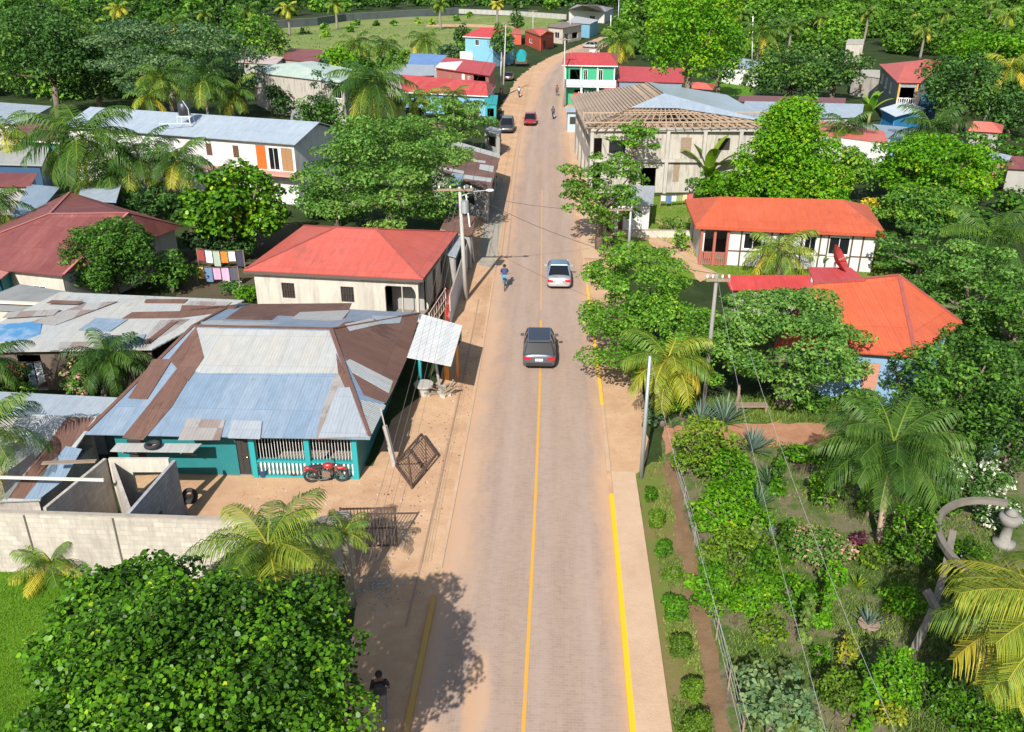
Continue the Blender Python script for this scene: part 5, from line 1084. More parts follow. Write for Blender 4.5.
# palms
palm('tallest coconut palm of the left group, its orange coconuts showing', 82, 138, 58, base=(95, 214), n=24, tone=.40, yellow=.25)
palm('coconut palm right of the tallest one with yellow hanging fronds', 138, 156, 40, base=(136, 212), n=20, tone=.38, yellow=.5)
palm('dark coconut palm with full crown between the tallest palm and the yellow-fronded one', 108, 172, 34, base=(112, 216), n=22, tone=.36, yellow=.2)
tree('dark bushy tree under the left palms', 152, 200, 34, 18, 'round', 'dark', .2, 3.4, .9, .55, 16)
palm('shorter coconut palm beside the big-leaved tree', 178, 160, 37, base=(174, 215), n=20, tone=.40, yellow=.35)
palm('small thin palm at the left edge in front of the teal veranda', 4, 132, 30, base=(9, 184), n=14, tone=.55, yellow=.3, coco=False)
palm('drooping palm at the left edge above the maroon roof', -8, 205, 36, z=4, n=16, tone=.38)
palm('low bushy palm between the shed roofs', 106, 356, 40, base=(105, 396), n=22, tone=.35, yellow=.1, coco=False)
palm('palm at the left edge beside the blue tarpaulin', -14, 362, 42, z=3.2, n=18, tone=.38)
palm('palm cut by the left edge, one yellow-tipped frond over the pale roof', -22, 432, 66, z=3.6, n=13, tone=.5, yellow=.5)
palm('young fan-like palm on the lawn against the block wall', 50, 566, 36, base=(52, 577), n=16, tone=.62, yellow=.35, coco=False, trunk=False, e_lo=.1, droop=1.0, name='young_palm')
palm('feathery palm leaning over the block wall by the bar gate', 268, 548, 70, z=3.4, n=24, tone=.62, yellow=.1, coco=False, droop=1.2)
palm('small palm tuft right of the feathery palm', 344, 535, 30, z=2.9, n=9, tone=.62, coco=False, e_lo=.2)
palm('big coconut palm standing in front of the stained hall', 371, 84, 43, base=(370, 134), n=24, tone=.42, yellow=.4)
palm('coconut palm at the field edge, left of three', 354, 44, 20, base=(354, 68), n=15, tone=.5, yellow=.3)
palm('middle coconut palm of three at the field edge', 383, 45, 20, base=(384, 70), n=15, tone=.42, yellow=.5)
palm('coconut palm at the field edge, right of three', 424, 40, 20, base=(424, 64), n=16, tone=.45, yellow=.4)
palm('young palm before the long red roof, left one', 410, 100, 20, z=3, n=14, tone=.5, coco=False, cat='palm tree')
palm('young palm before the long red roof with a yellow top', 424, 97, 18, z=3.4, n=14, tone=.62, coco=False)
palm('young palm before the long red roof, dark right one', 453, 95, 18, z=3.4, n=14, tone=.45, coco=False)
palm('yellowish palm above the pale blue roof, left of the tank', 160, 78, 29, z=9, n=18, tone=.55, yellow=.3)
palm('second yellowish palm just below the first one', 148, 96, 24, z=7.6, n=15, tone=.6, yellow=.4)
palm('dark palm behind the water tank', 203, 80, 30, z=9, n=18, tone=.4, yellow=.35)
palm('palm with yellow lower fronds right of the water tank', 232, 94, 26, z=7.2, n=16, tone=.5, yellow=.5)
palm('pale palm rising in the dark woodland', 92, 26, 15, z=9, n=13, tone=.6, yellow=.2)
palm('golden yellow palm at the top of the left woodland', 118, 9, 13, z=10, n=13, tone=.85, yellow=.2)
palm('small palm at the top above the blue-green tree', 172, 22, 17, z=9, n=13, tone=.5, yellow=.4)
palm('yellow-tinged palm at the left top of the field wall', 287, 8, 12, z=8, n=12, tone=.7)
palm('tiny yellow palm above the white field wall', 497, 4, 8, z=8, n=12, tone=.85, coco=False)
palm('palm with golden hanging fronds behind the green balcony house', 620, 42, 23, z=7, n=17, tone=.5, yellow=.7)
palm('coconut palm in front of the woodland right of the blossoming tree', 762, 33, 25, base=(756, 68), n=18, tone=.52, yellow=.4)
palm('small palm under the bright crowned tree', 905, 22, 14, z=6, n=12, tone=.6)
palm('paler palm near the right end of the hillside', 925, 31, 13, z=6, n=12, tone=.6)
palm('palm on the right skyline', 1008, 16, 14, z=9, n=12, tone=.6)
palm('palm half sunk in the hillside wood', 822, 18, 12, z=7, n=12, tone=.5)
palm('leaning coconut palm with yellow fronds and a pale bare trunk', 1010, 68, 27, base=(984, 121), n=14, tone=.72, yellow=.3)
palm('palm beside the whitewashed block house', 847, 128, 28, base=(849, 160), n=17, tone=.42, yellow=.2)
palm('dusky palm rising before the bright blue hut', 932, 130, 38, base=(934, 166), n=20, tone=.36, yellow=.2)
palm('pale-fronded palm among layered trees at the right edge', 990, 238, 52, z=4.6, n=17, tone=.42, yellow=.1)
palm('short yellow-green palm on the lawn before the orange roof', 780, 250, 36, base=(779, 274), n=15, tone=.66, yellow=.4, coco=False)
palm('golden young palm at the roadside beside the slim grey pole', 668, 360, 50, z=3.4, n=17, tone=.74, yellow=.25, coco=False)
palm('tall garden palm with full dark crown and ringed pale trunk', 894, 445, 68, base=(879, 543), n=32, tone=.44, yellow=.0, coco=False, curl=.6, droop=1.2, e_lo=-.25, trunkmat=paint('ringed_trunk', (.42, .31, .22), .85, .5, 7), name='garden_palm', thick=.13)
palm('close yellow palm reaching in from the right bottom corner', 1080, 612, 120, z=5.2, n=18, tone=.72, yellow=.15, coco=False, e_lo=-.1, e_hi=.5, droop=1.05, azs=[2.7, 3.1, 3.45, 3.8, 4.2, 2.2, 4.6, 1.5, .6, 0, 5.5, 5.0, 2.95, 3.62])
for x, y, z_ in ((28, 22, 7), (60, 8, 9), (205, 14, 8), (248, 10, 8), (335, 4, 8), (440, 4, 8), (742, 14, 8), (792, 27, 6), (868, 12, 8), (948, 14, 8), (972, 34, 6), (992, 6, 9), (725, 4, 9)):
    palm('distant coconut palm rising out of the woodland', x, y, random.uniform(10, 14), z=z_, n=15, tone=random.uniform(.42, .58), yellow=.12, coco=False, group='distant palms in the woodland')
# garden plants
GS = [
 ('large yellow-green shrub with pale stems at the top of the garden', 706, 448, 36, 30, 'lime', .35), ('leafy shrub right behind the pale-stemmed shrub', 735, 475, 24, 24, 'bright', .5),
 ('broad bright shrub midway down the garden edge', 728, 512, 36, 26, 'bright', .55), ('fine-leaved yellow-tinged shrub below the broad one', 736, 556, 36, 28, 'lime', .3),
 ('low green shrub by the wire at the garden edge', 712, 590, 22, 24, 'bright', .45), ('round yellow-green shrub casting a dark shade', 768, 628, 18, 14, 'lime', .3),
 ('shrub with orange-tinted leaves beside the round one', 748, 600, 20, 14, 'bright', .6), ('leafy clump below the reddish bank', 800, 454, 16, 11, 'bright', .4),
 ('tall leafy plant in shade left of the garden palm', 830, 485, 18, 22, 'gloss', .65), ('sprawling bush with pink blossoms in mid garden', 822, 548, 28, 16, 'pink', .52),
 ('second blossom cluster at the left of the sprawling bush', 797, 533, 9, 8, 'pink', .75), ('round lime green bush under the palm trunk', 873, 556, 14, 12, 'lime', .22),
 ('small maroon-leaved bush by the round lime bush', 859, 539, 9, 8, 'maroon', .6), ('pale upright plant below the blossoms', 834, 578, 13, 17, 'bright', .6),
 ('spreading low plants left of mid garden', 792, 592, 24, 13, 'bright', .45), ('clump of weeds at the left of the soil patch', 768, 580, 14, 10, 'bright', .5),
 ('yellow-leaved upright shrub in the lower garden', 848, 650, 9, 14, 'yellow', .35), ('olive clipped bush at the lower garden', 842, 692, 22, 24, 'lime', .12),
 ('tall weedy clump right of the olive bush', 893, 680, 22, 30, 'bright', .5), ('yellow-dotted weeds at the foot of the weedy clump', 890, 712, 14, 12, 'yellow', .4),
 ('broad-leaved young tree left of the stone arch', 905, 602, 20, 16, 'bright', .6), ('dark leafy mass right of the palm trunk', 912, 540, 26, 32, 'gloss', .45),
 ('dark bush under the palm on its right side', 935, 500, 22, 18, 'gloss', .4), ('shrub full of white flowers above the stone ring', 978, 478, 34, 17, 'white', .52),
 ('white-flowering plant inside the stone ring', 1000, 512, 26, 14, 'white', .5), ('dark foliage below the leaning beam', 930, 690, 30, 26, 'gloss', .5),
 ('dark shrubs at the bottom right under the palm fronds', 985, 712, 34, 22, 'gloss', .45), ('shady bushes behind the stone ring', 960, 560, 24, 24, 'gloss', .35),
 ('small bright bush at the pole foot by the road', 682, 404, 12, 12, 'bright', .6), ('grassy bush left of the slim pole', 655, 412, 12, 14, 'blue', .4),
 ('green bush under the layered tree', 810, 402, 18, 10, 'mid', .5), ('bushes below the blue wall', 862, 402, 22, 10, 'mid', .6),
 ('shaded bushes left of the garden palm crown', 838, 450, 14, 16, 'gloss', .35), ('bush at the end of the reddish bank', 870, 500, 12, 16, 'gloss', .4),
 ('small plant cluster on the soil near the path', 812, 620, 12, 8, 'bright', .4), ('small tufted plant near the yellow shrub', 820, 655, 10, 9, 'bright', .35), ('low seedling cluster above the olive bush', 868, 668, 9, 8, 'bright', .45)]
for lb, x, y, rx, ry, mt, tn in GS: shrub(lb, x, y, rx*1.12, ry*1.1, mt, leafpx=3.7, tone=tn, per=.95, k=18, inner=.12)
tree('young cassava-like tree with palmate pale leaves at the bottom centre right', 775, 702, 44, 30, 'layer', 'blue', .8, 5.6, .8, .8, 24, shape='round', asp=.5, name='young_tree')
def spiky(label, x, y, rpx, n, mat, tone, name='agave', w=.12, e=(1.4, .35), group=None): return fanleaves(label, x, y, rpx, n, mat, name, 'plant', w, tone, e, group, .35, 0)
for lb, x, y, r, n, mt, tn, w in (('blue-grey spiky clump at the top left of the garden', 700, 426, 26, 44, 'agave', .5, .05), ('second blue-grey clump, larger, right of the first', 724, 424, 30, 50, 'agave', .55, .05), ('drooping blue-green plant by the garden edge', 752, 452, 28, 46, 'agave', .4, .06),
    ('blue-green drooping plant below the other one', 768, 486, 26, 44, 'blue', .6, .06), ('tall blue-green drooping clump near the path', 757, 508, 26, 44, 'blue', .5, .06), ('pale blue agave rosette by the pink blossoms', 770, 537, 14, 22, 'agave', .8, .1), ('lime rosette with narrow leaves', 857, 588, 15, 20, 'lime', .6, .1),
    ('big spiked rosette in a round stone pot', 868, 628, 22, 26, 'agave', .35, .08), ('narrow-leaved clump by the upright plant', 820, 600, 14, 20, 'lime', .3, .08), ('thin grass clump at the roadside near the slim pole', 672, 428, 12, 26, 'blue', .6, .05)):
    spiky(lb, x, y, r, n, mt, tn, w=w)
pp = G(868, 628); pt = thing('plant_pot', 'round stone planter holding the spiked rosette', 'planter', pp); m_ = MB(); m_.tube([(0, 0, 0), (0, 0, .16), (0, 0, .2)], [.26, .33, .34], 16); m_.build('pot', paint('clay_pot', (.30, .22, .16), .9, .4, 4), pt); m_ = MB(); m_.ring((0, 0, .2), .33, .025, n=20, m=6); m_.build('rim', paint('clay_pot', (.30, .22, .16), .9, .4, 4), pt)
# clipped shrubs along the pavement
tops = [(653, 496, 5, 8), (659, 520, 6, 8), (664, 548, 7, 8), (672, 577, 8, 8), (675.5, 608, 9, 11), (680, 648, 10, 10), (690, 690, 11, 11), (695, 728, 11, 11)]
words = ['topmost small clipped shrub beside the pavement edge', 'second clipped shrub from the slim pole', 'third clipped shrub from the slim pole', 'fourth clipped shrub from the slim pole', 'fifth clipped shrub from the slim pole', 'clipped dome shrub third from the bottom of the row', 'clipped dome shrub second from the bottom of the row', 'lowest clipped dome shrub at the bottom edge']
for (x, y, rx, ry), lb in zip(tops, words):
    shrub(lb, x+random.uniform(-2, 2), y+random.uniform(-3, 3), rx*random.uniform(1.1, 1.5), ry*random.uniform(1.05, 1.5), random.choice(('lime', 'bright', 'lime')), leafpx=2.4, tone=random.uniform(.05, .35), per=2.6, name='clipped_shrub', kind='ball', k=5, clear=-.1, group='clipped shrubs along the pavement')
ground_cover('garden_weeds', 'low weeds and grass growing over the garden soil', 'weeds', [(700, 455), (760, 440), (850, 450), (1000, 500), (1060, 740), (745, 740), (690, 540)], 42000, .17, .045, 'weed', .55, clump=-.5)
ground_cover('lawn_grass', 'bright mown grass of the lawn at the left', 'grass', [(-40, 566), (130, 566), (150, 600), (120, 700), (0, 745), (-40, 745)], 26000, .07, .028, 'grass', .5)
ground_cover('verge_weeds', 'weeds along the strip between pavement and garden', 'weeds', [(648, 470), (664, 455), (690, 600), (716, 740), (676, 740)], 12000, .12, .04, 'weed', .6, clump=-.3)
ground_cover('bank_grass', 'tall grass under the layered tree', 'grass', [(700, 402), (830, 395), (860, 418), (830, 424), (755, 422), (700, 424)], 9000, .35, .05, 'weed', .5)
ground_cover('field_tufts', 'rough tufts over the field', 'grass', [(262, 34), (470, 16), (556, 20), (490, 58), (330, 66), (262, 60)], 5000, .5, .4, 'weed', .55, clump=.6)
ground_cover('yard_tufts', 'grass of the yard before the orange-roofed house', 'grass', [(640, 200), (690, 200), (705, 255), (890, 262), (880, 285), (735, 276), (650, 235)], 7000, .12, .08, 'grass', .55)
ground_cover('fallen_leaves', 'fallen leaves and specks on the dirt verge', 'litter', [(345, 590), (440, 520), (470, 430), (500, 300), (470, 300), (420, 420), (380, 500)], 500, .03, .09, 'maroon', .3, spread=1.2)
# ---------------- walls and fences ----------------
BLK = W_BLOCK
def wall_thing(name, label, cat, pts, h, th, mat, cap=None, holes=(), group=None):
    P = [G(*p) if len(p) == 2 else Vector(p) for p in pts]; root = thing(name, label, cat, P[0].lerp(P[-1], .5), 0, group); m_ = WB()
    for i, (a, b) in enumerate(zip(P, P[1:])):
        wallseg(m_, a, b, 0, h, th, holes if i == 0 else ())
    m_.build('wall_face', mat, root)
    c = WB()
    for a, b in zip(P, P[1:]):
        e = (b-a).normalized(); n_ = Vector((e.y, -e.x, 0)); o = -n_*th/2; c.bar(a+o+Vector((0, 0, h+.03)), b+o+Vector((0, 0, h+.03)), th+.04, .06)
        if cap != 'nocol':
            k = max(1, int((b-a).length/3))
            for j in range(k+1): q = a.lerp(b, j/k)+n_*.0; c.box((q.x, q.y, h/2), (.2, .26, h), math.atan2(e.y, e.x))
    c.build('wall_cap', stucco('old_cement', (.36, .32, .27), (.14, .12, .1), .6), root); return root
# front block wall by the lawn
a_, b_ = G(-160, 566), G(300, 583)
wall_thing('block_wall', 'long bare concrete block wall between lawn and courtyard', 'wall', [(a_.x, a_.y, 0), (b_.x, b_.y, 0)], 2.55, .15, BLK, cap='nocol')
wall_thing('gate_pier_wall', 'short end of block wall by the bar gate, half behind palm fronds', 'wall', [(b_.x+.02, b_.y, 0), (G(352, 566).x, G(352, 566).y, 0)], 2.3, .15, BLK)
bw_ = bpy.data.objects['block_wall']
for x in (45, 132): q = G(x, 567); j_ = WB(); j_.box((q.x, a_.lerp(b_, (q.x-a_.x)/(b_.x-a_.x)).y-.012, 1.27), (.06, .02, 2.5)); j_.build('dark_joint', paint('joint_dark', (.09, .08, .07), .9), bw_)
# roofless rooms: walls run back from the front wall
rr = thing('roofless_rooms', 'roofless block rooms with thin slanting walls behind the long block wall', 'ruin', G(110, 530))
def topseg(p, q, h, th=.13, holes=(), nm='wall', mt=BLK):
    a, b = G(p[0], p[1], h), G(q[0], q[1], h); m_ = WB(); wallseg(m_, a, b, 0, h, th, holes); return m_.build(nm, mt, rr)
topseg((46, 508), (106.5, 458.5), 2.5); topseg((130, 513), (176, 460), 2.5, mt=blockwall('blue_grey_blocks', (.40, .40, .42), (.25, .25, .26)), holes=[(1.2, 2.0, 0, 1.3)]); topseg((0, 476), (34, 453), 2.3)
topseg((108, 459), (168, 459), 2.5, holes=[(.85, 2.05, .95, 1.9)], mt=W_CREAM); topseg((110, 461), (127, 508), 2.35, th=.12)
m_ = WB(); a, b = G(-10, 477, 2.5), G(104, 480, 2.6); m_.bar(a, b, .09, .09); m_.build('pale_pole', paint('pale_pole', (.6, .58, .5), .7), rr)
m_ = WB(); a, b = G(42, 463, 2.6), G(96, 461, 2.6); m_.bar(a, b, .2, .05); m_.build('loose_board', POSTW, rr)
m_ = WB(); m_.slab([G(44, 498, .6), G(90, 503, .6), G(92, 489, .7), G(50, 486, .7)], .03); m_.build('loose_sheet', roofing('brown_loose', (.18, .09, .06), amt=.4), rr)
for i, (x, y, lb, cc) in enumerate(((66, 503, 'pile of dark red cloth in the roofless room', (.25, .03, .03)), (196, 505, 'black tyre half hidden behind the slanting wall', (.02, .02, .02)))):
    if i == 0:
        o = MB()
        for k in range(7): o.ball((random.uniform(-.6, .6), random.uniform(-.25, .25), .12), random.uniform(.15, .28), 8, 6, (1.2, 1, .6))
        tag(o.build('cloth_pile', paint('cloth_dark_red', cc, .9), origin=G(x, y)), lb, 'cloth')
def tyre(label, x, y, z=0, r=.32, tilt=0, group=None):
    p = G(x, y, z); t_ = thing('tyre', label, 'tyre', p, 0, group); m_ = MB(); q = Quaternion((1, 0, 0), tilt)
    m_.ring((0, 0, .1 if not tilt else r), r*.74, r*.26, n=28, m=10, q=q, flat=1.0); m_.build('tread', paint('rubber', (.025, .025, .026), .85), t_, smooth=True)
    m2 = MB(); m2.ring((0, 0, .1 if not tilt else r), r*.50, r*.05, n=28, m=6, q=q); m2.build('bead', paint('rubber_bead', (.06, .06, .06), .7), t_, smooth=True); return t_
tyre('tyre lying on the white sheet awning', 153, 447, 2.06, .34); tyre('black tyre lying on the dirt by the balustrade', 296, 473.5, 0, .36); tyre('tyre leaning at the slanting wall of the roofless rooms', 191, 503, 0, .34, 1.2)
m_ = MB(); m_.tube([(0, 0, 0), (0, 0, .36)], [.16, .21], 14, cap=False); m_.tube([(0, 0, .005), (0, 0, .02)], [.15, .15], 14); bo = thing('bucket', 'dark blue bucket by the teal wall corner', 'bucket', G(264, 476)); m_.build('pail', paint('blue_plastic', (.02, .06, .13), .4), bo)
m2 = MB(); m2.tube([(-.21, 0, .36), (-.16, 0, .5), (0, 0, .56), (.16, 0, .5), (.21, 0, .36)], .012, 5, cap=False); m2.build('handle', STEEL, bo)
# far walls round the field
wall_thing('field_wall', 'long dark concrete wall along the far side of the field', 'wall', [(258, 30), (318, 25.5), (346, 21), (400, 17.5), (458, 14)], 2.6, .3, paint('dark_panel_wall', (.10, .12, .12), .9, .6, .3), cap='nocol')
wall_thing('white_field_wall', 'pale whitewashed stretch of wall behind the field', 'wall', [(459, 13.5), (510, 15.5), (566, 19.5)], 1.9, .3, stucco('whitewashed', (.40, .40, .37), (.25, .24, .22), .8))
wall_thing('yard_wall', 'low wall between the yard and the tree by the road', 'wall', [(628, 237), (694, 238)], .55, .15, W_CREAM, cap='nocol')
wall_thing('street_fence', 'white corrugated sheet fence beside the sidewalk pole', 'fence', [(G(451, 326).x, G(451, 326).y, 0), (G(470, 262).x, G(470, 262).y, 0)], 1.9, .05, roofing('fence_sheets', (.55, .60, .64), (.6, .63, .66), amt=.1), cap='nocol')
def bargate(label, a, b, h, n, mat, name='gate', cat='gate', z0=.08, kids=True):
    A, B = Vector(a), Vector(b); t_ = thing(name, label, cat, A.lerp(B, .5)); f = WB()
    for z in (z0, h*.5, h): f.bar(A+Vector((0, 0, z)), B+Vector((0, 0, z)), .05)
    for p in (A, B): f.box((p.x, p.y, h/2+.03), (.07, .07, h+.06))
    f.build('frame', mat, t_); g_ = WB()
    for i in range(1, n): p = A.lerp(B, i/n); g_.box((p.x, p.y, (h+z0)/2), (.028, .028, h-z0+.1))
    g_.build('bars', mat, t_); return t_
bargate('dark bar gate standing across the verge under the palm shadow', G(344, 548), G(397, 547), 1.75, 16, IRON)
bargate('red slatted gate leaf beside the cream porch', G(446, 332), G(452, 310), 1.5, 8, paint('gate_red', (.45, .04, .04), .6))
bargate('pinkish ladder-like fence beside the red gate leaf', G(430, 334), G(446, 308), 1.3, 7, paint('pale_pink_bars', (.6, .38, .36), .7), name='fence', cat='fence')
gt = thing('loose_gate', 'rusty mesh gate leaf tilted low over the dirt near its white post', 'gate', G(412, 486)); f = WB()
qa, qb, qc, qd = G(395, 464, .1), G(421.5, 434, .35), G(436, 454, .35), G(412, 487, .1)
for a, b in ((qa, qb), (qb, qc), (qc, qd), (qd, qa), (qa.lerp(qb, .5), qd.lerp(qc, .5))): f.bar(a, b, .08)
e1_ = G(408, 487, 0); e1_ = Vector((qd.x, qd.y, 0)); f.bar(e1_, e1_+Vector((-.1, .05, 1.55)), .07); f.bar(e1_+Vector((-.1, .05, 1.55)), qa, .05); f.bar(e1_+Vector((-.1, .05, 1.55)), qb, .04)
f.build('frame', IRON, gt); g_ = WB()
for i in range(1, 17): g_.bar(qa.lerp(qb, i/17), qd.lerp(qc, i/17), .016)
for i in range(1, 11): g_.bar(qa.lerp(qd, i/11), qb.lerp(qc, i/11), .016)
g_.build('mesh', paint('rust_mesh', (.20, .11, .08), .8), gt)
m_ = MB(); m_.bar((0, 0, 0), (-.35, .1, 1.95), .17); m_.bar((-.35, .1, 1.95), (-.55, .5, 2.6), .05); tag(m_.build('gate_post', paint('white_post', (.36, .34, .31), .85, .5, 4), origin=G(395, 466)), 'leaning white-washed gate post beside the tilted mesh gate', 'post')
# debris under the canopy
db = thing('rubble_heap', 'heap of broken timber and rubble at the foot of the steel post', 'rubble', G(440, 398)); c0 = G(441, 394)
for i in range(16): m_ = WB(); a = random.uniform(0, 6.28); p = c0+Vector((random.gauss(0, .35), random.gauss(0, .35), .05)); m_.bar(p, p+Vector((math.cos(a)*.7, math.sin(a)*.7, random.uniform(0, .7))), .07); m_.build('timber', POSTW, db)
for i in range(16): m_ = WB(); p = c0+Vector((random.gauss(.1, .35), random.gauss(0, .35), .06)); m_.box(p, (random.uniform(.08, .25),)*3, random.random()*3); m_.build('stone', CONCP, db)
m_ = MB(); m_.tube([(0, 0, 0), (0, 0, .5)], [.3, .3], 14); m_.tube([(0, 0, .5), (0, 0, .6)], [.5, .5], 18); tag(m_.build('round_pedestal', CONCP, origin=G(424, 394)), 'round concrete pedestal table at the teal post', 'table')
m_ = MB(); m_.tube([(0, 0, 0), (-.28, .25, 1.9)], .075, 10); tag(m_.build('leaning_post', STEEL, origin=G(440, 388)), 'leaning steel post stub over the rubble by the canopy', 'post')
# litter below the near tree's shade
for k, (x, y, lb) in enumerate(((378, 585, 'scattered pale litter in the tree shade by the bar gate'), )):
    m_ = MB()
    for i in range(230):
        a, r_ = random.uniform(0, 6.28), abs(random.gauss(0, .75)); s_ = random.uniform(.02, .07); m_.box((math.cos(a)*r_*1.2, math.sin(a)*r_*1.3, s_*.4), (s_, s_*1.6, s_*.6), a)
    o = m_.build('litter', paint('pale_litter', (.40, .36, .31), .7, .8, 9), origin=G(x, y)); tag(o, lb, 'litter', kind='stuff')
# laundry
def laundry(label, a, b, h, cloths, name='washing_line'):
    A, B = Vector(a), Vector(b); t_ = thing(name, label, 'washing line', A.lerp(B, .5)); f = WB()
    for p in (A, B): f.tube([p, p+Vector((0, 0, h))], .035, 6)
    f.tube([A+Vector((0, 0, h)), A.lerp(B, .5)+Vector((0, 0, h-.12)), B+Vector((0, 0, h))], .012, 4); f.build('line', POSTW, t_)
    n = len(cloths)
    for i, (cc, hh) in enumerate(cloths):
        m_ = WB(); u0, u1 = (i+.06)/n, (i+.92)/n; k = 6
        for j in range(k):
            for r_ in range(3):
                def pt(jj, rr): q = A.lerp(B, u0+(u1-u0)*jj/k); return q+Vector((0, .018*math.sin(jj*1.3+i), h-.06-.1*math.sin(math.pi*(u0+(u1-u0)*jj/k))-hh*rr/3))
                m_.poly([pt(j, r_), pt(j+1, r_), pt(j+1, r_+1), pt(j, r_+1)])
        o = m_.build('cloth', paint('cloth_%s' % '_'.join(str(int(x*99)) for x in cc), cc, .9, .1), t_)
        sd = o.modifiers.new('thick', 'SOLIDIFY'); sd.thickness = .012
    return t_
laundry('washing line with orange, white and black clothes beside the big-leaved tree', G(200, 272), G(246, 274), 1.75, [((.3, .05, .05), .8), ((.65, .67, .7), .9), ((.35, .42, .35), 1.1), ((.75, .2, .03), .8), ((.7, .7, .7), .7), ((.04, .04, .07), 1.1)])
laundry('washing line with a pink sheet and yellow cloth under the big-leaved tree', G(198, 285), G(240, 286), 1.4, [((.6, .4, .08), .8), ((.12, .2, .35), 1.0), ((.6, .3, .45), .8), ((.55, .35, .5), .9), ((.08, .08, .1), .9)])
laundry('washing line with a bright red cloth under the patchwork roof', G(14, 392), G(66, 388), 1.7, [((.35, .02, .06), .7), ((.5, .25, .05), .6), ((.1, .13, .18), 1.3), ((.5, .52, .55), 1.1), ((.7, .02, .04), .7), ((.2, .25, .3), 1.0)])
laundry('small washing line behind the white yard hut', G(660, 208), G(692, 206), 1.2, [((.6, .6, .65), .5), ((.1, .15, .3), .7), ((.65, .65, .65), .5), ((.25, .3, .1), .5), ((.7, .5, .3), .5), ((.6, .1, .1), .5)])
# ---------------- poles and wires ----------------
def pole(label, base, top, r=.14, mat=CONCP, arms=(), lamp=None, name='utility_pole', box=None, h=None, group=None):
    b = G(*base); z = h or zat(b.y, top[1]); t = Vector(((top[0]-512)/F*(b.y*cT+(CAMH-z)*sT), b.y, z)); root = thing(name, label, 'pole', b, 0, group)
    r = max(r, .55/sc(b)); m_ = WB(); m_.tube([b, b.lerp(t, .5), t], [r, r*.85, r*.65], 10); m_.build('shaft', mat, root, smooth=True)
    for dz, L0, L1, rz in arms:
        d = Vector((math.cos(rz), math.sin(rz), 0)); c = Vector((t.x, t.y-.12, z+dz)); m_ = WB(); m_.bar(c-d*L0, c+d*L1, .11, .13); cr = m_.build('crossarm', POSTW, root)
        for f_ in (-.9, -.4, .4, .9):
            q = c+d*(f_*(L1 if f_ > 0 else L0))+Vector((0, 0, .17)); m_ = WB(); m_.tube([q-Vector((0, 0, .1)), q, q+Vector((0, 0, .09))], [.035, .06, .03], 8); m_.build('insulator', WHITEP, cr, smooth=True) if sc(b) > 7 else None
    if lamp:
        d = Vector((math.cos(lamp), math.sin(lamp), 0)); a = t+Vector((0, 0, -.6)); m_ = WB(); e_ = a+d*1.7+Vector((0, 0, .35)); m_.tube([a, a+d*.9+Vector((0, 0, .3)), e_], .035, 6); m_.build('lamp_arm', STEEL, root)
        m_ = WB(); m_.ball(e_+d*.2, .26, 10, 7, (1, .7, .35)); m_.build('lamp_head', WHITEP, root, smooth=True)
    if box:
        m_ = WB(); m_.tube([t+Vector((.3, -.1, box)), t+Vector((.3, -.1, box+.75))], .25, 12); m_.build('transformer', STEEL, root)
    return root, t
_, pA = pole('slim grey metal pole at the pavement end beside the golden palm', (641, 478), (650, 356), .10, STEEL)
_, pB = pole('concrete pole behind the overhanging tree with white insulators', (703, 412), (717, 274), .12, paint('dull_concrete', (.24, .23, .21), .9, .4, 3), [(-.25, .5, .6, 0)])
_, pC = pole('main left street pole with crossarm and street lamp', (466, 300), (459.5, 187), .15, CONCP, [(-.15, 1.4, .8, 0)], lamp=.1, box=-1.6)
_, pD = pole('thin white pole right behind the lamp pole', (474, 262), (466, 195), .07, WHITEP)
_, pE = pole('grey pole with pale blue crossarm at the yard corner', (628, 260), (631, 208), .12, STEEL, [(-.1, 1.6, 0.1, 0)])
_, pF = pole('stout grey pole standing out above the layered tree', (808, 330), (813, 275), .16, CONCP)
_, pG = pole('tall pole at the balcony house corner with twin arms', (563.5, 107), (565, 38), .14, CONCP, [(-.2, .9, .9, 0)])
_, pH = pole('pole before the corner of the unfinished building, left one', (584, 150), (585, 92), .11, CONCP, [(-.2, .8, .8, 0)])
_, pI = pole('second pole hugging the unfinished building', (598, 152), (600, 96), .11, STEEL)
_, pJ = pole('pole between the green balcony house posts', (580, 100), (582, 72), .09, STEEL)
_, pK = pole('left roadside pole beside the teal kiosk', (503, 96), (506, 22), .14, CONCP, [(-.2, .6, 1.2, 0)])
_, pL = pole('short pole next to the kiosk pole', (500, 98), (501.5, 52), .12, STEEL)
_, pM = pole('pole in front of the small red house with crossarm', (533, 46), (533, 10), .14, CONCP, [(-.2, 1.2, 1.2, 0)])
_, pN = pole('dark pole right of the small red house', (548, 47), (548, 24), .12, IRON)
_, pO = pole('pole before the cream shop', (569, 40), (571, 16), .13, CONCP)
_, pP = pole('tall thin mast at the far right of the road end', (618, 30), (619, -2), .12, STEEL)
_, pQ = pole('low white pole near the end of the road', (610.5, 32), (611, 15), .11, WHITEP)
_, pR = pole('rust-topped pole deep in the right woodland', (752, 60), (753, 16), .16, WHITEP)
def wire(label, pts, sag, r=.012, name='power_line', mat=None):
    m_ = MB(); o0 = Vector(pts[0])
    for a, b in zip(pts, pts[1:]):
        a, b = Vector(a), Vector(b); n = 14
        m_.tube([a.lerp(b, i/n)-Vector((0, 0, sag*4*(i/n)*(1-i/n)))-o0 for i in range(n+1)], r, 4)
    return tag(m_.build(name, mat or paint('wire_dark', (.05, .05, .05), .6), origin=o0), label, 'wire')
WG = paint('wire_grey', (.45, .45, .45), .5)
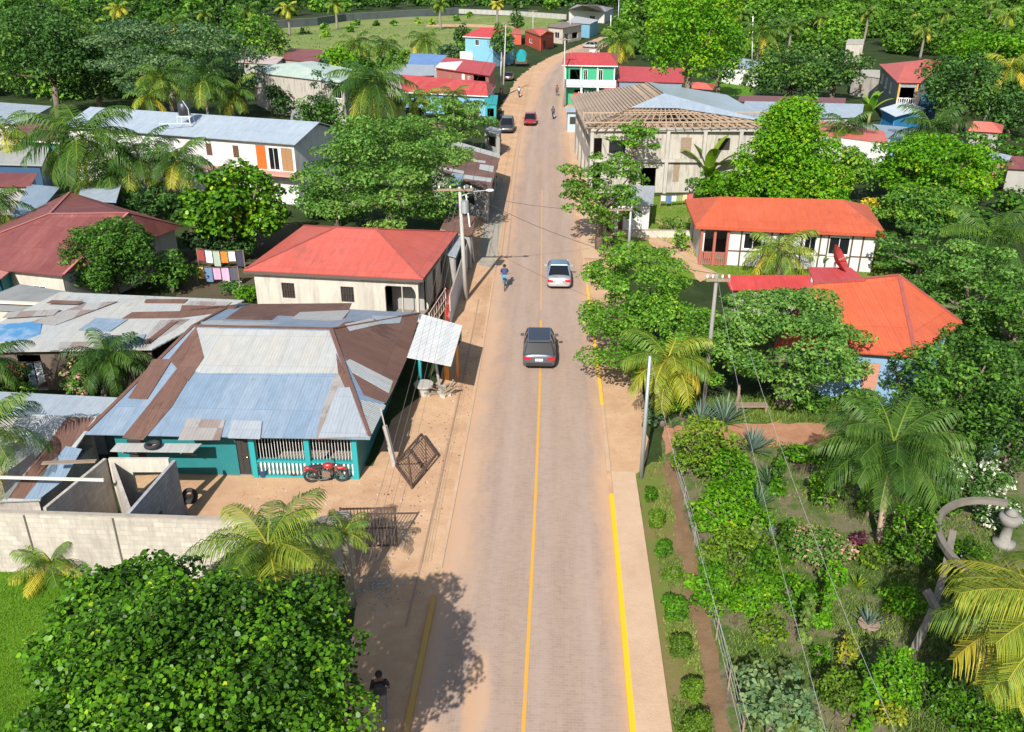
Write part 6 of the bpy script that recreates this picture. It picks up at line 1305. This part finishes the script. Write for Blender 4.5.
for i, (dx, dz, t_) in enumerate(((0, 0, 'upper of the left lines from the lamp pole up the street'), (-.9, -.2, 'outer of the left lines from the lamp pole up the street'), (.6, -.5, 'inner of the left lines from the lamp pole up the street'))):
    wire(t_, [pC+Vector((dx, 0, dz)), pK+Vector((dx*.5, 0, dz)), pM+Vector((dx, 0, dz))], .7, .016)
for i in range(4):
    wire(['first', 'second', 'third', 'fourth'][i]+' cable of the bundle dropping from the lamp pole over the patched roof', [pC+Vector((-.4+.2*i, 0, -.4-.35*i)), Vector((G(360+9*i, 560, 3.8-.3*i)))], .8, .007, mat=paint('wire_dull', (.16, .15, .14), .6))
wire('service wire crossing the road from the lamp pole to the yard pole', [pC+Vector((.3, 0, -.3)), pE], .5, .014)
wire('service wire crossing from the lamp pole to the concrete pole', [pC, pB], .8, .014)
wire('overhead line from the yard pole to the insulator pole', [pE, pB], .5, .014, mat=WG)
wire('overhead line passing the golden palm towards the bottom edge', [pB, Vector((5.6, 9, 6.9))], .8, .0055, mat=WG)
wire('right overhead line crossing the garden to the bottom edge', [pB+Vector((.5, 0, 0)), Vector((7.0, 9, 7.0))], .9, .0055, mat=WG)
wire('low line along the garden edge from the slim pole', [pA, Vector((4.9, 9, 5.7))], .5, .0055, mat=WG)
wire('line from the unfinished building poles to the yard pole', [pI, pH, pE], .5, .014)
wire('line linking the balcony house pole with the building pole', [pG, pH], .5, .014)
for i, (lb, q, sg) in enumerate((('service drop from the lamp pole to the red-roofed cream house', G(430, 262, 3.4), .5), ('service drop from the lamp pole to the rusted roof', G(486, 188, 3.3), .3), ('second service drop to the rusted roof', G(460, 176, 3.3), .3), ('cable from the lamp pole to the rust-roofed stall', G(452, 236, 2.9), .2))):
    wire(lb, [pC+Vector((0, 0, -.5-.2*i)), q], sg, .012)
wire('cable between the kiosk pole and the long red roof', [pK, G(470, 92, 3.4)], .3, .02)
wire('cable from the kiosk pole across to the balcony house pole', [pK, pG], .5, .02)
wire('cable from the balcony house pole up the street', [pG, pO], .8, .02)
wire('line along the unfinished building front', [pI, pG+Vector((.5, 0, -.6))], .4, .016)
# small stones and rubbish on the dirt
for nm, lb, pl, n_, col in (('pebbles', 'pebbles and clods scattered on the left verge', [(370, 600), (440, 500), (485, 330), (470, 300), (400, 470), (200, 495), (190, 480), (350, 545)], 420, (.40, .28, .19)), ('pebbles', 'pebbles scattered on the right verge', [(600, 300), (612, 300), (640, 430), (636, 470), (608, 470)], 220, (.38, .27, .18)), ('rubbish', 'bits of pale rubbish along the left verge', [(350, 560), (440, 520), (470, 380), (480, 300), (400, 470), (200, 485)], 70, (.6, .6, .58))):
    m_ = WB()
    for x, y in scatter(pl, n_): g_ = G(x, y); s_ = random.uniform(.015, .05); m_.box((g_.x, g_.y, s_*.3+.01), (s_, s_*random.uniform(.6, 1.5), s_*.6), random.random()*3)
    tag(m_.build(nm, paint(nm+str(int(col[0]*100)), col, .9)), lb, 'stones' if nm == 'pebbles' else 'rubbish', kind='stuff')
# low wire fence along the garden path
fc = thing('wire_fence', 'low post and wire fence along the garden path', 'fence', G(700, 600)); m_ = WB(); w_ = WB()
FP = [G(x, y) for x, y in ((672, 466), (684, 505), (694, 545), (704, 590), (716, 640), (728, 690), (741, 745))]
for p in FP: m_ = WB(); m_.tube([p, p+Vector((0, 0, .9))], .03, 6); m_.build('post', POSTW, fc)
for a, b in zip(FP, FP[1:]):
    for z in (.3, .6, .85): w_.bar(a+Vector((0, 0, z)), b+Vector((0, 0, z)), .012)
w_.build('wires', WG, fc)
yf = thing('rail_fence', 'weathered rail fence in front of the white yard hut', 'fence', G(604, 240)); m_ = WB(); p0, p1, p2 = G(598, 240), G(600, 216), G(612, 226)
for p in (p0, p1, p2, p0.lerp(p1, .5)): m_ = WB(); m_.box((p.x, p.y, .7), (.1, .1, 1.4)); m_.build('post', POSTW, yf)
m_ = WB()
for z in (.5, .9, 1.3): m_.bar(p0+Vector((0, 0, z)), p1+Vector((0, 0, z)), .06); m_.bar(p1+Vector((0, 0, z)), p2+Vector((0, 0, z)), .06)
m_.build('rails', POSTW, yf)
bn = thing('garden_bench', 'rough wooden bench on the reddish earth under the layered tree', 'bench', G(750, 414)); m_ = MB(); m_.box((0, 0, .5), (1.6, .45, .06)); m_.build('seat', POSTW, bn)
for x in (-.7, .7):
    m_ = MB(); m_.box((x, 0, .235), (.08, .35, .47)); m_.build('leg', POSTW, bn)
for lb, x, y in (('stub of a fence post left of the bench', 736, 408), ('pale fence post right under the layered tree', 789, 412), ('thin stake between bench and pale post', 775, 409)):
    m_ = MB(); m_.tube([(0, 0, 0), (.05, 0, .7), (.03, 0, 1.3)], [.09, .08, .07], 8); tag(m_.build('fence_post', POSTW, origin=G(x, y)), lb, 'post')
# ---------------- stone ring and beams in the garden ----------------
ar = thing('garden_arch', 'grey curved concrete ring on leaning beams in the right garden corner', 'garden structure', G(985, 640)); STN = stucco('mossy_concrete', (.19, .17, .14), (.07, .07, .055), .8)
def arcband(c, rx, ry, z, a0, a1, w, t, n=22, zf=None):
    m_ = WB(); P = []
    for i in range(n+1):
        a = a0+(a1-a0)*i/n; zz = z if zf is None else z+zf(i/n); P.append(((c[0]+(rx-w/2)*math.cos(a), c[1]+(ry-w/2)*math.sin(a), zz), (c[0]+(rx+w/2)*math.cos(a), c[1]+(ry+w/2)*math.sin(a), zz)))
    D = Vector((0, 0, t))
    for (i0, o0), (i1, o1) in zip(P, P[1:]):
        i0, o0, i1, o1 = map(Vector, (i0, o0, i1, o1)); m_.poly([i0, o0, o1, i1]); m_.poly([i1-D, o1-D, o0-D, i0-D]); m_.poly([o0, o0-D, o1-D, o1]); m_.poly([i0-D, i0, i1, i1-D])
    return m_
cR = G(1024, 550, 2.3); rx_ = 76/sc(cR); arcband((cR.x, cR.y), rx_, rx_*1.2, 2.35, 1.2, 4.5, .2, .2).build('ring', STN, ar)
p = [G(953, 532, 2.25), G(945, 570, 1.75), G(933, 610, 1.2), G(914, 650, .3)]; m_ = WB()
for a, b in zip(p, p[1:]): m_.bar(a, b, .22, .2)
m_.build('leaning_beam', STN, ar); m_ = WB(); p = [G(926, 590, 1.6), G(938, 612, 1.2), G(958, 628, 1.1), G(985, 622, 1.3)]
for a, b in zip(p, p[1:]): m_.bar(a, b, .2, .2)
m_.build('lower_curve', STN, ar); m_ = WB(); m_.bar(G(968, 660, 1.2), G(955, 708, .1), .24); m_.build('leg', STN, ar)
fp_ = thing('stone_pedestal', 'turned stone pedestal inside the concrete ring', 'pedestal', G(1003, 545)); m_ = MB(); m_.tube([(0, 0, 0), (0, 0, .2), (0, 0, .25), (0, 0, .9), (0, 0, 1.0), (0, 0, 1.25), (0, 0, 1.35)], [.4, .4, .2, .17, .32, .42, .36], 16); m_.build('column', paint('old_stone', (.24, .23, .21), .9, .5, 4), fp_, smooth=True)
m_ = MB(); m_.tube([(0, 0, 1.35), (0, 0, 1.45), (0, 0, 1.62)], [.2, .24, .05], 12); m_.build('finial', paint('old_stone', (.24, .23, .21), .9, .5, 4), fp_, smooth=True)
m_ = WB(); m_.slab([G(955, 565, .5), G(975, 570, .5), G(972, 552, .9), G(958, 548, .9)], .03); tag(m_.build('blue_sheet', paint('pale_blue_sheet', (.30, .42, .55), .5), origin=G(965, 560)), 'small pale blue sheet lying under the stone ring', 'sheet')
house('grey_tin_hut', 'small bluish tin hut glimpsed under the dark trees at right', 'shed', [G(982, 452, 1.6), G(998, 455, 1.6), G(1006, 432, 1.9), G(992, 428, 1.9)], None, .1, W_GREY, PALEB, {})

# ---------------- vehicles ----------------
RUB = paint('rubber', (.025, .025, .026), .85); CHR = paint('chrome', (.6, .6, .62), .2, 0, 1, 1.0); LRED = paint('tail_light_red', (.45, .01, .02), .25, .1); PLATE = paint('plate_white', (.7, .7, .68), .5, .1)
def carpaint(name, c):
    m, n, b = mat_base(name); f = noise(n, 2.2, 5, .7, wpos(n)); n.links.new(mix(n, math_(n, 'MULTIPLY', f, .25), c, (.35, .26, .19)), b.inputs['Base Color'])
    b.inputs['Metallic'].default_value = .45; b.inputs['Roughness'].default_value = .35; b.inputs['Coat Weight'].default_value = .5; b.inputs['Coat Roughness'].default_value = .12; return m
def car(label, pos, rz, W, Lc, Hc, col, kind='sedan', name='parked_car', cat='car', group=None, roofcol=None):
    t_ = thing(name, label, cat, pos, rz, group); P = carpaint('paint_'+name+str(len(bpy.data.materials)), col)
    hw = W/2; zb = Hc*.58; gz = .2
    # stations from rear (y<0) to front: (y, halfwidth factor, top z, bottom z)
    if kind == 'suv': st = [(-.5, .80, zb*.78, .42), (-.495, .90, zb*.98, .34), (-.47, .96, zb*1.04, .26), (-.38, 1, zb*1.05, .22), (-.1, 1, zb*1.02, .22), (.16, 1, zb*.99, .22), (.30, .98, zb*.93, .24), (.43, .92, zb*.82, .28), (.49, .8, zb*.66, .36), (.5, .7, zb*.52, .4)]
    else: st = [(-.5, .78, zb*.80, .40), (-.492, .90, zb*.97, .32), (-.46, .96, zb*1.02, .24), (-.34, 1, zb*1.03, .2), (-.1, 1, zb*1.02, .2), (.15, 1, zb*.98, .2), (.30, .98, zb*.88, .22), (.43, .92, zb*.76, .26), (.49, .8, zb*.6, .34), (.5, .7, zb*.48, .4)]
    m_ = MB(); rings = []
    for y, wf, zt_, z0_ in st:
        w = hw*wf; y *= Lc; zm = (zt_+z0_)/2; rings.append([(-w*.86, y, z0_), (-w*.98, y, z0_+.12), (-w, y, zm), (-w*.97, y, zt_-.12), (-w*.86, y, zt_-.02), (-w*.45, y, zt_+.025), (0, y, zt_+.035), (w*.45, y, zt_+.025), (w*.86, y, zt_-.02), (w*.97, y, zt_-.12), (w, y, zm), (w*.98, y, z0_+.12), (w*.86, y, z0_)])
    for a, b in zip(rings, rings[1:]):
        k = len(a)
        for i in range(k): j = (i+1) % k; m_.poly([a[i], b[i], b[j], a[j]])
    m_.poly(rings[0]); m_.poly(rings[-1][::-1]); body = m_.build('body', P, t_)
    import bmesh
    bm = bmesh.new(); bm.from_mesh(body.data); bmesh.ops.remove_doubles(bm, verts=bm.verts, dist=.0005); bmesh.ops.recalc_face_normals(bm, faces=bm.faces); bm.to_mesh(body.data); bm.free(); body.data.shade_smooth()
    y0, y1, y2, y3 = ((-.465, -.37, .06, .24) if kind == 'suv' else (-.36, -.21, .05, .25)); z1 = zb*1.0; z2 = Hc-.05; wb, wt = hw*.90, hw*.72
    g = MB(); Bq = [(-wb, y0*Lc, z1), (wb, y0*Lc, z1), (wb, y3*Lc, z1-.03), (-wb, y3*Lc, z1-.03)]; Tq = [(-wt, y1*Lc, z2), (wt, y1*Lc, z2), (wt, y2*Lc, z2), (-wt, y2*Lc, z2)]
    g.poly([Bq[0], Bq[1], Tq[1], Tq[0]]); rw = g.build('rear_window', GLASS, t_)
    g = MB(); g.poly([Bq[2], Bq[3], Tq[3], Tq[2]]); g.build('windscreen', GLASS, t_)
    for a, b in ((1, 2), (3, 0)): g = MB(); g.poly([Bq[a], Bq[b], Tq[b], Tq[a]]); g.build('side_window', GLASS, t_)
    g = MB(); r0 = [(-wt, y1*Lc-.05, z2), (wt, y1*Lc-.05, z2), (wt, y2*Lc+.05, z2), (-wt, y2*Lc+.05, z2)]; r1 = [(x*.9, y*.96, z2+.055) for x, y, z in r0]; g.poly(r1)
    for i in range(4): j = (i+1) % 4; g.poly([r0[i], r0[j], r1[j], r1[i]])
    for i in range(4): g.bar(Bq[i], Tq[i], .07)
    for sx in (0, 1): a = Vector(Bq[1]).lerp(Vector(Bq[2]), .55); b = Vector(Tq[1]).lerp(Vector(Tq[2]), .55); q = -1 if sx else 1; g.bar((a.x*q, a.y, a.z), (b.x*q, b.y, b.z), .06)
    g.build('roof', carpaint('roofpaint'+str(len(bpy.data.materials)), roofcol) if roofcol else P, t_)
    for sx in (-1, 1):
        for yy in (-.31, .31):
            w = MB(); w.ring((sx*(hw-.12), yy*Lc, .33), .235, .095, 'X', 20, 8); wo = w.build('wheel', RUB, t_, smooth=True)
            w = MB(); w.tube([(sx*(hw-.17), yy*Lc, .33), (sx*(hw-.05), yy*Lc, .33)], .18, 12); w.build('rim', CHR, wo)
        zl = zb*.80; g = MB(); g.box((sx*hw*.70, -.492*Lc, zl), (hw*.42, .10, .16)); g.box((sx*hw*.86, -.475*Lc, zl+.01), (hw*.16, .22, .15)); g.build('tail_light', LRED, t_)
        g = MB(); g.box((sx*hw*.68, .482*Lc, zb*.62), (hw*.36, .12, .13)); g.build('headlight', CHR, t_)
        g = MB(); g.box((sx*(hw+.07), .19*Lc, zb+.03), (.20, .10, .13)); g.build('mirror', P, t_)
    g = MB(); g.box((0, -.503*Lc, zb*.72), (.42, .02, .14)); g.build('number_plate', PLATE, t_)
    g = MB(); g.box((0, -.495*Lc, .40), (W*.78, .10, .16)); g.build('bumper', RUB if kind == 'suv' else P, t_)
    if kind == 'suv':
        g = MB(); g.box((0, (y1-.015)*Lc, z2+.03), (wt*1.8, .22, .04)); g.build('spoiler', P, t_)
        for sx in (-1, 1): g = MB(); g.bar((sx*wt*.92, y1*Lc, z2+.09), (sx*wt*.92, y2*Lc, z2+.09), .035); g.build('roof_rail', CHR, t_)
    return t_
def heading(Y): a = at_road(Y-3, 0); b = at_road(Y+3, 0); return math.atan2(-(b.x-a.x), b.y-a.y)
p = G(540, 368); car('dark blue-grey estate car driving up the middle of the road', (p.x, p.y+1.6, .015), heading(p.y), 1.80, 4.1, 1.60, (.07, .10, .14), 'suv', 'driving_car', roofcol=(.012, .022, .045))
p = G(559.5, 288); car('silver sedan in the right lane ahead of the dark car', (p.x, p.y+1.5, .015), heading(p.y), 1.66, 4.1, 1.45, (.50, .52, .56), 'sedan', 'driving_car', roofcol=(.20, .32, .48))
p = G(530.5, 126.5); car('small red car far up the road', (p.x, p.y+2, .015), heading(p.y)+math.pi, 1.75, 4.1, 1.5, (.45, .015, .03), 'sedan', 'driving_car')
p = G(507, 134); car('dark jeep parked at the left roadside stall', (p.x, p.y+1.9, .015), heading(p.y)+math.pi, 1.85, 4.2, 1.8, (.03, .045, .06), 'suv', 'parked_car')
p = G(509, 80); car('dark car parked under the roadside tree by the kiosk pole', (p.x, p.y, .015), heading(p.y), 1.75, 4.2, 1.5, (.03, .03, .04), 'sedan', 'parked_car')
p = G(586, 48); car('white car parked at the far bend', (p.x+1, p.y, .015), .9, 1.75, 4.3, 1.6, (.6, .6, .6), 'suv', 'parked_car')
tr = thing('covered_cart', 'dark cart under a teal tarpaulin at the left roadside', 'cart', G(521, 66)); m_ = MB(); m_.box((0, 0, 1.1), (2.6, 4.2, .9)); m_.build('load_bed', IRON, tr); m_ = MB(); m_.tube([(0, -2.2, 1.75), (0, 0, 2.1), (0, 2.2, 1.75)], [1.0, 1.35, 1.0], 12); m_.build('tarpaulin', TEALP, tr)
for x in (-1.2, 1.2):
    for y in (-1.3, 1.3): m_ = MB(); m_.ring((x, y, .45), .33, .12, 'X', 16, 6); m_.build('wheel', RUB, tr)
# motorcycle by the balustrade
def bike(label, pos, rz, col, name='motorcycle', cat='motorcycle', motor=True):
    t_ = thing(name, label, cat, pos, rz); wr, ww = (.27, .055) if motor else (.31, .02); base = .64 if motor else .52
    for x in (-base, base):
        m_ = MB(); m_.ring((x, 0, wr+ww), wr, ww, 'Y', 24, 8); w = m_.build('wheel', RUB, t_, smooth=True); m_ = MB()
        for i in range(6): a = i*math.pi/3; m_.bar((x, 0, wr+ww), (x+math.cos(a)*wr*.95, 0, wr+ww+math.sin(a)*wr*.95), .018)
        m_.build('spokes', CHR, w)
    z = wr+ww; f = MB(); rr_ = .03 if motor else .018
    for a, b in (((-base, 0, z), (-.1, 0, z)), ((-.1, 0, z), (.3, 0, z+.42)), ((-.25, 0, z+.38), (.35, 0, z+.45)), ((-base, 0, z), (-.25, 0, z+.38)), ((-.1, 0, z), (-.25, 0, z+.38))): f.tube([a, b], rr_, 6)
    f.build('frame', IRON if motor else paint('frame_red', (.4, .03, .03), .4), t_)
    for y in (-.08, .08) if motor else (0,): m_ = MB(); m_.tube([(base, y, z), (.36, y, z+.52)], rr_, 6); m_.build('fork', CHR, t_)
    m_ = MB(); m_.tube([(.28, -.36, z+.62), (.36, -.12, z+.56), (.36, .12, z+.56), (.28, .36, z+.62)], .018, 6); m_.build('handlebar', IRON, t_)
    if motor:
        m_ = MB(); m_.ball((.12, 0, z+.48), .2, 12, 8, (1.35, .75, .75)); m_.build('fuel_tank', col, t_, smooth=True)
        m_ = MB(); m_.ball((-.36, 0, z+.46), .2, 12, 8, (1.9, .7, .35)); m_.build('seat', RUB, t_, smooth=True)
        m_ = MB(); m_.box((.02, 0, z+.1), (.34, .26, .3)); m_.build('engine', CHR, t_)
        m_ = MB(); m_.tube([(.1, -.16, z-.05), (-.3, -.18, z-.08), (-.75, -.18, z+.06)], [.03, .045, .055], 8); m_.build('exhaust', CHR, t_)
        m_ = MB(); m_.ball((.46, 0, z+.48), .1, 10, 7); m_.build('headlight', CHR, t_, smooth=True)
        m_ = MB(); m_.ball((-.72, 0, z+.42), .13, 10, 7, (1.6, .8, .5)); m_.build('tail_cowl', col, t_, smooth=True)
        for x in (-base, base): m_ = MB(); m_.tube([(x-.28, 0, z+.25), (x-.12, 0, z+.36), (x+.1, 0, z+.37), (x+.26, 0, z+.26)], [.03, .06, .06, .03], 6); m_.build('mudguard', col, t_)
    else: m_ = MB(); m_.ball((-.27, 0, z+.42), .1, 10, 6, (1.3, .7, .4)); m_.build('saddle', RUB, t_, smooth=True)
    return t_
bike('red motorcycle parked side-on before the white balustrade', G(327, 482), .06, carpaint('red_tank', (.5, .01, .02)))
# ---------------- people ----------------
def figure(label, pos, rz, pose, shirt, trous, skin=(.16, .08, .05), hair=(.015, .012, .01), s=1.0, pack=None, bare=False):
    """skinned skeleton: one continuous body; clothes and hair are its children"""
    J = {'pel': (0, 0, .95), 'sp': (0, .01, 1.15), 'ch': (0, .02, 1.36), 'nk': (0, .02, 1.50), 'hd': (0, .04, 1.62), 'ht': (0, .03, 1.74),
         'sl': (-.19, .01, 1.42), 'el': (-.25, .0, 1.14), 'wl': (-.25, .08, .90), 'kl': (-.11, .03, .50), 'al': (-.11, -.02, .08), 'tl': (-.12, .14, .04), 'hl': (-.10, 0, .90),
         'sr': (.19, .01, 1.42), 'er': (.25, .0, 1.14), 'wr': (.25, .08, .90), 'kr': (.11, .03, .50), 'ar': (.11, -.02, .08), 'tr': (.12, .14, .04), 'hr': (.10, 0, .90)}
    J.update(pose); names = list(J); E = [('pel', 'sp'), ('sp', 'ch'), ('ch', 'nk'), ('nk', 'hd'), ('hd', 'ht'), ('ch', 'sl'), ('sl', 'el'), ('el', 'wl'), ('ch', 'sr'), ('sr', 'er'), ('er', 'wr'), ('pel', 'hl'), ('hl', 'kl'), ('kl', 'al'), ('al', 'tl'), ('pel', 'hr'), ('hr', 'kr'), ('kr', 'ar'), ('ar', 'tr')]
    Rr = {'pel': .13, 'sp': .12, 'ch': .14, 'nk': .055, 'hd': .095, 'ht': .07, 'sl': .06, 'sr': .06, 'el': .042, 'er': .042, 'wl': .03, 'wr': .03, 'hl': .09, 'hr': .09, 'kl': .058, 'kr': .058, 'al': .04, 'ar': .04, 'tl': .035, 'tr': .035}
    root = thing('person', label, 'person', pos, rz)
    def skin_obj(nm, keep, extra, mt, parent):
        ks = [k for k in names if k in keep]; me = bpy.data.meshes.new(nm); me.from_pydata([tuple(c*s for c in J[k]) for k in ks], [(ks.index(a), ks.index(b)) for a, b in E if a in keep and b in keep], [])
        o = bpy.data.objects.new(nm, me); C.objects.link(o); o.parent = parent; o.modifiers.new('skin', 'SKIN'); me.materials.append(mt)
        if not me.skin_vertices: 
            bpy.context.view_layer.objects.active = o
        for i, k in enumerate(ks):
            if me.skin_vertices: r = (Rr[k]+extra)*s; me.skin_vertices[0].data[i].radius = (r*(1.25 if k in ('ch', 'pel', 'sp') else 1), r); me.skin_vertices[0].data[i].use_root = (i == 0)
        sb = o.modifiers.new('sub', 'SUBSURF'); sb.levels = 1; sb.render_levels = 2; return o
    SK = paint('skin_%d' % int(skin[0]*100), skin, .55, .1)
    b_ = skin_obj('body', set(names), 0, SK, root)
    skin_obj('shirt', {'pel', 'sp', 'ch', 'sl', 'sr', 'el', 'er'}, .014, paint('cloth_s%d%d%d' % tuple(int(c*99) for c in shirt), shirt, .9, .15), root)
    skin_obj('trousers', {'pel', 'hl', 'hr', 'kl', 'kr', 'al', 'ar'}, .015, paint('cloth_t%d%d%d' % tuple(int(c*99) for c in trous), trous, .9, .15), root)
    h = MB(); c = Vector(J['hd'])*s+Vector((0, -.015, .05))*s; h.ball(c, .118*s, 12, 8, (1, 1.08, .95)); h.build('hair', paint('hair', hair, .8), root, smooth=True)
    f = MB(); c = Vector(J['hd'])*s; f.ball(c+Vector((0, .10, 0))*s, .018*s, 6, 5)
    for sx in (-1, 1): f.ball(c+Vector((sx*.035, .088, .03))*s, .012*s, 6, 5)
    f.build('face', paint('features', (.05, .03, .02), .6), root)
    # hands with fingers
    for w, e in (('wl', 'el'), ('wr', 'er')):
        d = (Vector(J[w])-Vector(J[e])).normalized(); sd = d.orthogonal().normalized(); p0_ = Vector(J[w])+d*.03; hm = MB(); hm.ball(tuple((p0_+d*.03)*s), .04*s, 8, 6, (1, .8, 1))
        for i in range(4): q = p0_+d*.05+sd*(.014*(i-1.5)); hm.tube([q*s, (q+d*(.04-.004*abs(i-1)))*s, (q+d*.065+Vector((0, .015, -.01)))*s], .009*s, 5)
        q = p0_+sd*.03; hm.tube([q*s, (q+d*.03+sd*.02)*s], .01*s, 5); hm.build('hand', SK, root, smooth=True)
    if pack:
        m_ = MB(); m_.ball(tuple(Vector(J['sp'])*s+Vector((0, -.2, .12))*s), .2*s, 12, 8, (.9, .6, 1.25)); tag(m_.build('backpack', paint('black_pack', (.02, .02, .025), .8), root, smooth=True))
    for a in ('tl', 'tr'):
        m_ = MB(); q = Vector(J[a])*s; m_.ball((q.x, q.y-.04, max(.045, q.z)), .06*s, 8, 6, (.8, 1.9, .7)); m_.build('shoe', paint('shoe_blue_white', (.35, .45, .6), .6), root, smooth=True)
    return root
walk = {'kl': (-.11, .14, .52), 'al': (-.11, .10, .10), 'tl': (-.11, .26, .05), 'kr': (.11, -.02, .5), 'ar': (.11, -.26, .14), 'tr': (.11, -.16, .05), 'el': (-.26, -.10, 1.15), 'wl': (-.26, -.10, .90), 'er': (.26, .08, 1.16), 'wr': (.26, .22, .95)}
figure('person in black with a backpack walking in the tree shade at the bottom', G(382, 716), .1, walk, (.012, .012, .015), (.14, .14, .15), s=.95, pack=True)
ride = {'pel': (0, -.20, .95), 'hl': (-.10, -.18, .93), 'hr': (.10, -.18, .93), 'sp': (0, -.08, 1.12), 'ch': (0, .06, 1.28), 'nk': (0, .12, 1.40), 'hd': (0, .17, 1.50), 'ht': (0, .17, 1.62), 'sl': (-.18, .06, 1.34), 'sr': (.18, .06, 1.34), 'el': (-.24, .20, 1.12), 'er': (.24, .20, 1.12), 'wl': (-.22, .36, 1.03), 'wr': (.22, .36, 1.03),
        'kl': (-.11, .12, .70), 'kr': (.11, .08, .60), 'al': (-.10, -.02, .36), 'ar': (.10, -.06, .20), 'tl': (-.10, .12, .33), 'tr': (.10, .08, .17)}
p = G(504.5, 290); figure('cyclist in a navy shirt riding along the left edge of the road', (p.x, p.y+.3, .02), 0, ride, (.03, .05, .12), (.10, .22, .32)); bike('bicycle ridden by the navy-shirted cyclist', (p.x, p.y+.3, .015), math.pi/2, None, 'bicycle', 'bicycle', False)
p = G(519, 97); figure('rider in a pale shirt on a motorbike far up the road', (p.x, p.y, .02), 0, ride, (.5, .5, .55), (.1, .1, .12)); bike('motorbike ridden by the pale-shirted rider', (p.x, p.y, .015), math.pi/2, paint('dark_tank', (.08, .08, .1), .4), 'motorcycle', 'motorcycle')
p = G(553, 118.5); figure('rider in dark clothes on a motorbike near the unfinished building', (p.x, p.y, .02), .1, ride, (.06, .06, .07), (.05, .05, .07)); bike('motorbike under the dark-clothed rider', (p.x, p.y, .015), math.pi/2, paint('dark_tank', (.08, .08, .1), .4), 'motorcycle', 'motorcycle')
figure('person walking on the right verge below the balcony house', G(557, 96), .2, walk, (.25, .07, .05), (.06, .07, .1)); figure('person standing by the left roadside near the kiosk pole', G(501, 99), 0, {}, (.5, .2, .3), (.1, .1, .15))
m_ = WB(); m_.slab([G(578, 106, 3.0), G(581, 106, 3.0), G(581.2, 100, 3.3), G(578.5, 100, 3.3)], .05); m_.build
sg = thing('red_roof_box', 'small red painted box sign on posts before the green balcony house', 'sign', G(577, 112)); m_ = MB(); m_.box((0, 0, 2.3), (1.1, .3, .9)); m_.build('panel', paint('sign_red', (.6, .05, .03), .5), sg); m_ = MB(); [m_.box((x, 0, .92), (.08, .08, 1.84)) for x in (-.4, .4)]; m_.build('posts', STEEL, sg)
bs = thing('blue_cabinet', 'pale blue sheet kiosk standing at the corner of the unfinished building', 'kiosk', G(574, 131)); m_ = MB(); m_.box((0, 0, 1.3), (1.9, 1.8, 2.6)); m_.build('cabin', paint('pale_blue_cabin', (.35, .45, .5), .6, .4, 2), bs); m_ = MB(); m_.slab([(-1.2, -1.3, 2.65), (1.2, -1.3, 2.65), (1.2, 1.1, 2.9), (-1.2, 1.1, 2.9)], .05); m_.build('roof', PALEB, bs); m_ = MB(); m_.box((0, -.92, 1.5), (1.3, .05, .9)); m_.build('hatch', SHADE, bs)  # hatch panel painted near-black as the dark inside
m_ = MB(); m_.box((0, 0, 1.4), (.14, .14, 2.8)); tag(m_.build('red_post', paint('red_post', (.55, .04, .03), .6), origin=G(576, 146)), 'red painted post at the corner of the unfinished building', 'post')
for lb, x, y, c_ in (('pale parked cart at the end of the right verge', 594, 55, (.5, .5, .5)),):
    k_ = thing('cart', lb, 'cart', G(x, y)); m_ = MB(); m_.box((0, 0, .9), (2.4, 1.6, .7)); m_.build('load_bed', paint('cart_pale', c_, .7), k_)
    for sx in (-1, 1): m_ = MB(); m_.ring((sx*.9, -.85, .4), .3, .08, 'Y', 16, 6); m_.build('wheel', RUB, k_)
